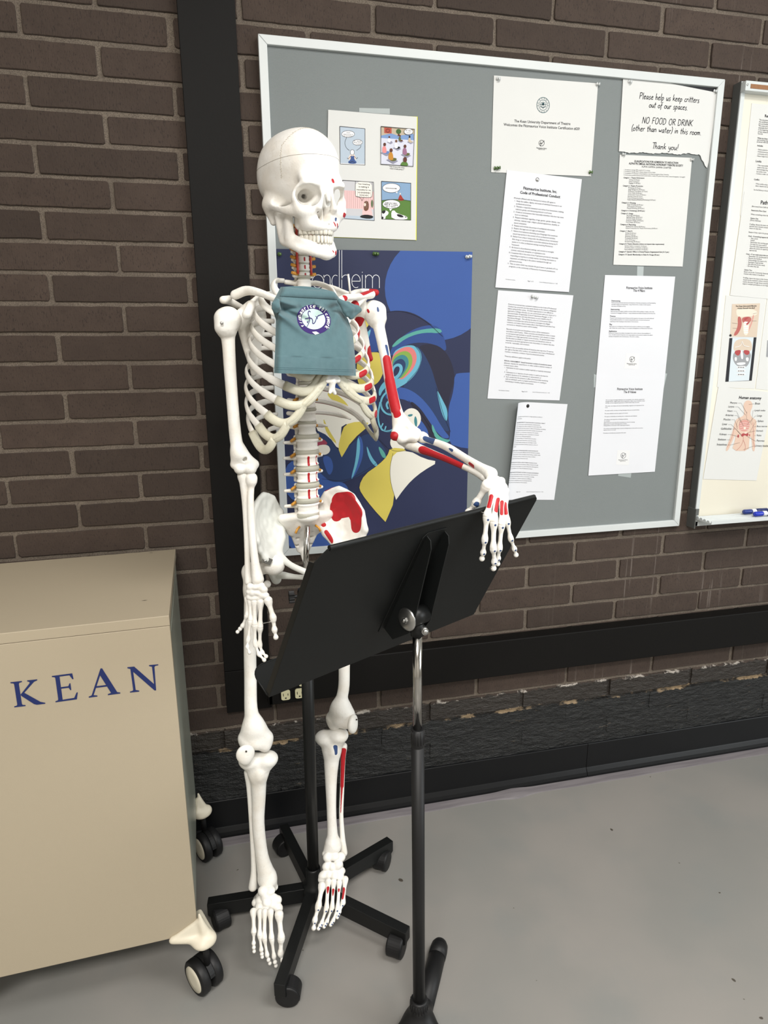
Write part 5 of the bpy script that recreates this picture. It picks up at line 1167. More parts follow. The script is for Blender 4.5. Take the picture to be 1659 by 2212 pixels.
def teeth(name, zroot, ztip, ay, ax, up):
    """sixteen crowns along the dental arch"""
    n = 14
    ws = [.0112, .0110, .0078, .0076, .0084, .0074, .0094] if up else [.0115, .0115, .0080, .0078, .0078, .0068, .0062]
    pos = []; s_ = 0
    for w_ in reversed(ws): pos.append((s_ + w_ / 2, w_)); s_ += w_
    for sx in (-1, 1):
        for d, w_ in pos:
            # arch: half ellipse depth ay, width ax, walked by arc length
            th = 0; acc = 0; st = .002
            while acc < d:
                acc += math.hypot(ax * math.cos(th), ay * math.sin(th)) * st; th += st
            x = sx * ax * math.sin(th); y = -ay * math.cos(th) - .0385; tx, ty = ax * math.cos(th) * sx, ay * math.sin(th); L_ = math.hypot(tx, ty); tx /= L_; ty /= L_; nx, ny = ty * sx * 1, -abs(tx)
            nx, ny = (-ty, tx) if (-ty * x + tx * (y + .0385)) > 0 else (ty, -tx)
            mb = MB(); back = w_ > .0102 and d > .02; dep = .0046 if back else .0030; hw = w_ * .5 * .96
            vs = []; rings = 7
            for i in range(rings):
                t = i / (rings - 1); z = zroot + (ztip - zroot) * t; bul = (.72 + .30 * math.sin(min(1, t * 1.25) * math.pi * .62)); wr = hw * bul; dr = dep * (.85 + .25 * math.sin(t * 2.6)) * (1 if back else (1.05 - .55 * t))
                if i == rings - 1: wr *= .86; dr *= .55
                for q in range(12):
                    a = q / 12 * 2 * math.pi; ca, sa = math.cos(a), math.sin(a); ca = math.copysign(abs(ca) ** .75, ca); sa = math.copysign(abs(sa) ** .75, sa)
                    vs.append(SM @ V((x + tx * wr * ca + nx * (dr * sa), y + ty * wr * ca + ny * (dr * sa), z)))
            fs = [(i * 12 + q, i * 12 + (q + 1) % 12, (i + 1) * 12 + (q + 1) % 12, (i + 1) * 12 + q) for i in range(rings - 1) for q in range(12)] + [tuple(range(12)), tuple((rings - 1) * 12 + q for q in range(12))]
            mb.add(vs, fs, 0, True); o = mb.build(name, M_teeth, SKULL); bmx = bmesh.new(); bmx.from_mesh(o.data); bmesh.ops.recalc_face_normals(bmx, faces=bmx.faces); bmx.to_mesh(o.data); bmx.free()
teeth('upper_tooth', -.1035, -.1178, .0545, .0310, True); teeth('lower_tooth', -.1325, -.1182, .0520, .0295, False)
# ---------------------------------------------------------------- spine
def spine_pt(v):
    """centre line of the vertebral bodies for a picture height v"""
    u = np.interp(v, [540, 610, 700, 830, 910, 1000, 1110], [653, 657, 662, 664, 664, 664, 666]); Y = np.interp(v, [540, 620, 760, 900, 1000, 1110], [-.005, .0, .030, .022, -.004, -.006])
    return bl(u, v, Y)
lum = [1097, 1064, 1028.5, 993.5, 960]; tho = [927.5 - 28.6 * i for i in range(12)]; cer = [tho[-1] - 18 - 17.0 * i for i in range(7)]
def vertebra(name, p, yaw, w, d, h, tp, sp, kind, red=None):
    S = SDF(.0017 if kind != 'c' else .0013); hh = h / 2
    for z in (-hh * .78, hh * .78): S.ell((0, 0, z), (w, d, h * .24), .004)
    S.ell((0, 0, 0), (w * .88, d * .88, hh * .95), .006)
    for s in (-1, 1):
        S.chain([(s * w * .55, d * .8, hh * .3), (s * w * .62, d * 1.7, hh * .2), (s * w * .3, d * 2.3, 0)], [.0048, .0045, .0042] if kind != 'c' else [.0032] * 3, .004)
        if kind == 'l': S.chain([(s * w * .65, d * 1.3, hh * .2), (s * tp, d * 1.35, hh * .35)], [.0052, .0036], .004)
        elif kind == 't': S.chain([(s * w * .65, d * 1.5, hh * .2), (s * tp, d * 2.1, hh * .5)], [.005, .0048], .004)
        else: S.chain([(s * w * .7, d * .5, 0), (s * tp, d * .5, -.001)], [.0038, .0034], .003); S.ball((s * w * .95, d * 1.2, 0), .0055, .004)
        S.chain([(s * w * .6, d * 1.8, -hh * 1.05), (s * w * .6, d * 1.7, hh * 1.2)], [.0042, .0042] if kind != 'c' else [.003, .003], .003)
    if kind == 'l': S.chain([(0, d * 2.3, 0), (0, d * 2.3 + sp, -hh * .4)], [.0045, .0055], .004); S.chain([(0, d * 2.4, hh * .2), (0, d * 2.3 + sp, hh * .2)], [.004, .005], .004)
    else: S.chain([(0, d * 2.3, 0), (0, d * 2.3 + sp * .8, -hh * (1.6 if kind == 't' else .4))], [.0042, .0036], .004)
    return sdf_obj(name, S, M_bone, SK, Matrix.Translation(p) @ Matrix.Rotation(yaw, 4, 'Z'), red=red)
def disc(p, yaw, w, d, h):
    mb = MB(); Mx = Matrix.Translation(p) @ Matrix.Rotation(yaw, 4, 'Z') @ Matrix.Diagonal((1, d / w, 1, 1))
    mb.lathe([(w * .5, -h * .5), (w * .93, -h * .5), (w * .99, -h * .25), (w * 1.0, 0), (w * .99, h * .25), (w * .93, h * .5), (w * .5, h * .5)], Mx, 28); mb.build('spinal_disc', M_disc, SK)
def nerve(p, yaw, s, x0, y0, L_, dz):
    Mx = Matrix.Translation(p) @ Matrix.Rotation(yaw, 4, 'Z'); mb = MB()
    mb.tube([Mx @ V((s * x0, y0, 0)), Mx @ V((s * (x0 + L_ * .5), y0 - .002, dz * .4)), Mx @ V((s * (x0 + L_), y0 - .003, dz))], [.0032, .0034, .003], 10); mb.build('spinal_nerve', M_nerve, SK)
YV = .28
for i, v in enumerate(lum):
    p = spine_pt(v); w, d, h = .0258, .0172, .0235
    red = [((-.004, -.0162, -.008), (-.004, -.0162, .008), .0030), ((.016, -.0132, -.008), (.016, -.0132, .008), .0026)] if i in (1, 2, 3) else None
    vertebra('lumbar_vertebra', p, YV, w, d, h, .043, .018, 'l', red); disc(spine_pt(v - 17), YV, .0268, .0180, .0105)
    for s in (-1, 1): nerve(spine_pt(v - 14), YV, s, .021, .012, .014, -.006)
disc(spine_pt(lum[0] + 15), YV, .0255, .0172, .011)
for i, v in enumerate(tho):
    p = spine_pt(v); f = 1 - i * .028
    vertebra('thoracic_vertebra', p, YV + .05, .0210 * f, .0155 * f, .0215 * f + .0005, .030, .012, 't')
    disc(spine_pt(v - 14.3), YV + .05, .0214 * f, .0158 * f, .0055)
    if i % 2 == 0:
        for s in (-1, 1): nerve(spine_pt(v - 9), YV, s, .016, .013, .012, -.004)
for i, v in enumerate(cer):
    p = spine_pt(v); red = [((-.002, -.0095, -.0022), (-.002, -.0095, .0022), .0022)] if i < 4 else None
    vertebra('cervical_vertebra', p, YAW, .0132, .0095, .0118, .021, .008, 'c', red); disc(spine_pt(v + 8.5), YAW, .0130, .0092, .0044)
    for s in (-1, 1): nerve(spine_pt(v - 2), YAW, s, .013, .002, .015, .002)
for s in (-1, 1):
    mb = MB(); mb.tube([spine_pt(v) + BFm.to_3x3() @ V((s * .0158, -.004, 0)) for v in np.linspace(cer[0] - 2, cer[6], 12)], .0024, 8); mb.build('vertebral_artery', M_artery, SK)
# ---------------------------------------------------------------- sternum, ribs, costal cartilage
zS0, zS1 = 1.452, 1.335      # manubrium top, body end
def ster(t): return V((-.004 - .010 * t, -.072 - .062 * t, zS0 + (zS1 - zS0) * t))
S = SDF(.0018)
S.tri(ster(0) + V((-.026, 0, 0)), ster(0) + V((.026, 0, 0)), ster(.3), .0045, .004); S.tri(ster(0) + V((-.026, 0, 0)), ster(.35) + V((-.012, 0, 0)), ster(.3), .0045, .004); S.tri(ster(0) + V((.026, 0, 0)), ster(.35) + V((.012, 0, 0)), ster(.3), .0045, .004)
S.tri(ster(.3) + V((-.011, 0, 0)), ster(.3) + V((.011, 0, 0)), ster(1) + V((.013, 0, 0)), .0042, .004); S.tri(ster(.3) + V((-.011, 0, 0)), ster(1) + V((-.013, 0, 0)), ster(1) + V((.013, 0, 0)), .0042, .004)
S.chain([ster(1), ster(1) + V((0, .002, -.014)), ster(1) + V((.006, .001, -.024))], [.0070, .0055, .0035], .004); S.chain([ster(1) + V((0, .002, -.012)), ster(1) + V((-.006, .001, -.022))], [.005, .0032], .003)
sdf_obj('sternum', S, M_bone, SK, BFm)
Wd = [.070, .098, .112, .119, .125, .131, .136, .139, .140, .137, .118, .085]
Dp = [.030, .050, .068, .082, .092, .098, .101, .101, .098, .090, .070, .045]     # half depth
Yc = [-.022, -.026, -.030, -.033, -.036, -.038, -.038, -.037, -.035, -.030, -.018, -.002]
Dr = [.056, .066, .076, .082, .087, .091, .098, .110, .122, .126, .058, .036]       # drop from back to front
Ae = [152, 148, 144, 140, 136, 130, 122, 112, 101, 88, 80, 60]                   # end angle of bony rib
attach = [0.08, .32, .46, .60, .72, .84, .94]
def rib_pt(i, a, s, z0):
    t = (1 - math.cos(a)) / 2; x = s * Wd[i] * math.sin(a) ** .85; y = Yc[i] + Dp[i] * math.cos(a) + (.012 * math.cos(a) ** 2 if math.cos(a) > 0 else 0)
    return V((x + .004, y, z0 - Dr[i] * t ** 1.15 + (.006 * math.sin(a))))
def flat_tube(mb, P, N, hh, tt, n=10):
    """flattened strip: P points, N outward normals, hh half height, tt half thickness"""
    m_ = len(P); vs = []
    for i in range(m_):
        T = (P[min(m_ - 1, i + 1)] - P[max(0, i - 1)]).normalized(); nn = (N[i] - T * N[i].dot(T)).normalized(); u = T.cross(nn)
        h_ = hh[i] if isinstance(hh, list) else hh; q_ = tt[i] if isinstance(tt, list) else tt
        for k in range(n):
            a = 2 * math.pi * k / n; vs.append(P[i] + u * (h_ * math.cos(a)) + nn * (q_ * math.sin(a)))
    fs = [(i * n + k, i * n + (k + 1) % n, (i + 1) * n + (k + 1) % n, (i + 1) * n + k) for i in range(m_ - 1) for k in range(n)]
    fs += [tuple(reversed(range(n))), tuple((m_ - 1) * n + k for k in range(n))]; mb.add(vs, fs, 0, True)
B3 = BFm.to_3x3(); ends = {}
for i in range(12):
    z0 = (spine_pt(tho[11 - i])).z + .004
    for s in (-1, 1):
        a0 = math.asin(min(.9, .022 / Wd[i])); a1 = math.radians(Ae[i]); n = 40; P = []; N = []
        for j in range(n):
            a = a0 + (a1 - a0) * j / (n - 1); P.append(BFm @ rib_pt(i, a, s, z0)); N.append(B3 @ V((s * math.sin(a), math.cos(a) * .9, .12 if i > 1 else .9)))
        if i < 2: hh = [.0045] * n
        hh = [(.0050 if j < 5 else .0068) * (1 + .14 * (j > n - 7)) * (.8 if i > 9 else 1) for j in range(n)]
        if i > 9: hh = [q_ * (1 if j < n - 10 else max(.3, (n - j) / 10)) for j, q_ in enumerate(hh)]
        mb = MB(); flat_tube(mb, P, N, hh, [.0036 if j < 5 else .0032 for j in range(n)])
        o = mb.build('rib', M_bone, SK, subsurf=0); ends[(i, s)] = (BFi @ P[-1], BFi @ P[-2])
        if s == 1:                                                                # painted muscle lines on the left ribs
            me = o.data; VV = np.array([v.co[:] for v in me.vertices]); nr = len(P); off = np.array(o.location)
            for nm, sg in (('red', 1), ('blue', -1)):
                a_ = me.attributes.new(nm, 'FLOAT', 'POINT'); vals = np.full(len(VV), -.01)
                for j in range(6, nr - 3):
                    for k in range(10):
                        if nm == 'red' and k in (5, 6): vals[j * 10 + k] = .001
                        if nm == 'blue' and k in (8,) and i > 4: vals[j * 10 + k] = .0008
                if nm == 'red' and 1 < i < 9:
                    for j in range(nr - 9, nr - 3):
                        for k in (1, 2, 3, 4): vals[j * 10 + k] = .0012
                a_.data.foreach_set('value', vals.astype(np.float32))
cartP = {}
for s in (-1, 1):
    for i in range(10):
        e, e2 = ends[(i, s)]; dirv = (e - e2).normalized()
        if i < 7: tgt = ster(attach[i]) + V((s * (.022 if i == 0 else .013), -.001, 0)); c1 = e + dirv * (.012 + .006 * i); c2 = tgt + V((s * (.012 + .0045 * i), .005, -(.004 + .0088 * i)))
        else:
            k_ = i - 7; base = cartP[(6, s)][[9, 7, 5][k_]] if k_ == 0 else cartP[(i - 1, s)][8]
            tgt = base; c1 = e + dirv * .042 + V((0, 0, -.012)); c2 = tgt + V((s * .014, .006, -.034))
        P = []
        for j in range(18):
            t = j / 17; P.append(e * (1 - t) ** 3 + c1 * 3 * t * (1 - t) ** 2 + c2 * 3 * t * t * (1 - t) + tgt * t ** 3)
        cartP[(i, s)] = P
        N = [B3 @ V((s * .35 * (1 - j / 17) + (p.x) * 3, -1, .1)) for j, p in enumerate(P)]
        mb = MB(); flat_tube(mb, [BFm @ p for p in P], N, [(.0078 if i < 5 else .0090) - .0006 * (j / 17) for j in range(18)], .0042); o = mb.build('costal_cartilage', M_cart, SK)
        if s == 1 and 2 < i < 8:
            VV = np.array([v.co[:] for v in o.data.vertices]); of = B3 @ V((.3, -1, 0)) * .0035; a_ = o.data.attributes.new('red', 'FLOAT', 'POINT')
            a_.data.foreach_set('value', patchd(VV, [((BFm @ P[3]) + of, (BFm @ P[6]) + of, .0062)]).astype(np.float32))
# webbing of the merged costal margin, one each side
for s in (-1, 1):
    S = SDF(.0022)
    A = cartP[(6, s)]; Bq = cartP[(7, s)]; Cq = cartP[(8, s)]
    for X_, Y_, j0 in ((A, Bq, 8), (Bq, Cq, 8), (cartP[(5, s)], A, 12), (Cq, cartP[(9, s)], 9)):
        for j in range(j0, 17):
            a, b = X_[j], X_[j + 1]; c = min(Y_, key=lambda q: (q - a).length); c2 = min(Y_, key=lambda q: (q - b).length)
            S.tri(a, b, c, .0036, .003)
            if (c - c2).length > 1e-4: S.tri(b, c2, c, .0036, .003)
    red = [(cartP[(7, s)][11] + V((0, -.003, .004)), cartP[(7, s)][14] + V((0, -.003, .004)), .0045)] if s == 1 else None
    sdf_obj('costal_margin', S, M_cart, SK, BFm)
# ---------------------------------------------------------------- pelvis
PO = spine_pt(1110); PM = frame(.13, V((PO.x, PO.y - .002, 0))); PZ = PO.z
def pm(x, y, z): return V((x, y, z + PZ))
S = SDF(.0018)
for s in (-1, 1):
    S.tri(pm(0, .005, -.004), pm(s * .052, .022, -.010), pm(s * .030, .040, -.045), .010, .008); S.tri(pm(0, .005, -.004), pm(s * .030, .040, -.045), pm(0, .05, -.06), .009, .008)
    S.tri(pm(0, .05, -.06), pm(s * .028, .042, -.05), pm(s * .010, .060, -.098), .0055, .006)
S.ell(pm(0, .0, -.006), (.024, .016, .012), .006)
S.chain([pm(0, .058, -.098), pm(0, .055, -.116), pm(0, .046, -.130)], [.009, .006, .003], .004)
for s in (-1, 1):
    for j in range(4): S.ball(pm(s * .016, .026 + .009 * j, -.028 - .018 * j), .0042, .002, True)
SAC = sdf_obj('sacrum', S, M_bone, SK, PM)
for s in (-1, 1):
    for j in range(1):
        p = PM @ pm(s * .018, .012 + .009 * j, -.030 - .02 * j); mb = MB(); mb.tube([p, p + V((s * .006, -.006, -.004)), p + V((s * .010, -.008, -.012))], .0026, 8); mb.build('spinal_nerve', M_nerve, SK)
PMh = PM @ Matrix.Translation((-.009, 0, 0)) @ Matrix.Diagonal((.91, 1, 1, 1))
def hip(s):
    S = SDF(.0018); g = lambda x, y, z: pm(s * x, y, z)
    psis, c1, c2, c3, c4, asis, notch1, aiis = g(.046, .052, -.002), g(.066, .036, .034), g(.092, .014, .047), g(.116, -.014, .034), g(.130, -.040, .004), g(.128, -.066, -.030), g(.122, -.064, -.050), g(.108, -.060, -.070)
    acet = g(.092, -.004, -.084); arc_, arc2, sj = g(.056, .010, -.050), g(.074, -.024, -.074), g(.048, .036, -.038); ctr = g(.099, .004, -.012)
    ring_ = [psis, c1, c2, c3, c4, asis, notch1, aiis, arc2, arc_, sj]
    av = sum(ring_, V((0, 0, 0))) / len(ring_); Dv = ctr - av; N_ = len(ring_)
    m1 = [av + (p - av) * .68 + Dv * .52 for p in ring_]; m0 = [av + (p - av) * .34 + Dv * .88 for p in ring_]
    for i in range(N_):
        j = (i + 1) % N_; S.tri(ctr, m0[i], m0[j], .0036, .009); S.tri(m0[i], m1[i], m1[j], .0036, .009); S.tri(m0[i], m1[j], m0[j], .0036, .009); S.tri(m1[i], ring_[i], ring_[j], .0036, .009); S.tri(m1[i], ring_[j], m1[j], .0036, .009)
    S.chain([psis, c1, c2, c3, c4, asis], [.0062, .0056, .0060, .0066, .0060, .0066], .004); S.chain([asis, notch1, aiis], [.006, .004, .0062], .005)
    S.chain([sj, arc_, arc2], [.0078, .0072, .0082], .008); S.tri(arc_, arc2, acet, .008, .01); S.tri(psis, sj, arc_, .007, .008); S.tri(aiis, arc2, acet, .0085, .01)
    S.ball(acet, .024, .010)
    S.chain([arc2, g(.056, -.062, -.088), g(.028, -.084, -.100), g(.008, -.090, -.108)], [.0096, .0072, .0074, .0090], .006)     # upper branch of pubis
    S.chain([g(.008, -.089, -.106), g(.010, -.080, -.116), g(.036, -.045, -.124), g(.064, .004, -.132)], [.0085, .0070, .0060, .0090], .006)
    S.chain([g(.070, .022, -.146), g(.080, .022, -.124), g(.086, .010, -.100)], [.0130, .0120, .0130], .008)
    S.ball(g(.108, -.030, -.112), .0245, .003, True)
    red = blue = None
    if s == 1:
        red = [(g(.090, .004, .018), g(.104, -.012, .022), .023), (g(.104, -.012, .022), g(.116, -.034, -.002), .020), (g(.116, -.034, -.002), g(.114, -.044, -.024), .017), (g(.086, .010, .002), g(.082, .008, -.008), .017), (g(.086, .010, .002), g(.104, -.012, .010), .022), (g(.112, -.020, .0), g(.098, -.006, .0), .010),
               (g(.066, -.036, -.080), g(.052, -.060, -.082), .006), (g(.052, .0, -.044), g(.066, -.020, -.068), .0055), (g(.066, .036, .042), g(.084, .024, .052), .0045), (g(.050, .02, -.03), g(.052, .016, -.032), .006), (g(.090, -.045, -.086), g(.075, -.045, -.082), .006)]
        blue = [(g(.118, -.010, .034), g(.133, -.040, .006), .0018), (g(.133, -.040, .006), g(.132, -.060, -.024), .0016)]
    return sdf_obj('hip_bone', S, M_bone if s == 1 else M_hip, SK, PMh, red=red, blue=blue, smooth=26)
M_hip = mat('pale_hip_plastic', (222, 224, 218), .4, spec=.45, noise=.1, nscale=30)
hip(-1); hip(1)
# ---------------------------------------------------------------- shoulder girdle
def scapula(s, gl, acr, inf, cor):
    """gl glenoid, acr acromion tip, inf lower angle, cor coracoid tip: world points"""
    S = SDF(.0018); W3 = B3; off = lambda x, y, z: W3 @ V((s * x, y, z))
    med = gl + off(-.085, .055, .010); sup = gl + off(-.070, .042, .048); notch = gl + off(-.030, .012, .032); spm = gl + off(-.084, .060, -.012)
    S.tri(gl + off(-.012, .01, .01), sup, med, .0022, .003); S.tri(gl + off(-.012, .01, 0), med, inf, .0022, .003); S.tri(gl + off(-.01, .008, .012), notch, sup, .0024, .003)
    S.chain([gl + off(-.006, .006, -.014), gl.lerp(inf, .5) + off(0, .006, 0), inf], [.0085, .0058, .0052], .006); S.chain([inf, spm, med, sup, notch], [.005, .0036, .0034, .0032, .0034], .004)
    S.ell(gl, (.010, .013, .019), .006); S.chain([gl + off(-.008, .004, .0), gl + off(-.022, .012, .0)], [.013, .011], .008)
    S.chain([gl + off(-.010, -.004, .018), gl + off(-.014, -.022, .026), cor], [.0092, .0085, .0088], .006)
    sp1 = gl + off(-.020, .036, .026)
    S.chain([spm, gl + off(-.050, .052, .018), sp1, gl + off(.004, .034, .036), acr], [.0035, .0050, .0062, .0072, .0068], .005); S.tri(sp1, gl + off(-.050, .050, .018), gl + off(-.034, .022, .006), .0030, .004)
    S.tri(gl + off(.004, .034, .036), acr, gl + off(.010, .018, .040), .0052, .005)
    red = blue = None
    if s == 1: red = [(acr, acr + off(-.004, .0, .002), .013), (cor, cor, .011), (gl + off(-.006, .006, -.020), gl + off(-.01, .008, -.028), .010), (inf + off(.0, -.004, .02), inf, .010)]
    return sdf_obj('scapula', S, M_bone, SK, None, red=red, blue=blue, smooth=4)
def yb(local_y, u):      # helper: world y on the body plane is not constant, so points are set by pixel and world depth
    return local_y
glR, acR, inR, coR = at(518, 690, -.385), at(482, 648, -.385), at(548, 806, -.335), at(533, 680, -.425)
glL, acL, inL, coL = at(786, 668, -.262), at(812, 632, -.245), at(800, 775, -.245), at(765, 660, -.320)
scapula(-1, glR, acR, inR, coR); scapula(1, glL, acL, inL, coL)
def clavicle(pts, red):
    S = SDF(.0017); S.chain(pts, [.0105, .0072, .0066, .0070, .0088, .0090], .006)
    return sdf_obj('clavicle', S, M_bone, SK, None, red=red)
cR = [BF(-.026, -.082, 1.462), at(640, 652, -.445), at(600, 647, -.445), at(560, 632, -.420), at(532, 628, -.395), at(508, 637, -.385)]
cL = [BF(.022, -.082, 1.470), at(742, 645, -.375), at(762, 642, -.345), at(780, 640, -.310), at(795, 637, -.280), at(802, 636, -.265)]
clavicle(cR, None); clavicle(cL, [(cL[1] + V((0, -.004, .0)), cL[1] + V((.004, -.006, 0)), .0065), (cL[3] + V((0, -.004, .008)), cL[5] + V((-.004, -.004, .008)), .0085)])
mb = MB(); mb.tube([at(757, 640, -.28), at(754, 610, -.282), at(752, 592, -.284)], .0022, 8); mb.build('support_pin', M_bone, SK)
# ---------------------------------------------------------------- arms
def upper_arm(hd, pts, ep, el, side, red=None, blue=None, med=None):
    """hd head centre, pts shaft, ep pair of epicondyles, el centre of the elbow"""
    S = SDF(.0019); S.ball(hd, .0238, .004)
    S.chain([hd + side * .014 + V((0, -.002, .002)), hd + side * .016 + V((0, -.004, -.014))], [.0150, .0140], .010); S.chain([hd + side * .004 + V((0, -.016, -.004)), hd + side * .004 + V((0, -.014, -.018))], [.0080, .0075], .006)
    S.chain([hd + side * .006 + V((0, 0, -.018))] + pts, [.0180, .0128, .0116, .0112, .0118, .0130], .010)
    S.chain([pts[-1], ep[0]], [.0105, .0082], .014); S.chain([pts[-1], ep[1]], [.0105, .0082], .014); S.tri(pts[-1], ep[0], ep[1], .0062, .010)
    ax = (ep[1] - ep[0]); S.chain([ep[0].lerp(ep[1], .22) + el, ep[0].lerp(ep[1], .45) + el, ep[0].lerp(ep[1], .62) + el, ep[0].lerp(ep[1], .80) + el], [.0112, .0085, .0095, .0118], .003)
    S.ball(ep[0].lerp(ep[1], .5) - el * .9 + V((0, -.010, .006)), .0062, .004, True)
    return sdf_obj('humerus', S, M_bone, SK, None, red=red, blue=blue)
hR = at(494, 690, -.400); yR = -.415
upper_arm(hR, [at(493, 735, -.402), at(497, 800, -.405), at(503, 880, -.410), at(509, 945, -.415), at(516, 978, -.418)], (at(508, 1003, yR), at(549, 1003, yR - .006)), V((0, -.004, -.008)), (hR - glR).normalized(), None, None)
mb = MB(); c = at(479, 698, -.428); mb.lathe([(.0032, 0), (.0030, .0012), (.0012, .0014)], aim(c + V((0, -.004, 0)), c + V((0, .02, 0))), 14); mb.build('shoulder_screw', M_dullsteel, SK)
hL = at(806, 673, -.262)
pL = [at(818, 705, -.275), at(829, 755, -.305), at(841, 820, -.345), at(853, 875, -.385), at(865, 912, -.408)]
red = [(at(837, 776, -.330), at(843, 820, -.356), .0105), (at(843, 820, -.356), at(853, 880, -.400), .0125), (at(853, 880, -.398), at(858, 896, -.412), .0085), (at(790, 668, -.285), at(793, 674, -.287), .0085), (at(850, 943, -.425), at(851, 943, -.43), .0105)]
blue = [(at(815, 657, -.292), at(818, 670, -.295), .0065), (at(824, 715, -.290), at(832, 742, -.305), .0040), (at(834, 748, -.312), at(837, 768, -.322), .0040)]
upper_arm(hL, pL, (at(853, 942, -.425), at(900, 935, -.430)), V((.002, -.006, -.006)), V((.5, -.4, .0)).normalized(), red, blue)
def forearm(rad, uln, redu=None, bluer=None, redr=None, olec=None):
    S = SDF(.0018); n = len(uln) - 1
    S.chain(uln, [.0118, .0098, .0072, .0062, .0056, .0062, .0078][:len(uln)], .006)
    if olec is not None: S.chain([uln[0], olec], [.0115, .0098], .006)
    sdf_obj('ulna', S, M_bone, SK, None, red=redu)
    S = SDF(.0018); d = (V(rad[1]) - V(rad[0])).normalized()
    S.cap(V(rad[0]) - d * .003, V(rad[0]) + d * .002, .0116, .0112, .002); S.chain(rad, [.0085, .0066, .0070, .0078, .0076, .0088, .0122][:len(rad)], .006)
    sdf_obj('radius', S, M_bone, SK, None, blue=bluer, red=redr)
forearm([at(543, 1036, -.424), at(542, 1056, -.425), at(541, 1085, -.43), at(543, 1130, -.435), at(547, 1180, -.445), at(552, 1222, -.452), at(557, 1252, -.458)],
        [at(527, 1028, -.412), at(529, 1050, -.416), at(531, 1095, -.42), at(533, 1150, -.428), at(534, 1200, -.436), at(535, 1238, -.440), at(537, 1257, -.444)], olec=at(525, 1012, -.398))
forearm([at(913, 945, -.425), at(923, 950, -.440), at(945, 957, -.470), at(970, 968, -.51), at(1005, 990, -.57), at(1038, 1010, -.625), at(1060, 1024, -.655)],
        [at(884, 958, -.418), at(903, 968, -.440), at(935, 980, -.482), at(965, 992, -.528), at(1005, 1010, -.585), at(1030, 1022, -.622), at(1046, 1031, -.645)], olec=at(868, 952, -.402),
        redu=[(at(912, 972, -.462), at(990, 1004, -.575), .0105)], redr=[(at(1013, 1002, -.60), at(1024, 1008, -.615), .0040)], bluer=[(at(918, 946, -.446), at(932, 952, -.462), .0085), (at(965, 966, -.52), at(978, 974, -.535), .0030)])
# ---------------------------------------------------------------- hands and feet
def phal(S, a, b, r):
    a = V(a); b = V(b); m1 = a.lerp(b, .35); m2 = a.lerp(b, .72)
    S.chain([a, m1, m2, b], [r * 1.12, r * .66, r * .62, r * .92], .002)
def digit(chain_, rs, red=None, blue=None, parent=None, first='metacarpal', h=.0012, gap=.06):
    """chain_: joints from the base; first piece is its own bone, the rest the finger"""
    pts = [V(p) for p in chain_]; S = SDF(h); a, b = pts[0], pts[1]; phal(S, a.lerp(b, .03), b, rs[0]); sdf_obj(first, S, M_bone, parent, None, red=red, blue=blue)
    S = SDF(h); bl_ = []
    for i in range(1, len(pts) - 1):
        a = pts[i].lerp(pts[i + 1], gap + .04); b = pts[i + 1]; phal(S, a, a.lerp(b, .94), rs[i])
        if blue is not None or red is not None: bl_.append((a + (b - a) * .06 + V((0, -rs[i], 0)), a + (b - a) * .06 + V((0, -rs[i], 0)), .0024))
    S.ball(pts[-1], rs[-1] * .95, .002)
    return sdf_obj('finger' if first == 'metacarpal' else 'toe', S, M_bone, parent, None, blue=bl_ or None)
def carpus(name, pts, r, red=None, blue=None):
    S = SDF(.0013); R_ = random.Random(5)
    for p in pts: S.ell(V(p), (r * R_.uniform(.9, 1.3), r * R_.uniform(.9, 1.15), r * R_.uniform(.8, 1.1)), .0030, R=Matrix.Rotation(R_.uniform(-.7, .7), 3, 'Y'))
    return sdf_obj(name, S, M_bone, SK, None, red=red, blue=blue)
yh = -.462
wr = carpus('wrist_bones', [at(u, v, y) for u, v, y in ((541, 1268, yh), (552, 1268, yh - .004), (563, 1267, yh - .004), (570, 1274, yh - .008), (538, 1278, yh), (547, 1280, yh - .005), (557, 1281, yh - .006), (566, 1285, yh - .008), (574, 1287, yh - .010), (539, 1289, yh), (549, 1291, yh - .004), (560, 1292, yh - .006))], .0074)
HR = [([(579, 1296), (590, 1334), (593, 1360), (596, 1377)], [.0078, .0062, .0052], (-.476, -.486, -.490, -.494)),
      ([(563, 1298), (562, 1353), (561, 1392), (566, 1409), (575, 1418)], [.0068, .0056, .0046, .0040], (-.470, -.476, -.474, -.478, -.486)),
      ([(549, 1297), (550, 1347), (551, 1391), (559, 1413), (571, 1426)], [.0066, .0056, .0046, .0040], (-.466, -.474, -.476, -.482, -.490)),
      ([(540, 1295), (541, 1338), (536, 1382), (534, 1397), (539, 1410)], [.0060, .0050, .0042, .0036], (-.462, -.470, -.474, -.480, -.486)),
      ([(534, 1292), (534, 1328), (524, 1352), (519, 1358), (513, 1365)], [.0056, .0048, .0042, .0038], (-.456, -.462, -.458, -.457, -.456))]
for P, rs, ys_ in HR: digit([at(u, v, y) for (u, v), y in zip(P, ys_)], rs, parent=wr)
mb = MB(); mb.tube([at(566, 1347, -.477), at(590, 1342, -.488)], .0009, 6); mb.build('finger_spring', M_dullsteel, wr)
wl = carpus('wrist_bones', [at(u, v, y) for u, v, y in ((1060, 1036, -.665), (1070, 1035, -.668), (1080, 1041, -.665), (1052, 1044, -.672), (1064, 1045, -.674), (1076, 1047, -.674), (1087, 1050, -.668), (1056, 1053, -.680), (1068, 1056, -.682), (1079, 1058, -.682), (1089, 1062, -.676), (1089, 1070, -.68))], .0078,
            red=[(at(1057, 1041, -.686), at(1056, 1044, -.686), .0040)])
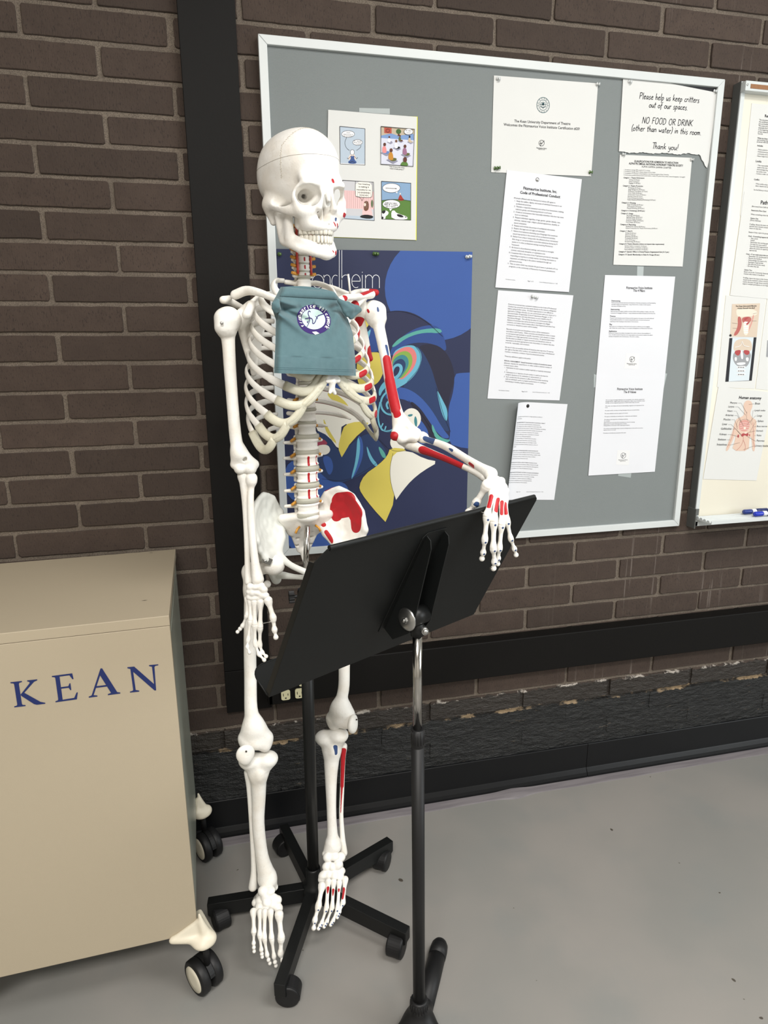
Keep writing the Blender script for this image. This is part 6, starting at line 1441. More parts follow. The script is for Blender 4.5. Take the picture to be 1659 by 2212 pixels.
HL = [([(1052, 1048), (1029, 1086), (1012, 1106), (1003, 1120)], [.0088, .0066, .0055], (-.686, -.676, -.668, -.662), [(at(1030, 1090, -.684), at(1024, 1098, -.682), .0055)], 'b'),
      ([(1066, 1060), (1052, 1113), (1047, 1166), (1044, 1193), (1041, 1207)], [.0080, .0064, .0052, .0048], (-.688, -.720, -.722, -.716, -.712), [(at(1061, 1072, -.702), at(1056, 1093, -.714), .0046)], 'r'),
      ([(1074, 1064), (1067, 1123), (1065.5, 1184), (1068, 1213), (1066, 1228)], [.0080, .0066, .0056, .0050], (-.690, -.722, -.724, -.716, -.712), [(at(1077, 1080, -.705), at(1073, 1102, -.717), .0046)], 'r'),
      ([(1083, 1070), (1084, 1130), (1079, 1184), (1076, 1206), (1075, 1218)], [.0072, .0058, .0050, .0044], (-.690, -.718, -.716, -.706, -.700), [(at(1085, 1085, -.704), at(1084, 1108, -.714), .0044)], 'r'),
      ([(1090, 1074), (1095, 1124), (1103, 1163), (1111, 1185), (1115, 1199)], [.0066, .0054, .0046, .0042], (-.686, -.712, -.712, -.706, -.702), [(at(1091, 1088, -.699), at(1093, 1108, -.708), .0040)], 'r')]
for P, rs, ys_, pt, kk in HL: digit([at(u, v, y) for (u, v), y in zip(P, ys_)], rs, parent=wl, red=pt if kk == 'r' else None, blue=pt if kk == 'b' else None)
mb = MB(); mb.tube([at(1020, 1099, -.682), at(1045, 1108, -.722)], .0010, 6); mb.build('finger_spring', M_dullsteel, wl)
mb = MB(); mb.tube([at(1060, 1228, -.714) + V((.0025 * math.cos(a), 0, .0025 * math.sin(a))) for a in np.linspace(0, 6.2, 12)], .0005, 5, cap=False); mb.build('finger_loop', M_wire, wl)
# ---------------------------------------------------------------- legs
def femur(hd, tr, ls, shaft, con, red=None, blue=None):
    S = SDF(.0021); S.ball(hd, .0225, .003); S.chain([hd, hd.lerp(tr, .55), tr], [.0150, .0135, .0160], .008); S.chain([tr + V((0, 0, .010)), tr, shaft[0]], [.0120, .0165, .0170], .008); S.ball(ls, .0085, .010)
    n = len(shaft); S.chain(shaft, list(np.interp(np.linspace(0, 1, n), [0, .2, .5, .8, 1], [.017, .0142, .0132, .0145, .0190])), .012)
    a, b = con; S.chain([shaft[-1], a + V((0, .002, .012))], [.017, .020], .02); S.chain([shaft[-1], b + V((0, .002, .012))], [.017, .020], .02)
    for c in (a, b): S.ell(c + V((0, .006, 0)), (.0165, .027, .0200), .006)
    S.ell(a.lerp(b, .5) + V((0, -.008, .006)), (.018, .016, .014), .012)
    return sdf_obj('femur', S, M_bone, SK, None, red=red, blue=blue)
def tibia(pl_, shaft, mal, rs, red=None, blue=None, name='tibia'):
    S = SDF(.0021); a, b = pl_
    S.ell(a, (.0215, .021, .0085), .006); S.ell(b, (.0215, .021, .0085), .006); S.chain([a + V((0, 0, -.006)), shaft[0]], [.018, .0160], .02); S.chain([b + V((0, 0, -.006)), shaft[0]], [.018, .0160], .02)
    S.ell(a.lerp(b, .5) + V((0, -.018, -.030)), (.009, .008, .013), .008)
    S.chain(shaft, rs, .010); S.chain([shaft[-1], mal], [rs[-1], .0085], .008)
    return sdf_obj(name, S, M_bone, SK, None, red=red, blue=blue)
def fibula(pts, red=None):
    S = SDF(.0018); n = len(pts); S.chain(pts, [.0095, .0062] + [.0056] * (n - 4) + [.0066, .0100], .005); return sdf_obj('fibula', S, M_bone, SK, None, red=red)
def patella(c, M_):
    S = SDF(.0019); S.ell((0, 0, 0), (.0205, .0095, .0215), .004); S.ell((0, 0, -.012), (.011, .008, .014), .010); o = sdf_obj('patella', S, M_bone, SK, Matrix.Translation(c) @ M_)
    mb = MB(); p = c + M_ @ V((.0, -.0105, .012)); mb.lathe([(.0022, 0), (.002, .0012), (.0005, .0014)], aim(p, p + V((0, .02, 0))), 12); mb.build('knee_screw', M_wire, o)
fh = at(592, 1220, -.396); yk = -.385
femur(fh, at(540, 1236, -.352), at(577, 1262, -.352), [at(545, 1275, -.358), at(541, 1340, -.362), at(540, 1400, -.368), at(541, 1470, -.372), at(542, 1530, -.376), at(548, 1570, -.380)], (at(534, 1606, -.382), at(572, 1606, -.386)))
tibia((at(539, 1641, yk), at(577, 1638, yk)), [at(558, 1672, yk), at(559, 1720, yk), at(558, 1780, -.388), at(566, 1850, -.390), at(578, 1898, -.392)], at(593, 1916, -.394), [.0185, .0158, .0142, .0150, .0215])
fibula([at(536, 1668, -.366), at(538, 1700, -.366), at(542, 1760, -.372), at(546, 1830, -.378), at(548, 1880, -.384), at(546, 1916, -.388)])
patella(at(530, 1628, -.424), Matrix.Rotation(.2, 4, 'Z'))
mb = MB()
yb2 = at(577, 1211, -.422); M_plate = M_dullsteel
mb.box(yb2, (.020, .0025, .014), Matrix.Rotation(.5, 3, 'Y'), bev=.001); mb.lathe([(.0036, 0), (.0034, .0015), (.001, .002)], aim(yb2 + V((-.004, -.003, 0)), yb2 + V((-.004, .02, 0))), 14); mb.build('hip_bracket', M_plate, SK)
fh2 = PMh @ pm(.116, -.038, -.108)
femur(fh2, at(760, 1290, -.262), at(735, 1290, -.262), [at(752, 1310, -.272), at(748, 1370, -.280), at(744, 1430, -.288), at(743, 1480, -.292), at(738, 1510, -.296), at(736, 1530, -.298)], (at(722, 1562, -.290), at(750, 1557, -.310)), red=[(at(746, 1436, -.304), at(745, 1440, -.304), .003)], blue=[(at(703, 1556, -.30), at(715, 1540, -.315), .0040)])
tibia((at(702, 1592, -.296), at(731, 1587, -.306)), [at(717, 1622, -.302), at(715, 1680, -.314), at(716, 1750, -.328), at(718, 1800, -.338), at(719, 1826, -.343)], at(703, 1844, -.347), [.0205, .0150, .0118, .0130, .0200],
      blue=[(at(724, 1612, -.322), at(724, 1626, -.322), .0062)])
fibula([at(742, 1612, -.286), at(741, 1640, -.292), at(739, 1700, -.302), at(737, 1760, -.316), at(740, 1810, -.330), at(742, 1842, -.338)], red=[(at(742, 1624, -.298), at(738, 1700, -.312), .0095), (at(738, 1700, -.311), at(735, 1758, -.325), .0068)])
patella(at(762, 1562, -.328), Matrix.Rotation(.95, 4, 'Z'))
def ZZ(u, v, y): return at(u, v, y)
LF, RF = .058, .034
ank = carpus('ankle_bones', [ZZ(p[0], p[1], p[2] - RF * .6) for p in ((568, 1925, -.398), (583, 1924, -.400), (575, 1936, -.404), (590, 1940, -.408), (600, 1944, -.412), (563, 1944, -.398), (577, 1950, -.414), (589, 1955, -.418), (601, 1962, -.422), (561, 1958, -.410), (572, 1963, -.418), (553, 1950, -.395))], .0105)
S = SDF(.002); S.ell(at(575, 1926, -.382), (.019, .022, .013), .006); S.chain([at(566, 1938, -.37), at(560, 1946, -.345)], [.015, .016], .008); sdf_obj('heel_bone', S, M_bone, ank)
FR = [([(602.5, 1974), (607.6, 2024), (606, 2060), (611, 2074)], [.0092, .0078, .0060], (-.428, -.452, -.462, -.468)), ([(584, 1968), (586.5, 2025), (592, 2067), (594, 2078), (596, 2086)], [.0070, .0054, .0044, .0042], (-.424, -.452, -.465, -.468, -.469)),
      ([(572, 1968), (571, 2025), (577, 2063), (580, 2073), (583, 2081)], [.0068, .0052, .0043, .0040], (-.420, -.450, -.463, -.466, -.468)), ([(562, 1968), (561, 2019), (564.5, 2052), (565.5, 2060), (566.5, 2067)], [.0066, .0050, .0042, .0040], (-.414, -.446, -.458, -.460, -.462)),
      ([(547.5, 1968), (548.5, 2012), (548, 2038), (548.3, 2046), (549, 2055)], [.0074, .0050, .0040, .0040], (-.404, -.436, -.448, -.451, -.453))]
for P, rs, ys_ in FR: digit([at(u, v, y - RF) for (u, v), y in zip(P, ys_)], rs, parent=ank, first='metatarsal')
ank2 = carpus('ankle_bones', [ZZ(p[0], p[1], p[2] - LF * .8) for p in ((708, 1852, -.316), (722, 1850, -.318), (735, 1852, -.314), (706, 1872, -.326), (717, 1872, -.330), (730, 1868, -.330), (736, 1880, -.330), (710, 1891, -.338), (722, 1891, -.342), (734, 1893, -.340), (699, 1890, -.334), (696, 1900, -.336))], .0108)
S = SDF(.002); S.ell(at(718, 1852, -.345), (.018, .021, .013), .006); S.chain([at(722, 1862, -.337), at(728, 1870, -.315)], [.015, .016], .008); sdf_obj('heel_bone', S, M_bone, ank2)
FL = [([(696, 1912), (688, 1956), (680, 1988), (677.5, 2005)], [.0088, .0070, .0056], (-.345, -.372, -.388, -.396), [(at(694, 1934, -.372 - LF), at(697, 1926, -.366 - LF), .0068)]), ([(709, 1902), (705.5, 1960), (695, 1994), (691.5, 1999), (688, 2006)], [.0068, .0052, .0044, .0042], (-.345, -.376, -.392, -.395, -.398), [(at(709, 1921, -.362 - LF), at(707, 1943, -.376 - LF), .0068)]),
      ([(721, 1902), (717.5, 1960), (706, 1991), (703, 1996), (700, 2002)], [.0066, .0050, .0043, .0040], (-.345, -.376, -.392, -.395, -.398), [(at(720, 1925, -.364 - LF), at(718, 1946, -.377 - LF), .0068)]), ([(733, 1905), (729.5, 1960), (719.5, 1989), (717, 1993), (714, 1998)], [.0064, .0050, .0042, .0040], (-.343, -.374, -.390, -.393, -.396), [(at(732, 1924, -.361 - LF), at(730, 1942, -.373 - LF), .0068)]),
      ([(746, 1898), (741, 1950), (733, 1970), (731, 1975), (728.5, 1982)], [.0070, .0050, .0040, .0038], (-.338, -.368, -.380, -.383, -.386), [(at(741, 1922, -.357 - LF), at(738, 1938, -.366 - LF), .0068)])]
for P, rs, ys_, pt in FL: digit([at(u, v, y - LF) for (u, v), y in zip(P, ys_)], rs, parent=ank2, first='metatarsal', red=pt)
# ================================================================ skeleton's stand
HUB = V((.515, -.340, 0)); ST = thing('skeleton_stand', HUB, 'black five-legged rolling stand with a steel rod carrying the skeleton', 'stand')
ptop = at(664, 1136, -.345); mb = MB(); mb.tube([(.5205, -.3432, .87), ptop], .0062, 16); mb.build('chrome_rod', M_chrome, ST)
mb = MB(); mb.tube([(.515, -.340, .085), (.5202, -.3430, .872)], .0142, 20); mb.lathe([(.0165, 0), (.0165, .022), (.0150, .026)], Matrix.Translation((.5202, -.343, .850)), 20); mb.build('post', M_black, ST)
kc = V((.5202, -.343, .861)); mb = MB()
mb.tube([kc + V((-.014, -.002, 0)), kc + V((-.026, -.003, 0))], .004, 10)
Mk = Matrix.Translation(kc + V((-.024, -.003, 0))) @ Matrix.Rotation(-math.pi / 2, 4, 'Y'); star = [((.0125 + .0024 * math.cos(8 * a)) * math.cos(a), (.0125 + .0024 * math.cos(8 * a)) * math.sin(a)) for a in np.linspace(0, 2 * math.pi, 64, endpoint=False)]
mb.prism(star, 0, .012, Mk); mb.build('star_knob', M_blackplastic, ST, bevel=.0008)
mb = MB(); mb.lathe([(.024, .050), (.030, .054), (.030, .082), (.026, .094), (.0190, .100), (.0185, .135), (.0165, .140)], Matrix.Translation(HUB), 28); mb.lathe([(.022, .040), (.022, .056)], Matrix.Translation(HUB), 20); mb.build('hub', M_black, ST)
for deg in (-114, -41, 29, 102, 174):
    a = math.radians(deg); d = V((math.cos(a), math.sin(a), 0)); L_ = .262; Mr = Matrix.Translation(HUB) @ Matrix.Rotation(a, 4, 'Z')
    prof = [(.018, .048), (.225, .036), (L_ - .012, .030), (L_, .040), (L_, .072), (.235, .074), (.018, .088)]
    mb = MB()
    Mp = Mr @ Matrix.Rotation(math.pi / 2, 4, 'X')          # x along the leg, y up
    mb.prism(prof, -.0125, .0125, Mp); leg = mb.build('leg', M_black, ST, bevel=.0015)
    cc = HUB + d * .236; sw = math.radians({-114: -15, -41: 235, 29: 235, 102: 200, 174: -70}[deg]); Mc = Matrix.Translation((cc.x, cc.y, 0)) @ Matrix.Rotation(sw, 4, 'Z')
    mb = MB(); mb.lathe([(.006, .040), (.006, .052)], Matrix.Translation((cc.x, cc.y, 0)), 12)
    hood = [(.028 * math.cos(t) + .010, .0275 + .0282 * math.sin(t)) for t in np.linspace(-.35, math.pi * .95, 18)] + [(.010 + .012 * math.cos(t), .0255 + .012 * math.sin(t)) for t in np.linspace(math.pi * .95, -.35, 12)]
    mb.prism(hood, -.0155, .0155, Mc @ Matrix.Rotation(math.pi / 2, 4, 'X')); cst = mb.build('caster', M_blackplastic, leg, bevel=.001)
    for sy in (-1, 1):
        mb = MB(); Mw = Mc @ Matrix.Translation((.010, sy * .0115, .0272)) @ Matrix.Rotation(math.pi / 2, 4, 'X')
        mb.lathe([(.010, -.0075), (.0235, -.0075), (.0265, -.0055), (.0270, 0), (.0265, .0055), (.0235, .0075), (.010, .0070)], Mw, 28); mb.build('caster_wheel', M_blackplastic, leg)
# ================================================================ music stand
DM = Matrix.Translation((.672, -.688, .985)) @ Matrix.Rotation(.499, 4, 'Z') @ Matrix.Rotation(.486, 4, 'X')
NB = V((.684, -.704, 0)); MS = thing('music_stand', NB, 'black music stand with a wide tilted desk on a steel tube, before the skeleton', 'music stand')
XZ = Matrix.Rotation(math.pi / 2, 4, 'X')                   # (x, y) outline -> desk plane, extruded along -Y
mb = MB(); w2, h2 = .254, .159; c_ = .012
def arcp(cx, cy, r, a0, a1, n=7): return [(cx + r * math.cos(math.radians(a0 + (a1 - a0) * i / n)), cy + r * math.sin(math.radians(a0 + (a1 - a0) * i / n))) for i in range(n + 1)]
out = [(-w2, -h2), (w2, -h2)] + arcp(w2 - c_, h2 - c_, c_, 0, 90) + [(-w2 + .016, h2), (-w2, h2 - .020)]
mb.prism(out, -.0007, .0007, DM @ XZ)
for (a, b) in (((-w2 + .020, h2), (w2 - c_, h2)),):        # rolled top edge
    mb.tube([DM @ V((x, 0.001, h2)) for x in np.linspace(a[0], b[0], 8)], .0042, 12)
mb.build('desk_panel', M_desk, MS, bevel=.0004)
for sx in (-1, 1):                                          # folded side lips, towards the player
    x = sx * w2; mb = MB(); mb.add([DM @ V(p) for p in ((x, 0, -h2 + .001), (x, 0, h2 - .022), (x, .011, h2 - .028), (x, .011, -h2 + .001), (x - sx * .0013, 0, -h2 + .001), (x - sx * .0013, 0, h2 - .022), (x - sx * .0013, .011, h2 - .028), (x - sx * .0013, .011, -h2 + .001))],
           [(0, 1, 2, 3), (7, 6, 5, 4), (0, 4, 5, 1), (1, 5, 6, 2), (2, 6, 7, 3), (3, 7, 4, 0)], 0); mb.build('side_lip', M_desk, MS)
mb = MB(); sh = .064; r_ = .026
lp = [(-w2, 0), (w2, 0)] + arcp(w2 - r_, sh - r_, r_, 0, 90) + arcp(-w2 + r_, sh - r_, r_, 90, 180)
Ml = DM @ Matrix.Translation((0, 0, -h2)); mb.prism(lp, -.0008, .0006, Ml); mb.tube([Ml @ V((x, y, 0)) for x, y in [(w2, 0.004)] + arcp(w2 - r_, sh - r_, r_, 0, 90) + arcp(-w2 + r_, sh - r_, r_, 90, 180) + [(-w2, .004)]], .0015, 8); mb.build('ledge', M_desk, MS)
bx = -.010; hwid = .021
mb = MB(); Mz = DM @ Matrix.Translation((0, 0, .012)) @ XZ
mb.prism([(bx - .036, -.100), (bx + .036, -.100), (bx + .030, .118), (bx + .022, .128), (bx - .022, .128), (bx - .030, .118)], .0008, .0022, Mz)
for sx in (-1, 1):
    side = DM @ Matrix.Translation((bx + sx * hwid, 0, .012)) @ Matrix.Rotation(math.pi / 2, 4, 'Z') @ Matrix.Rotation(math.pi / 2, 4, 'X')
    # outline in (depth, height): depth grows away from the panel towards the room
    o_l = [(-.001, -.098), (-.026, -.100), (-.050, -.060), (-.053, -.040), (-.048, -.020), (-.020, .108), (-.012, .120), (-.001, .122)]
    mb.prism(o_l, -.0011, .0011, side)
mb.build('bracket', M_desk, MS, bevel=.0006)
pv = DM @ V((bx, -.036, -.026)); dx = (DM.to_3x3() @ V((1, 0, 0)))
mb = MB(); Mb = aim(pv - dx * .0195, pv - dx * .06); mb.tube([pv - dx * (hwid - .002), pv + dx * (hwid - .002)], .0165, 24); mb.build('pivot_barrel', M_black, MS)
mb = MB(); k0 = pv - dx * (hwid + .001); Mk = aim(k0, k0 + dx * .05)
mb.lathe([(.0205, 0), (.0205, .0010), (.0190, .0030), (.0130, .0052), (.0075, .0060)], Mk, 36); mb.build('pivot_washer', M_dullsteel, MS)
mb = MB(); mb.prism([(.0062 * math.cos(a), .0062 * math.sin(a)) for a in np.linspace(0, 2 * math.pi, 6, endpoint=False)], .005, .0085, Mk); mb.lathe([(.0034, .0085), (.0030, .0102), (.0005, .0108)], Mk, 14); mb.build('pivot_bolt', M_dullsteel, MS)
ptop = V((pv.x + .002, pv.y + .002, pv.z - .022)); base0 = V((.684, -.704, .072)); f = lambda z: base0.lerp(ptop, (z - base0.z) / (ptop.z - base0.z))
mb = MB(); mb.tube([f(.908), f(.930), f(ptop.z + .008)], [.0115, .0115, .0105], 20); mb.build('neck_clamp', M_black, MS)
cb = f(.920) + V((.012, -.006, 0)); mb = MB(); mb.tube([cb + V((-.002, -.010, 0)), cb + V((-.002, .010, 0))], .0062, 16); mb.lathe([(.0050, 0), (.0046, .002), (.0012, .0034)], aim(cb + V((-.002, -.010, 0)), cb + V((-.002, .03, 0))), 16); mb.tube([cb + V((-.012, 0, .001)), cb], .005, 10); mb.build('clamp_bolt', M_dullsteel, MS)
mb = MB(); mb.tube([f(.720), f(.910)], .0083, 24); mb.build('steel_tube', M_chrome, MS)
mb = MB(); mb.tube([f(.725), f(.700), f(.690), f(.688)], [.0118, .0124, .0126, .0118], 24); 
for q in range(14):
    a = q / 14 * 2 * math.pi; o_ = V((.0122 * math.cos(a), .0122 * math.sin(a), 0)); mb.tube([f(.722) + o_ * .97, f(.696) + o_ * 1.03], .0008, 5)
mb.build('tube_collar', M_blackplastic, MS)
mb = MB(); mb.tube([f(.072), f(.690)], .0122, 24); mb.build('lower_tube', M_blackplastic, MS)
bc = V((.684, -.704, 0))
mb = MB(); mb.lathe([(.0150, .1030), (.0178, .100), (.0186, .074), (.0170, .071)], Matrix.Translation(bc), 28)
for q in range(20):
    a = q / 20 * 2 * math.pi; o_ = V((.0186 * math.cos(a), .0186 * math.sin(a), 0)); mb.tube([bc + o_ * .96 + V((0, 0, .099)), bc + o_ + V((0, 0, .076))], .0011, 5)
mb.build('ribbed_collar', M_blackplastic, MS)
S = SDF(.003); S.chain([bc + V((0, 0, .076)), bc + V((0, 0, .045))], [.020, .030], .012); angs = []
for deg in (60, 198, 308):
    a = math.radians(deg); d = V((math.cos(a), math.sin(a), 0)); S.chain([bc + V((0, 0, .040)), bc + d * .060 + V((0, 0, .028))], [.024, .0195], .016)
S.ell(bc + V((0, 0, -.030)), (.2, .2, .032), .002, True)
sdf_obj('base_hub', S, M_blackplastic, MS)
for deg in (60, 198, 308):
    a = math.radians(deg); d = V((math.cos(a), math.sin(a), 0)); L1 = .205
    mb = MB(); mb.tube([bc + d * .045 + V((0, 0, .031)), bc + d * L1 * .6 + V((0, 0, .0225)), bc + d * L1 + V((0, 0, .0205))], [.0205, .0200, .0195], 24); leg = mb.build('leg', M_blackplastic, MS)
    mb = MB(); e = bc + d * (L1 - .03) + V((0, 0, .0212)); pr_ = [(0, .0203), (.020, .0205), (.034, .0190), (.042, .0150), (.047, .0085), (.049, .002)]
    mb.tube([e + d * x + V((0, 0, -.00045 * i)) for i, (x, r) in enumerate(pr_)], [r for x, r in pr_], 24); mb.build('foot_cap', M_blackplastic, leg)
# ================================================================ pedestal cabinet
CY = Matrix.Translation((.243, -.480, 0)) @ Matrix.Rotation(math.radians(2.2), 4, 'Z')   # front right corner, X to the left is negative
W_, D_, zb, zt_ = .455, .456, .150, .897
CB = thing('mobile_cabinet', CY @ V((-W_ / 2, D_ / 2, 0)), 'beige steel rolling cabinet with blue KEAN letters on its front, beside the skeleton', 'cabinet')
C3 = CY.to_3x3()
def cbox(mb, x0, x1, y0, y1, z0, z1, bev=0): mb.box(CY @ V(((x0 + x1) / 2, (y0 + y1) / 2, (z0 + z1) / 2)), (x1 - x0, y1 - y0, z1 - z0), C3, bev=bev)
mb = MB(); cbox(mb, -W_, 0, 0, D_, zt_ - .021, zt_); mb.build('top_panel', M_cab, CB, bevel=.0012)
mb = MB(); cbox(mb, -W_, -.0004, 0, .018, zb, zt_ - .0216); fr_ = mb.build('front_panel', M_cab, CB, bevel=.001)
mb = MB(); cbox(mb, -W_, -.003, .0188, D_, zb + .004, zt_ - .022); mb.build('body', M_cabside, CB, bevel=.001)
mb = MB(); cbox(mb, -.004, -.0018, .028, D_ - .03, zb + .03, .845); mb.build('side_panel', M_cabside, CB, bevel=.0006)
# scratches on the top
mb = MB()
for (u, v) in ((312, 1297), (326, 1194)):
    p = atz(u, v, zt_ + .0003); mb.add([p + V((-.006, -.0006, 0)), p + V((.001, -.0012, 0)), p + V((.006, .001, 0)), p + V((0, .0012, 0))], [(0, 1, 2, 3)], 0)
mb.build('dent', M_dark, CB)
# blue letters: serif capitals drawn as outlines in a 0..1 cap-height box
def serif(ch):
    K = [[(0, 0), (.34, 0), (.34, .04), (.26, .06), (.24, .10), (.24, .90), (.26, .94), (.34, .96), (.34, 1), (0, 1), (0, .96), (.08, .94), (.10, .90), (.10, .10), (.08, .06), (0, .04)],
         [(.24, .47), (.56, .88), (.56, .93), (.50, .96), (.50, 1), (.80, 1), (.80, .96), (.70, .92), (.36, .53), (.80, .10), (.94, .04), (.94, 0), (.68, 0), (.60, .04), (.26, .42)]]
    E = [[(0, 0), (.70, 0), (.76, .26), (.72, .26), (.62, .07), (.24, .06), (.24, .48), (.48, .48), (.53, .38), (.56, .38), (.56, .64), (.53, .64), (.48, .54), (.24, .54), (.24, .94), (.56, .94), (.64, .78), (.68, .78), (.66, 1), (0, 1), (0, .96), (.08, .94), (.10, .90), (.10, .10), (.08, .06), (0, .04)]]
    A = [[(0, 0), (.26, 0), (.26, .04), (.15, .07), (.25, .33), (.58, .33), (.68, .07), (.58, .04), (.58, 0), (.96, 0), (.96, .04), (.87, .07), (.50, 1.02), (.45, 1.02), (.09, .07), (0, .04)]]
    N = [[(0, 0), (.30, 0), (.30, .04), (.19, .08), (.17, .80), (.80, -.02), (.85, -.02), (.87, .90), (.90, .95), (1.0, .96), (1.0, 1), (.70, 1), (.70, .96), (.79, .93), (.80, .24), (.22, 1), (0, 1), (0, .96), (.09, .92), (.11, .10), (.09, .06), (0, .04)]]
    return dict(K=K, E=E, A=A, N=N)[ch]
FN = C3 @ V((0, -1, 0)); PF = CY @ V((0, -.0004, 0))
def onface(u, v):
    d = V(RW.T @ np.array([(u - 829.5) / FPX, (v - 1106) / FPX, 1.0])); c = V(CAM); return c + d * ((PF - c).dot(FN) / d.dot(FN))
for ch, a, b, t_ in (('K', (31, 1528), (98, 1520), (33, 1473)), ('E', (120, 1517), (170, 1510), (113, 1460)), ('A', (192, 1507), (260, 1498), (186, 1449)), ('N', (281, 1496), (347, 1489), (277, 1441))):
    A_, B_, T_ = onface(*a), onface(*b), onface(*t_); ex = (B_ - A_) / {'K': .94, 'E': .76, 'A': .96, 'N': 1.0}[ch]; ey = T_ - A_; ey = V((0, 0, 1)) * ey.length; mb = MB()
    for k, poly in enumerate(serif(ch)):
        # the crossbar opening of the A is left by building it from the outline's two triangles
        if ch == 'A':
            parts_ = [[(0, 0), (.26, 0), (.26, .04), (.15, .07), (.45, .86), (.50, 1.02), (.45, 1.02), (.09, .07), (0, .04)], [(.41, .78), (.68, .07), (.58, .04), (.58, 0), (.96, 0), (.96, .04), (.87, .07), (.50, 1.02), (.45, 1.02), (.44, .86)], [(.23, .33), (.60, .33), (.58, .39), (.25, .39)]]
        else: parts_ = [poly]
        for q, pp in enumerate(parts_):
            tri = tessellate_polygon([[V((x, y, 0)) for x, y in pp]]); mb.add([A_ + ex * x + ey * y + FN * (.0001 * (q + k) + .0002) for x, y in pp], [tuple(t) for t in tri], 0)
    mb.build('letter_' + ch, M_blueletter, fr_)
# corner feet and casters
def cfoot(x, y, sx, sy, sw, vis=True):
    S = SDF(.0026); p = CY @ V((x, y, 0)); ox = C3 @ V((sx, 0, 0)); oy = C3 @ V((0, sy, 0)) * (1 if sy < 0 else .25)
    a = p + ox * .010 + oy * .010 + V((0, 0, zb - .008))
    S.tri(p - ox * .050 + V((0, 0, zb - .004)), a + ox * .018 + V((0, 0, -.002)), p - oy * .050 + V((0, 0, zb - .004)), .0070, .006)
    S.chain([p - ox * .055 + oy * .004 + V((0, 0, zb - .002)), a + ox * .016 + oy * .004], [.0060, .0120], .006); S.chain([p - oy * .055 + ox * .004 + V((0, 0, zb)), a + ox * .014], [.0060, .0120], .006)
    S.chain([a + V((0, 0, .0)) + ox * .006, p + ox * .006 + oy * .002 + V((0, 0, zb + .048))], [.0120, .0030], .006)
    S.tri(p - ox * .050 + oy * .003 + V((0, 0, zb)), a + ox * .016 + V((0, 0, -.004)), p + ox * .004 + V((0, 0, zb + .03)), .0060, .006); S.tri(p - oy * .050 + V((0, 0, zb)), a + ox * .016, p + ox * .004 + V((0, 0, zb + .03)), .0055, .006); S.ell(a + V((0, 0, -.006)), (.024, .024, .013), .010)
    ft = sdf_obj('corner_foot', S, M_cream, CB)
    c = a + ox * .004 + oy * .002; R_ = .0400; Mc = Matrix.Translation((c.x, c.y, 0)) @ Matrix.Rotation(math.radians(sw), 4, 'Z') @ Matrix.Translation((.016, 0, R_))
    mb = MB(); mb.lathe([(.007, R_ * 2 - .006), (.007, zb - .012)], Matrix.Translation((c.x, c.y, 0)), 14); mb.prism([(.0396 * math.cos(t), .0396 * math.sin(t)) for t in np.linspace(.2, math.pi * .9, 16)] + [(.020 * math.cos(t), .020 * math.sin(t)) for t in np.linspace(math.pi * .9, .2, 10)], -.006, .006, Mc @ Matrix.Rotation(math.pi / 2, 4, 'X'))
    cs = mb.build('caster', M_blackplastic, ft)
    for sg in (-1, 1):
        Mw = Mc @ Matrix.Rotation(-sg * math.pi / 2, 4, 'X') @ Matrix.Translation((0, 0, .0045)); mb = MB()
        mb.lathe([(.012, 0), (.0360, .0005), (.0395, .004), (R_, .010), (.0395, .019), (.0365, .022), (.0305, .023), (.0300, .0215)], Mw, 40); mb.build('caster_tyre', M_blackplastic, ft)
        mb = MB(); mb.lathe([(.0299, .0205), (.0292, .0232), (.014, .0242), (.0001, .0243)], Mw, 36); mb.build('caster_disc', M_creamdisc, ft)
M_creamdisc = mat('cream_caster_disc', (222, 216, 196), .4)
cfoot(0, 0, 1, -1, 125); cfoot(0, D_ - .04, 1, 1, -60); cfoot(-W_, 0, -1, -1, -60); cfoot(-W_, D_ - .04, -1, 1, -50)
# ================================================================ tiny T-shirt hung over the ribs
YSH = -.150
def shp(u, v, dy=0.0): return bl(u, v, YSH + dy)
SH_TL, SH_TR, SH_BR, SH_BL = (606, 614), (722, 644), (769, 815), (593, 808)
def fabric():
    k = NT('teal_jersey', .9); tc = k.n('ShaderNodeTexCoord').outputs['Object']
    k.l(k.mix(k.math('MULTIPLY', k.ramp(k.noise(tc, 90, 4), .35, .7), .35), srgb(88, 116, 122), srgb(76, 103, 110)), k.b.inputs['Base Color'])
    k.b.inputs['Sheen Weight'].default_value = .3; k.b.inputs['Specular IOR Level'].default_value = .15
    bp = k.n('ShaderNodeBump'); bp.inputs['Strength'].default_value = .4; bp.inputs['Distance'].default_value = .0006; k.l(k.noise(tc, 1, 2, (1500, 1500, 500)), bp.inputs['Height']); k.l(bp.outputs[0], k.b.inputs['Normal']); return k.m
M_fab = fabric()
def seg(P, t):
    """point at fraction t along a pixel polyline"""
    L_ = [math.dist(P[i], P[i + 1]) for i in range(len(P) - 1)]; T_ = sum(L_) * t
    for i, l in enumerate(L_):
        if T_ <= l or i == len(L_) - 1: f_ = T_ / l; return (P[i][0] + (P[i + 1][0] - P[i][0]) * f_, P[i][1] + (P[i + 1][1] - P[i][1]) * f_)
        T_ -= l
Lside = [(606, 620), (596, 640), (587, 656), (588, 668), (596, 690), (595, 740), (592, 806)]; Rside = [(722, 630), (736, 648), (738, 668), (752, 690), (762, 720), (767, 770), (769, 812)]
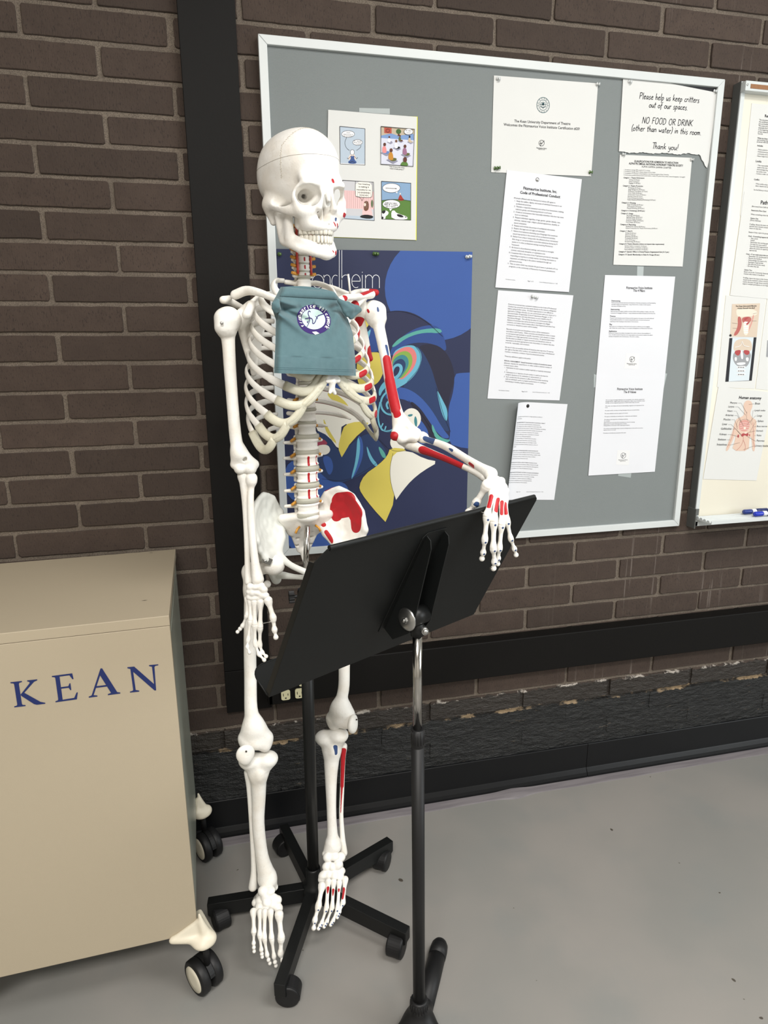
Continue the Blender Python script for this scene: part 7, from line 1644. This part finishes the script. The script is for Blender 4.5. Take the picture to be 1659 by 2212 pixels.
def folds(s, t):
    d = 0
    def ridge(x0, y0, x1, y1, w_, h_):
        a = np.array([x0, y0]); b = np.array([x1, y1]); p = np.array([s, t]); ba = b - a; q = np.clip(((p - a) @ ba) / (ba @ ba), 0, 1); r = np.linalg.norm(p - a - q * ba); return h_ * math.exp(-(r / w_) ** 2) * (1 - .5 * q)
    d += ridge(.05, .24, .42, .40, .045, -.0085) + ridge(.08, .34, .40, .55, .05, .0055) + ridge(.12, .17, .34, .22, .035, .0055) + ridge(.16, .26, .40, .24, .03, -.004)
    d += ridge(.92, .20, .60, .36, .05, -.0080) + ridge(.88, .30, .70, .52, .05, .0050) + ridge(.62, .18, .80, .26, .03, .0045) + ridge(.95, .12, .72, .13, .03, -.003)
    d += .0016 * math.sin(s * 9 + t * 3) * t + .0012 * math.sin(s * 17) * (t > .8) + .002 * math.sin(t * 8 + s * 2)
    return d * 1.45
def shirt_pt(s, t, back=0):
    l = seg(Lside, t); r = seg(Rside, t); u = l[0] + (r[0] - l[0]) * s; v = l[1] + (r[1] - l[1]) * s
    if t < .12: v += (1 - t / .12) * (6 * math.sin(math.pi * s)) * (0 if not back else -1)
    v += 3.0 * math.sin(math.pi * s) * (t > .9) * 0
    e = min(s, 1 - s); rnd = .016 * (1 - min(1, e / .10)) ** 2
    slope = .040 * (1 - t) ** 1.3                           # the cloth leans back towards the collar bones at the top
    return shp(u, v, rnd + slope + (back * .012 * min(1, e / .06) if back else 0) - folds(s, t) * (0 if back else 1))
TS = thing('small_tshirt', shp(680, 812), 'small teal T-shirt with a round purple voicework emblem, hung on the skeleton\'s chest', 'T-shirt')
nu, nv = 90, 110; mb = MB(); fr = [[shirt_pt(i / nu, j / nv) for i in range(nu + 1)] for j in range(nv + 1)]; bk = [[shirt_pt(i / nu, j / nv, 1) for i in range(nu + 1)] for j in range(nv + 1)]
W1 = nu + 1; vs = [p for r in fr for p in r] + [p for r in bk for p in r]; B_ = W1 * (nv + 1); fs = []
for j in range(nv):
    for i in range(nu): a = j * W1 + i; fs.append((a, a + W1, a + W1 + 1, a + 1)); fs.append((B_ + a, B_ + a + 1, B_ + a + W1 + 1, B_ + a + W1))
    for i in (0, nu): a = j * W1 + i; fs.append((a, a + W1, B_ + a + W1, B_ + a))
mb.add(vs, fs, 0, True); mb.build('shirt_body', M_fab, TS)
mb = MB()                                                   # ribbed collar
n = 60; P = [shirt_pt(.03 + .94 * i / n, .0) for i in range(n + 1)]; P2 = [shirt_pt(.05 + .90 * i / n, .115) for i in range(n + 1)]
vs = []
for i in range(n + 1):
    nrm = B3 @ V((0, -1, .25)); rb = .0006 * (i % 2)
    for q in range(9): t = q / 8; vs.append(P[i].lerp(P2[i], t) + nrm * (.0012 + rb + .0042 * math.sin(math.pi * t) ** .5))
mb.add(vs, [(i * 9 + q, i * 9 + q + 1, (i + 1) * 9 + q + 1, (i + 1) * 9 + q) for i in range(n) for q in range(8)], 0, True); mb.build('collar', M_fab, TS)
for nm, pts in (('r', [(599, 650), (592, 657), (592, 666), (596, 672), (602, 668)]), ('l', [(733, 650), (752, 656), (772, 664), (776, 669), (760, 684), (750, 680), (744, 672)])):
    S = SDF(.0016); q = [bl(u, v, YSH + .018) for u, v in pts]; c = sum(q, V((0, 0, 0))) / len(q) + B3 @ V((0, -.004, 0)); S.plate(q, c, .0034, .004)
    if nm == 'l': S.chain([bl(760, 660, YSH + .014), bl(777, 670, YSH + .018)], [.003, .0028], .003); S.chain([bl(777, 670, YSH + .018), bl(757, 687, YSH + .018)], [.003, .003], .003)
    sdf_obj('sleeve', S, M_fab, TS)
def onshirt(u, v, off=.0006):
    """drop a point on to the front of the shirt"""
    best = None
    from mathutils.bvhtree import BVHTree
    global _sb
    if '_sb' not in globals(): _sb = BVHTree.FromPolygons([p[:] for r in fr for p in r], [(j * W1 + i, (j + 1) * W1 + i, (j + 1) * W1 + i + 1, j * W1 + i + 1) for j in range(nv) for i in range(nu)])
    d = V(RW.T @ np.array([(u - 829.5) / FPX, (v - 1106) / FPX, 1.0])).normalized(); h = _sb.ray_cast(V(CAM), d)
    return (h[0] - d * off) if h[0] else shp(u, v)
def stuck(mb, poly, off, mi=0, fill=True):
    c = (sum(p[0] for p in poly) / len(poly), sum(p[1] for p in poly) / len(poly)); n = len(poly); R_ = 6; vs = [onshirt(*c, off)]; fs = []
    for k in range(1, R_ + 1):
        for p in poly: vs.append(onshirt(c[0] + (p[0] - c[0]) * k / R_, c[1] + (p[1] - c[1]) * k / R_, off))
    for i in range(n):
        j = (i + 1) % n; fs.append((0, 1 + j, 1 + i))
        for k in range(1, R_): a = 1 + (k - 1) * n; fs.append((a + i, a + j, a + n + j, a + n + i))
    mb.add(vs, fs, mi, True)
M_purple = mat('purple_embroidery', (52, 30, 104), .8, bump=.4, bscale=1800); M_mint = mat('mint_embroidery', (196, 220, 214), .8, bump=.4, bscale=1800); M_thr = mat('white_thread', (230, 232, 232), .7)
EC = (678, 690)
def er(a, r): return (EC[0] + r * 36.5 * math.cos(a) * (1 + .03 * math.sin(2 * a)), EC[1] + r * 33.5 * math.sin(a) + r * 2.5 * math.cos(a + .7))
mb = MB(); stuck(mb, [er(a, 1) for a in np.linspace(0, 2 * math.pi, 56, endpoint=False)], .0007); em = mb.build('emblem_ring', M_purple, TS)
mb = MB(); stuck(mb, [(lambda p: (p[0] - .8, p[1] - .8))(er(a, .70)) for a in np.linspace(0, 2 * math.pi, 48, endpoint=False)], .0011); mb.build('emblem_centre', M_mint, em)
mb = MB()
def sline(pts, wd, off=.0015):
    pts = chaikin(pts, 2, False); P = [onshirt(u, v, off) for u, v in pts]; n = len(P); vs = []
    for i in range(n):
        e = (P[min(n - 1, i + 1)] - P[max(0, i - 1)]).normalized(); q = (B3 @ V((0, -1, 0))).cross(e).normalized() * wd; vs += [P[i] + q, P[i] - q]
    mb.add(vs, [(2 * i, 2 * i + 1, 2 * i + 3, 2 * i + 2) for i in range(n - 1)], 0, False)
sline([(671, 674), (667, 671), (665, 678), (670, 688), (667, 700), (663, 706)], .0009); sline([(659, 688), (672, 686), (676, 692), (675, 700), (680, 698), (685, 684), (689, 681), (700, 678)], .0009); mb.build('emblem_script', M_purple, em)
mb = MB()
word = 'fitzmaurice voicework'
for i, ch in enumerate(word):
    if ch == ' ': continue
    a = math.radians(-214 + 248 * i / (len(word) - 1)); u, v = er(a, .78); tx, ty = -math.sin(a), math.cos(a); p0 = onshirt(u - tx * 2.2, v - ty * 2.2, .0016); p1 = onshirt(u + tx * 2.2, v + ty * 2.2, .0016)
    k0 = len(mb.v); text(mb, ch, p0, p1, B3 @ V((0, -1, .1)), size=.0098, center=True, bold=.03)
    for q in range(k0, len(mb.v)):                          # sew each letter on to the cloth
        p = V(mb.v[q]); nn = B3 @ V((0, -1, .1)).normalized(); h = _sb.ray_cast(p + nn * .03, -nn)
        if h[0]: p = h[0] + nn * .0019; mb.v[q] = (p.x, p.y, p.z)
mb.build('emblem_lettering', M_thr, em)
mb = MB(); stuck(mb, [(674, 717), (683, 716), (690, 720), (681, 723)], .0013); mb.build('emblem_diamond', M_thr, em)
mb = MB()                                                   # hem stitching
for t_ in (.935, .955):
    for i in range(60):
        s0 = .02 + .96 * i / 60; a, b = shirt_pt(s0, t_), shirt_pt(s0 + .009, t_); q = B3 @ V((0, -.0004, .0003)); mb.add([a + q, b + q, b + q + V((0, 0, -.0006)), a + q + V((0, 0, -.0006))], [(0, 1, 2, 3)], 0)
mb.build('hem_stitching', mat('dark_teal_thread', (50, 84, 92), .8), TS)
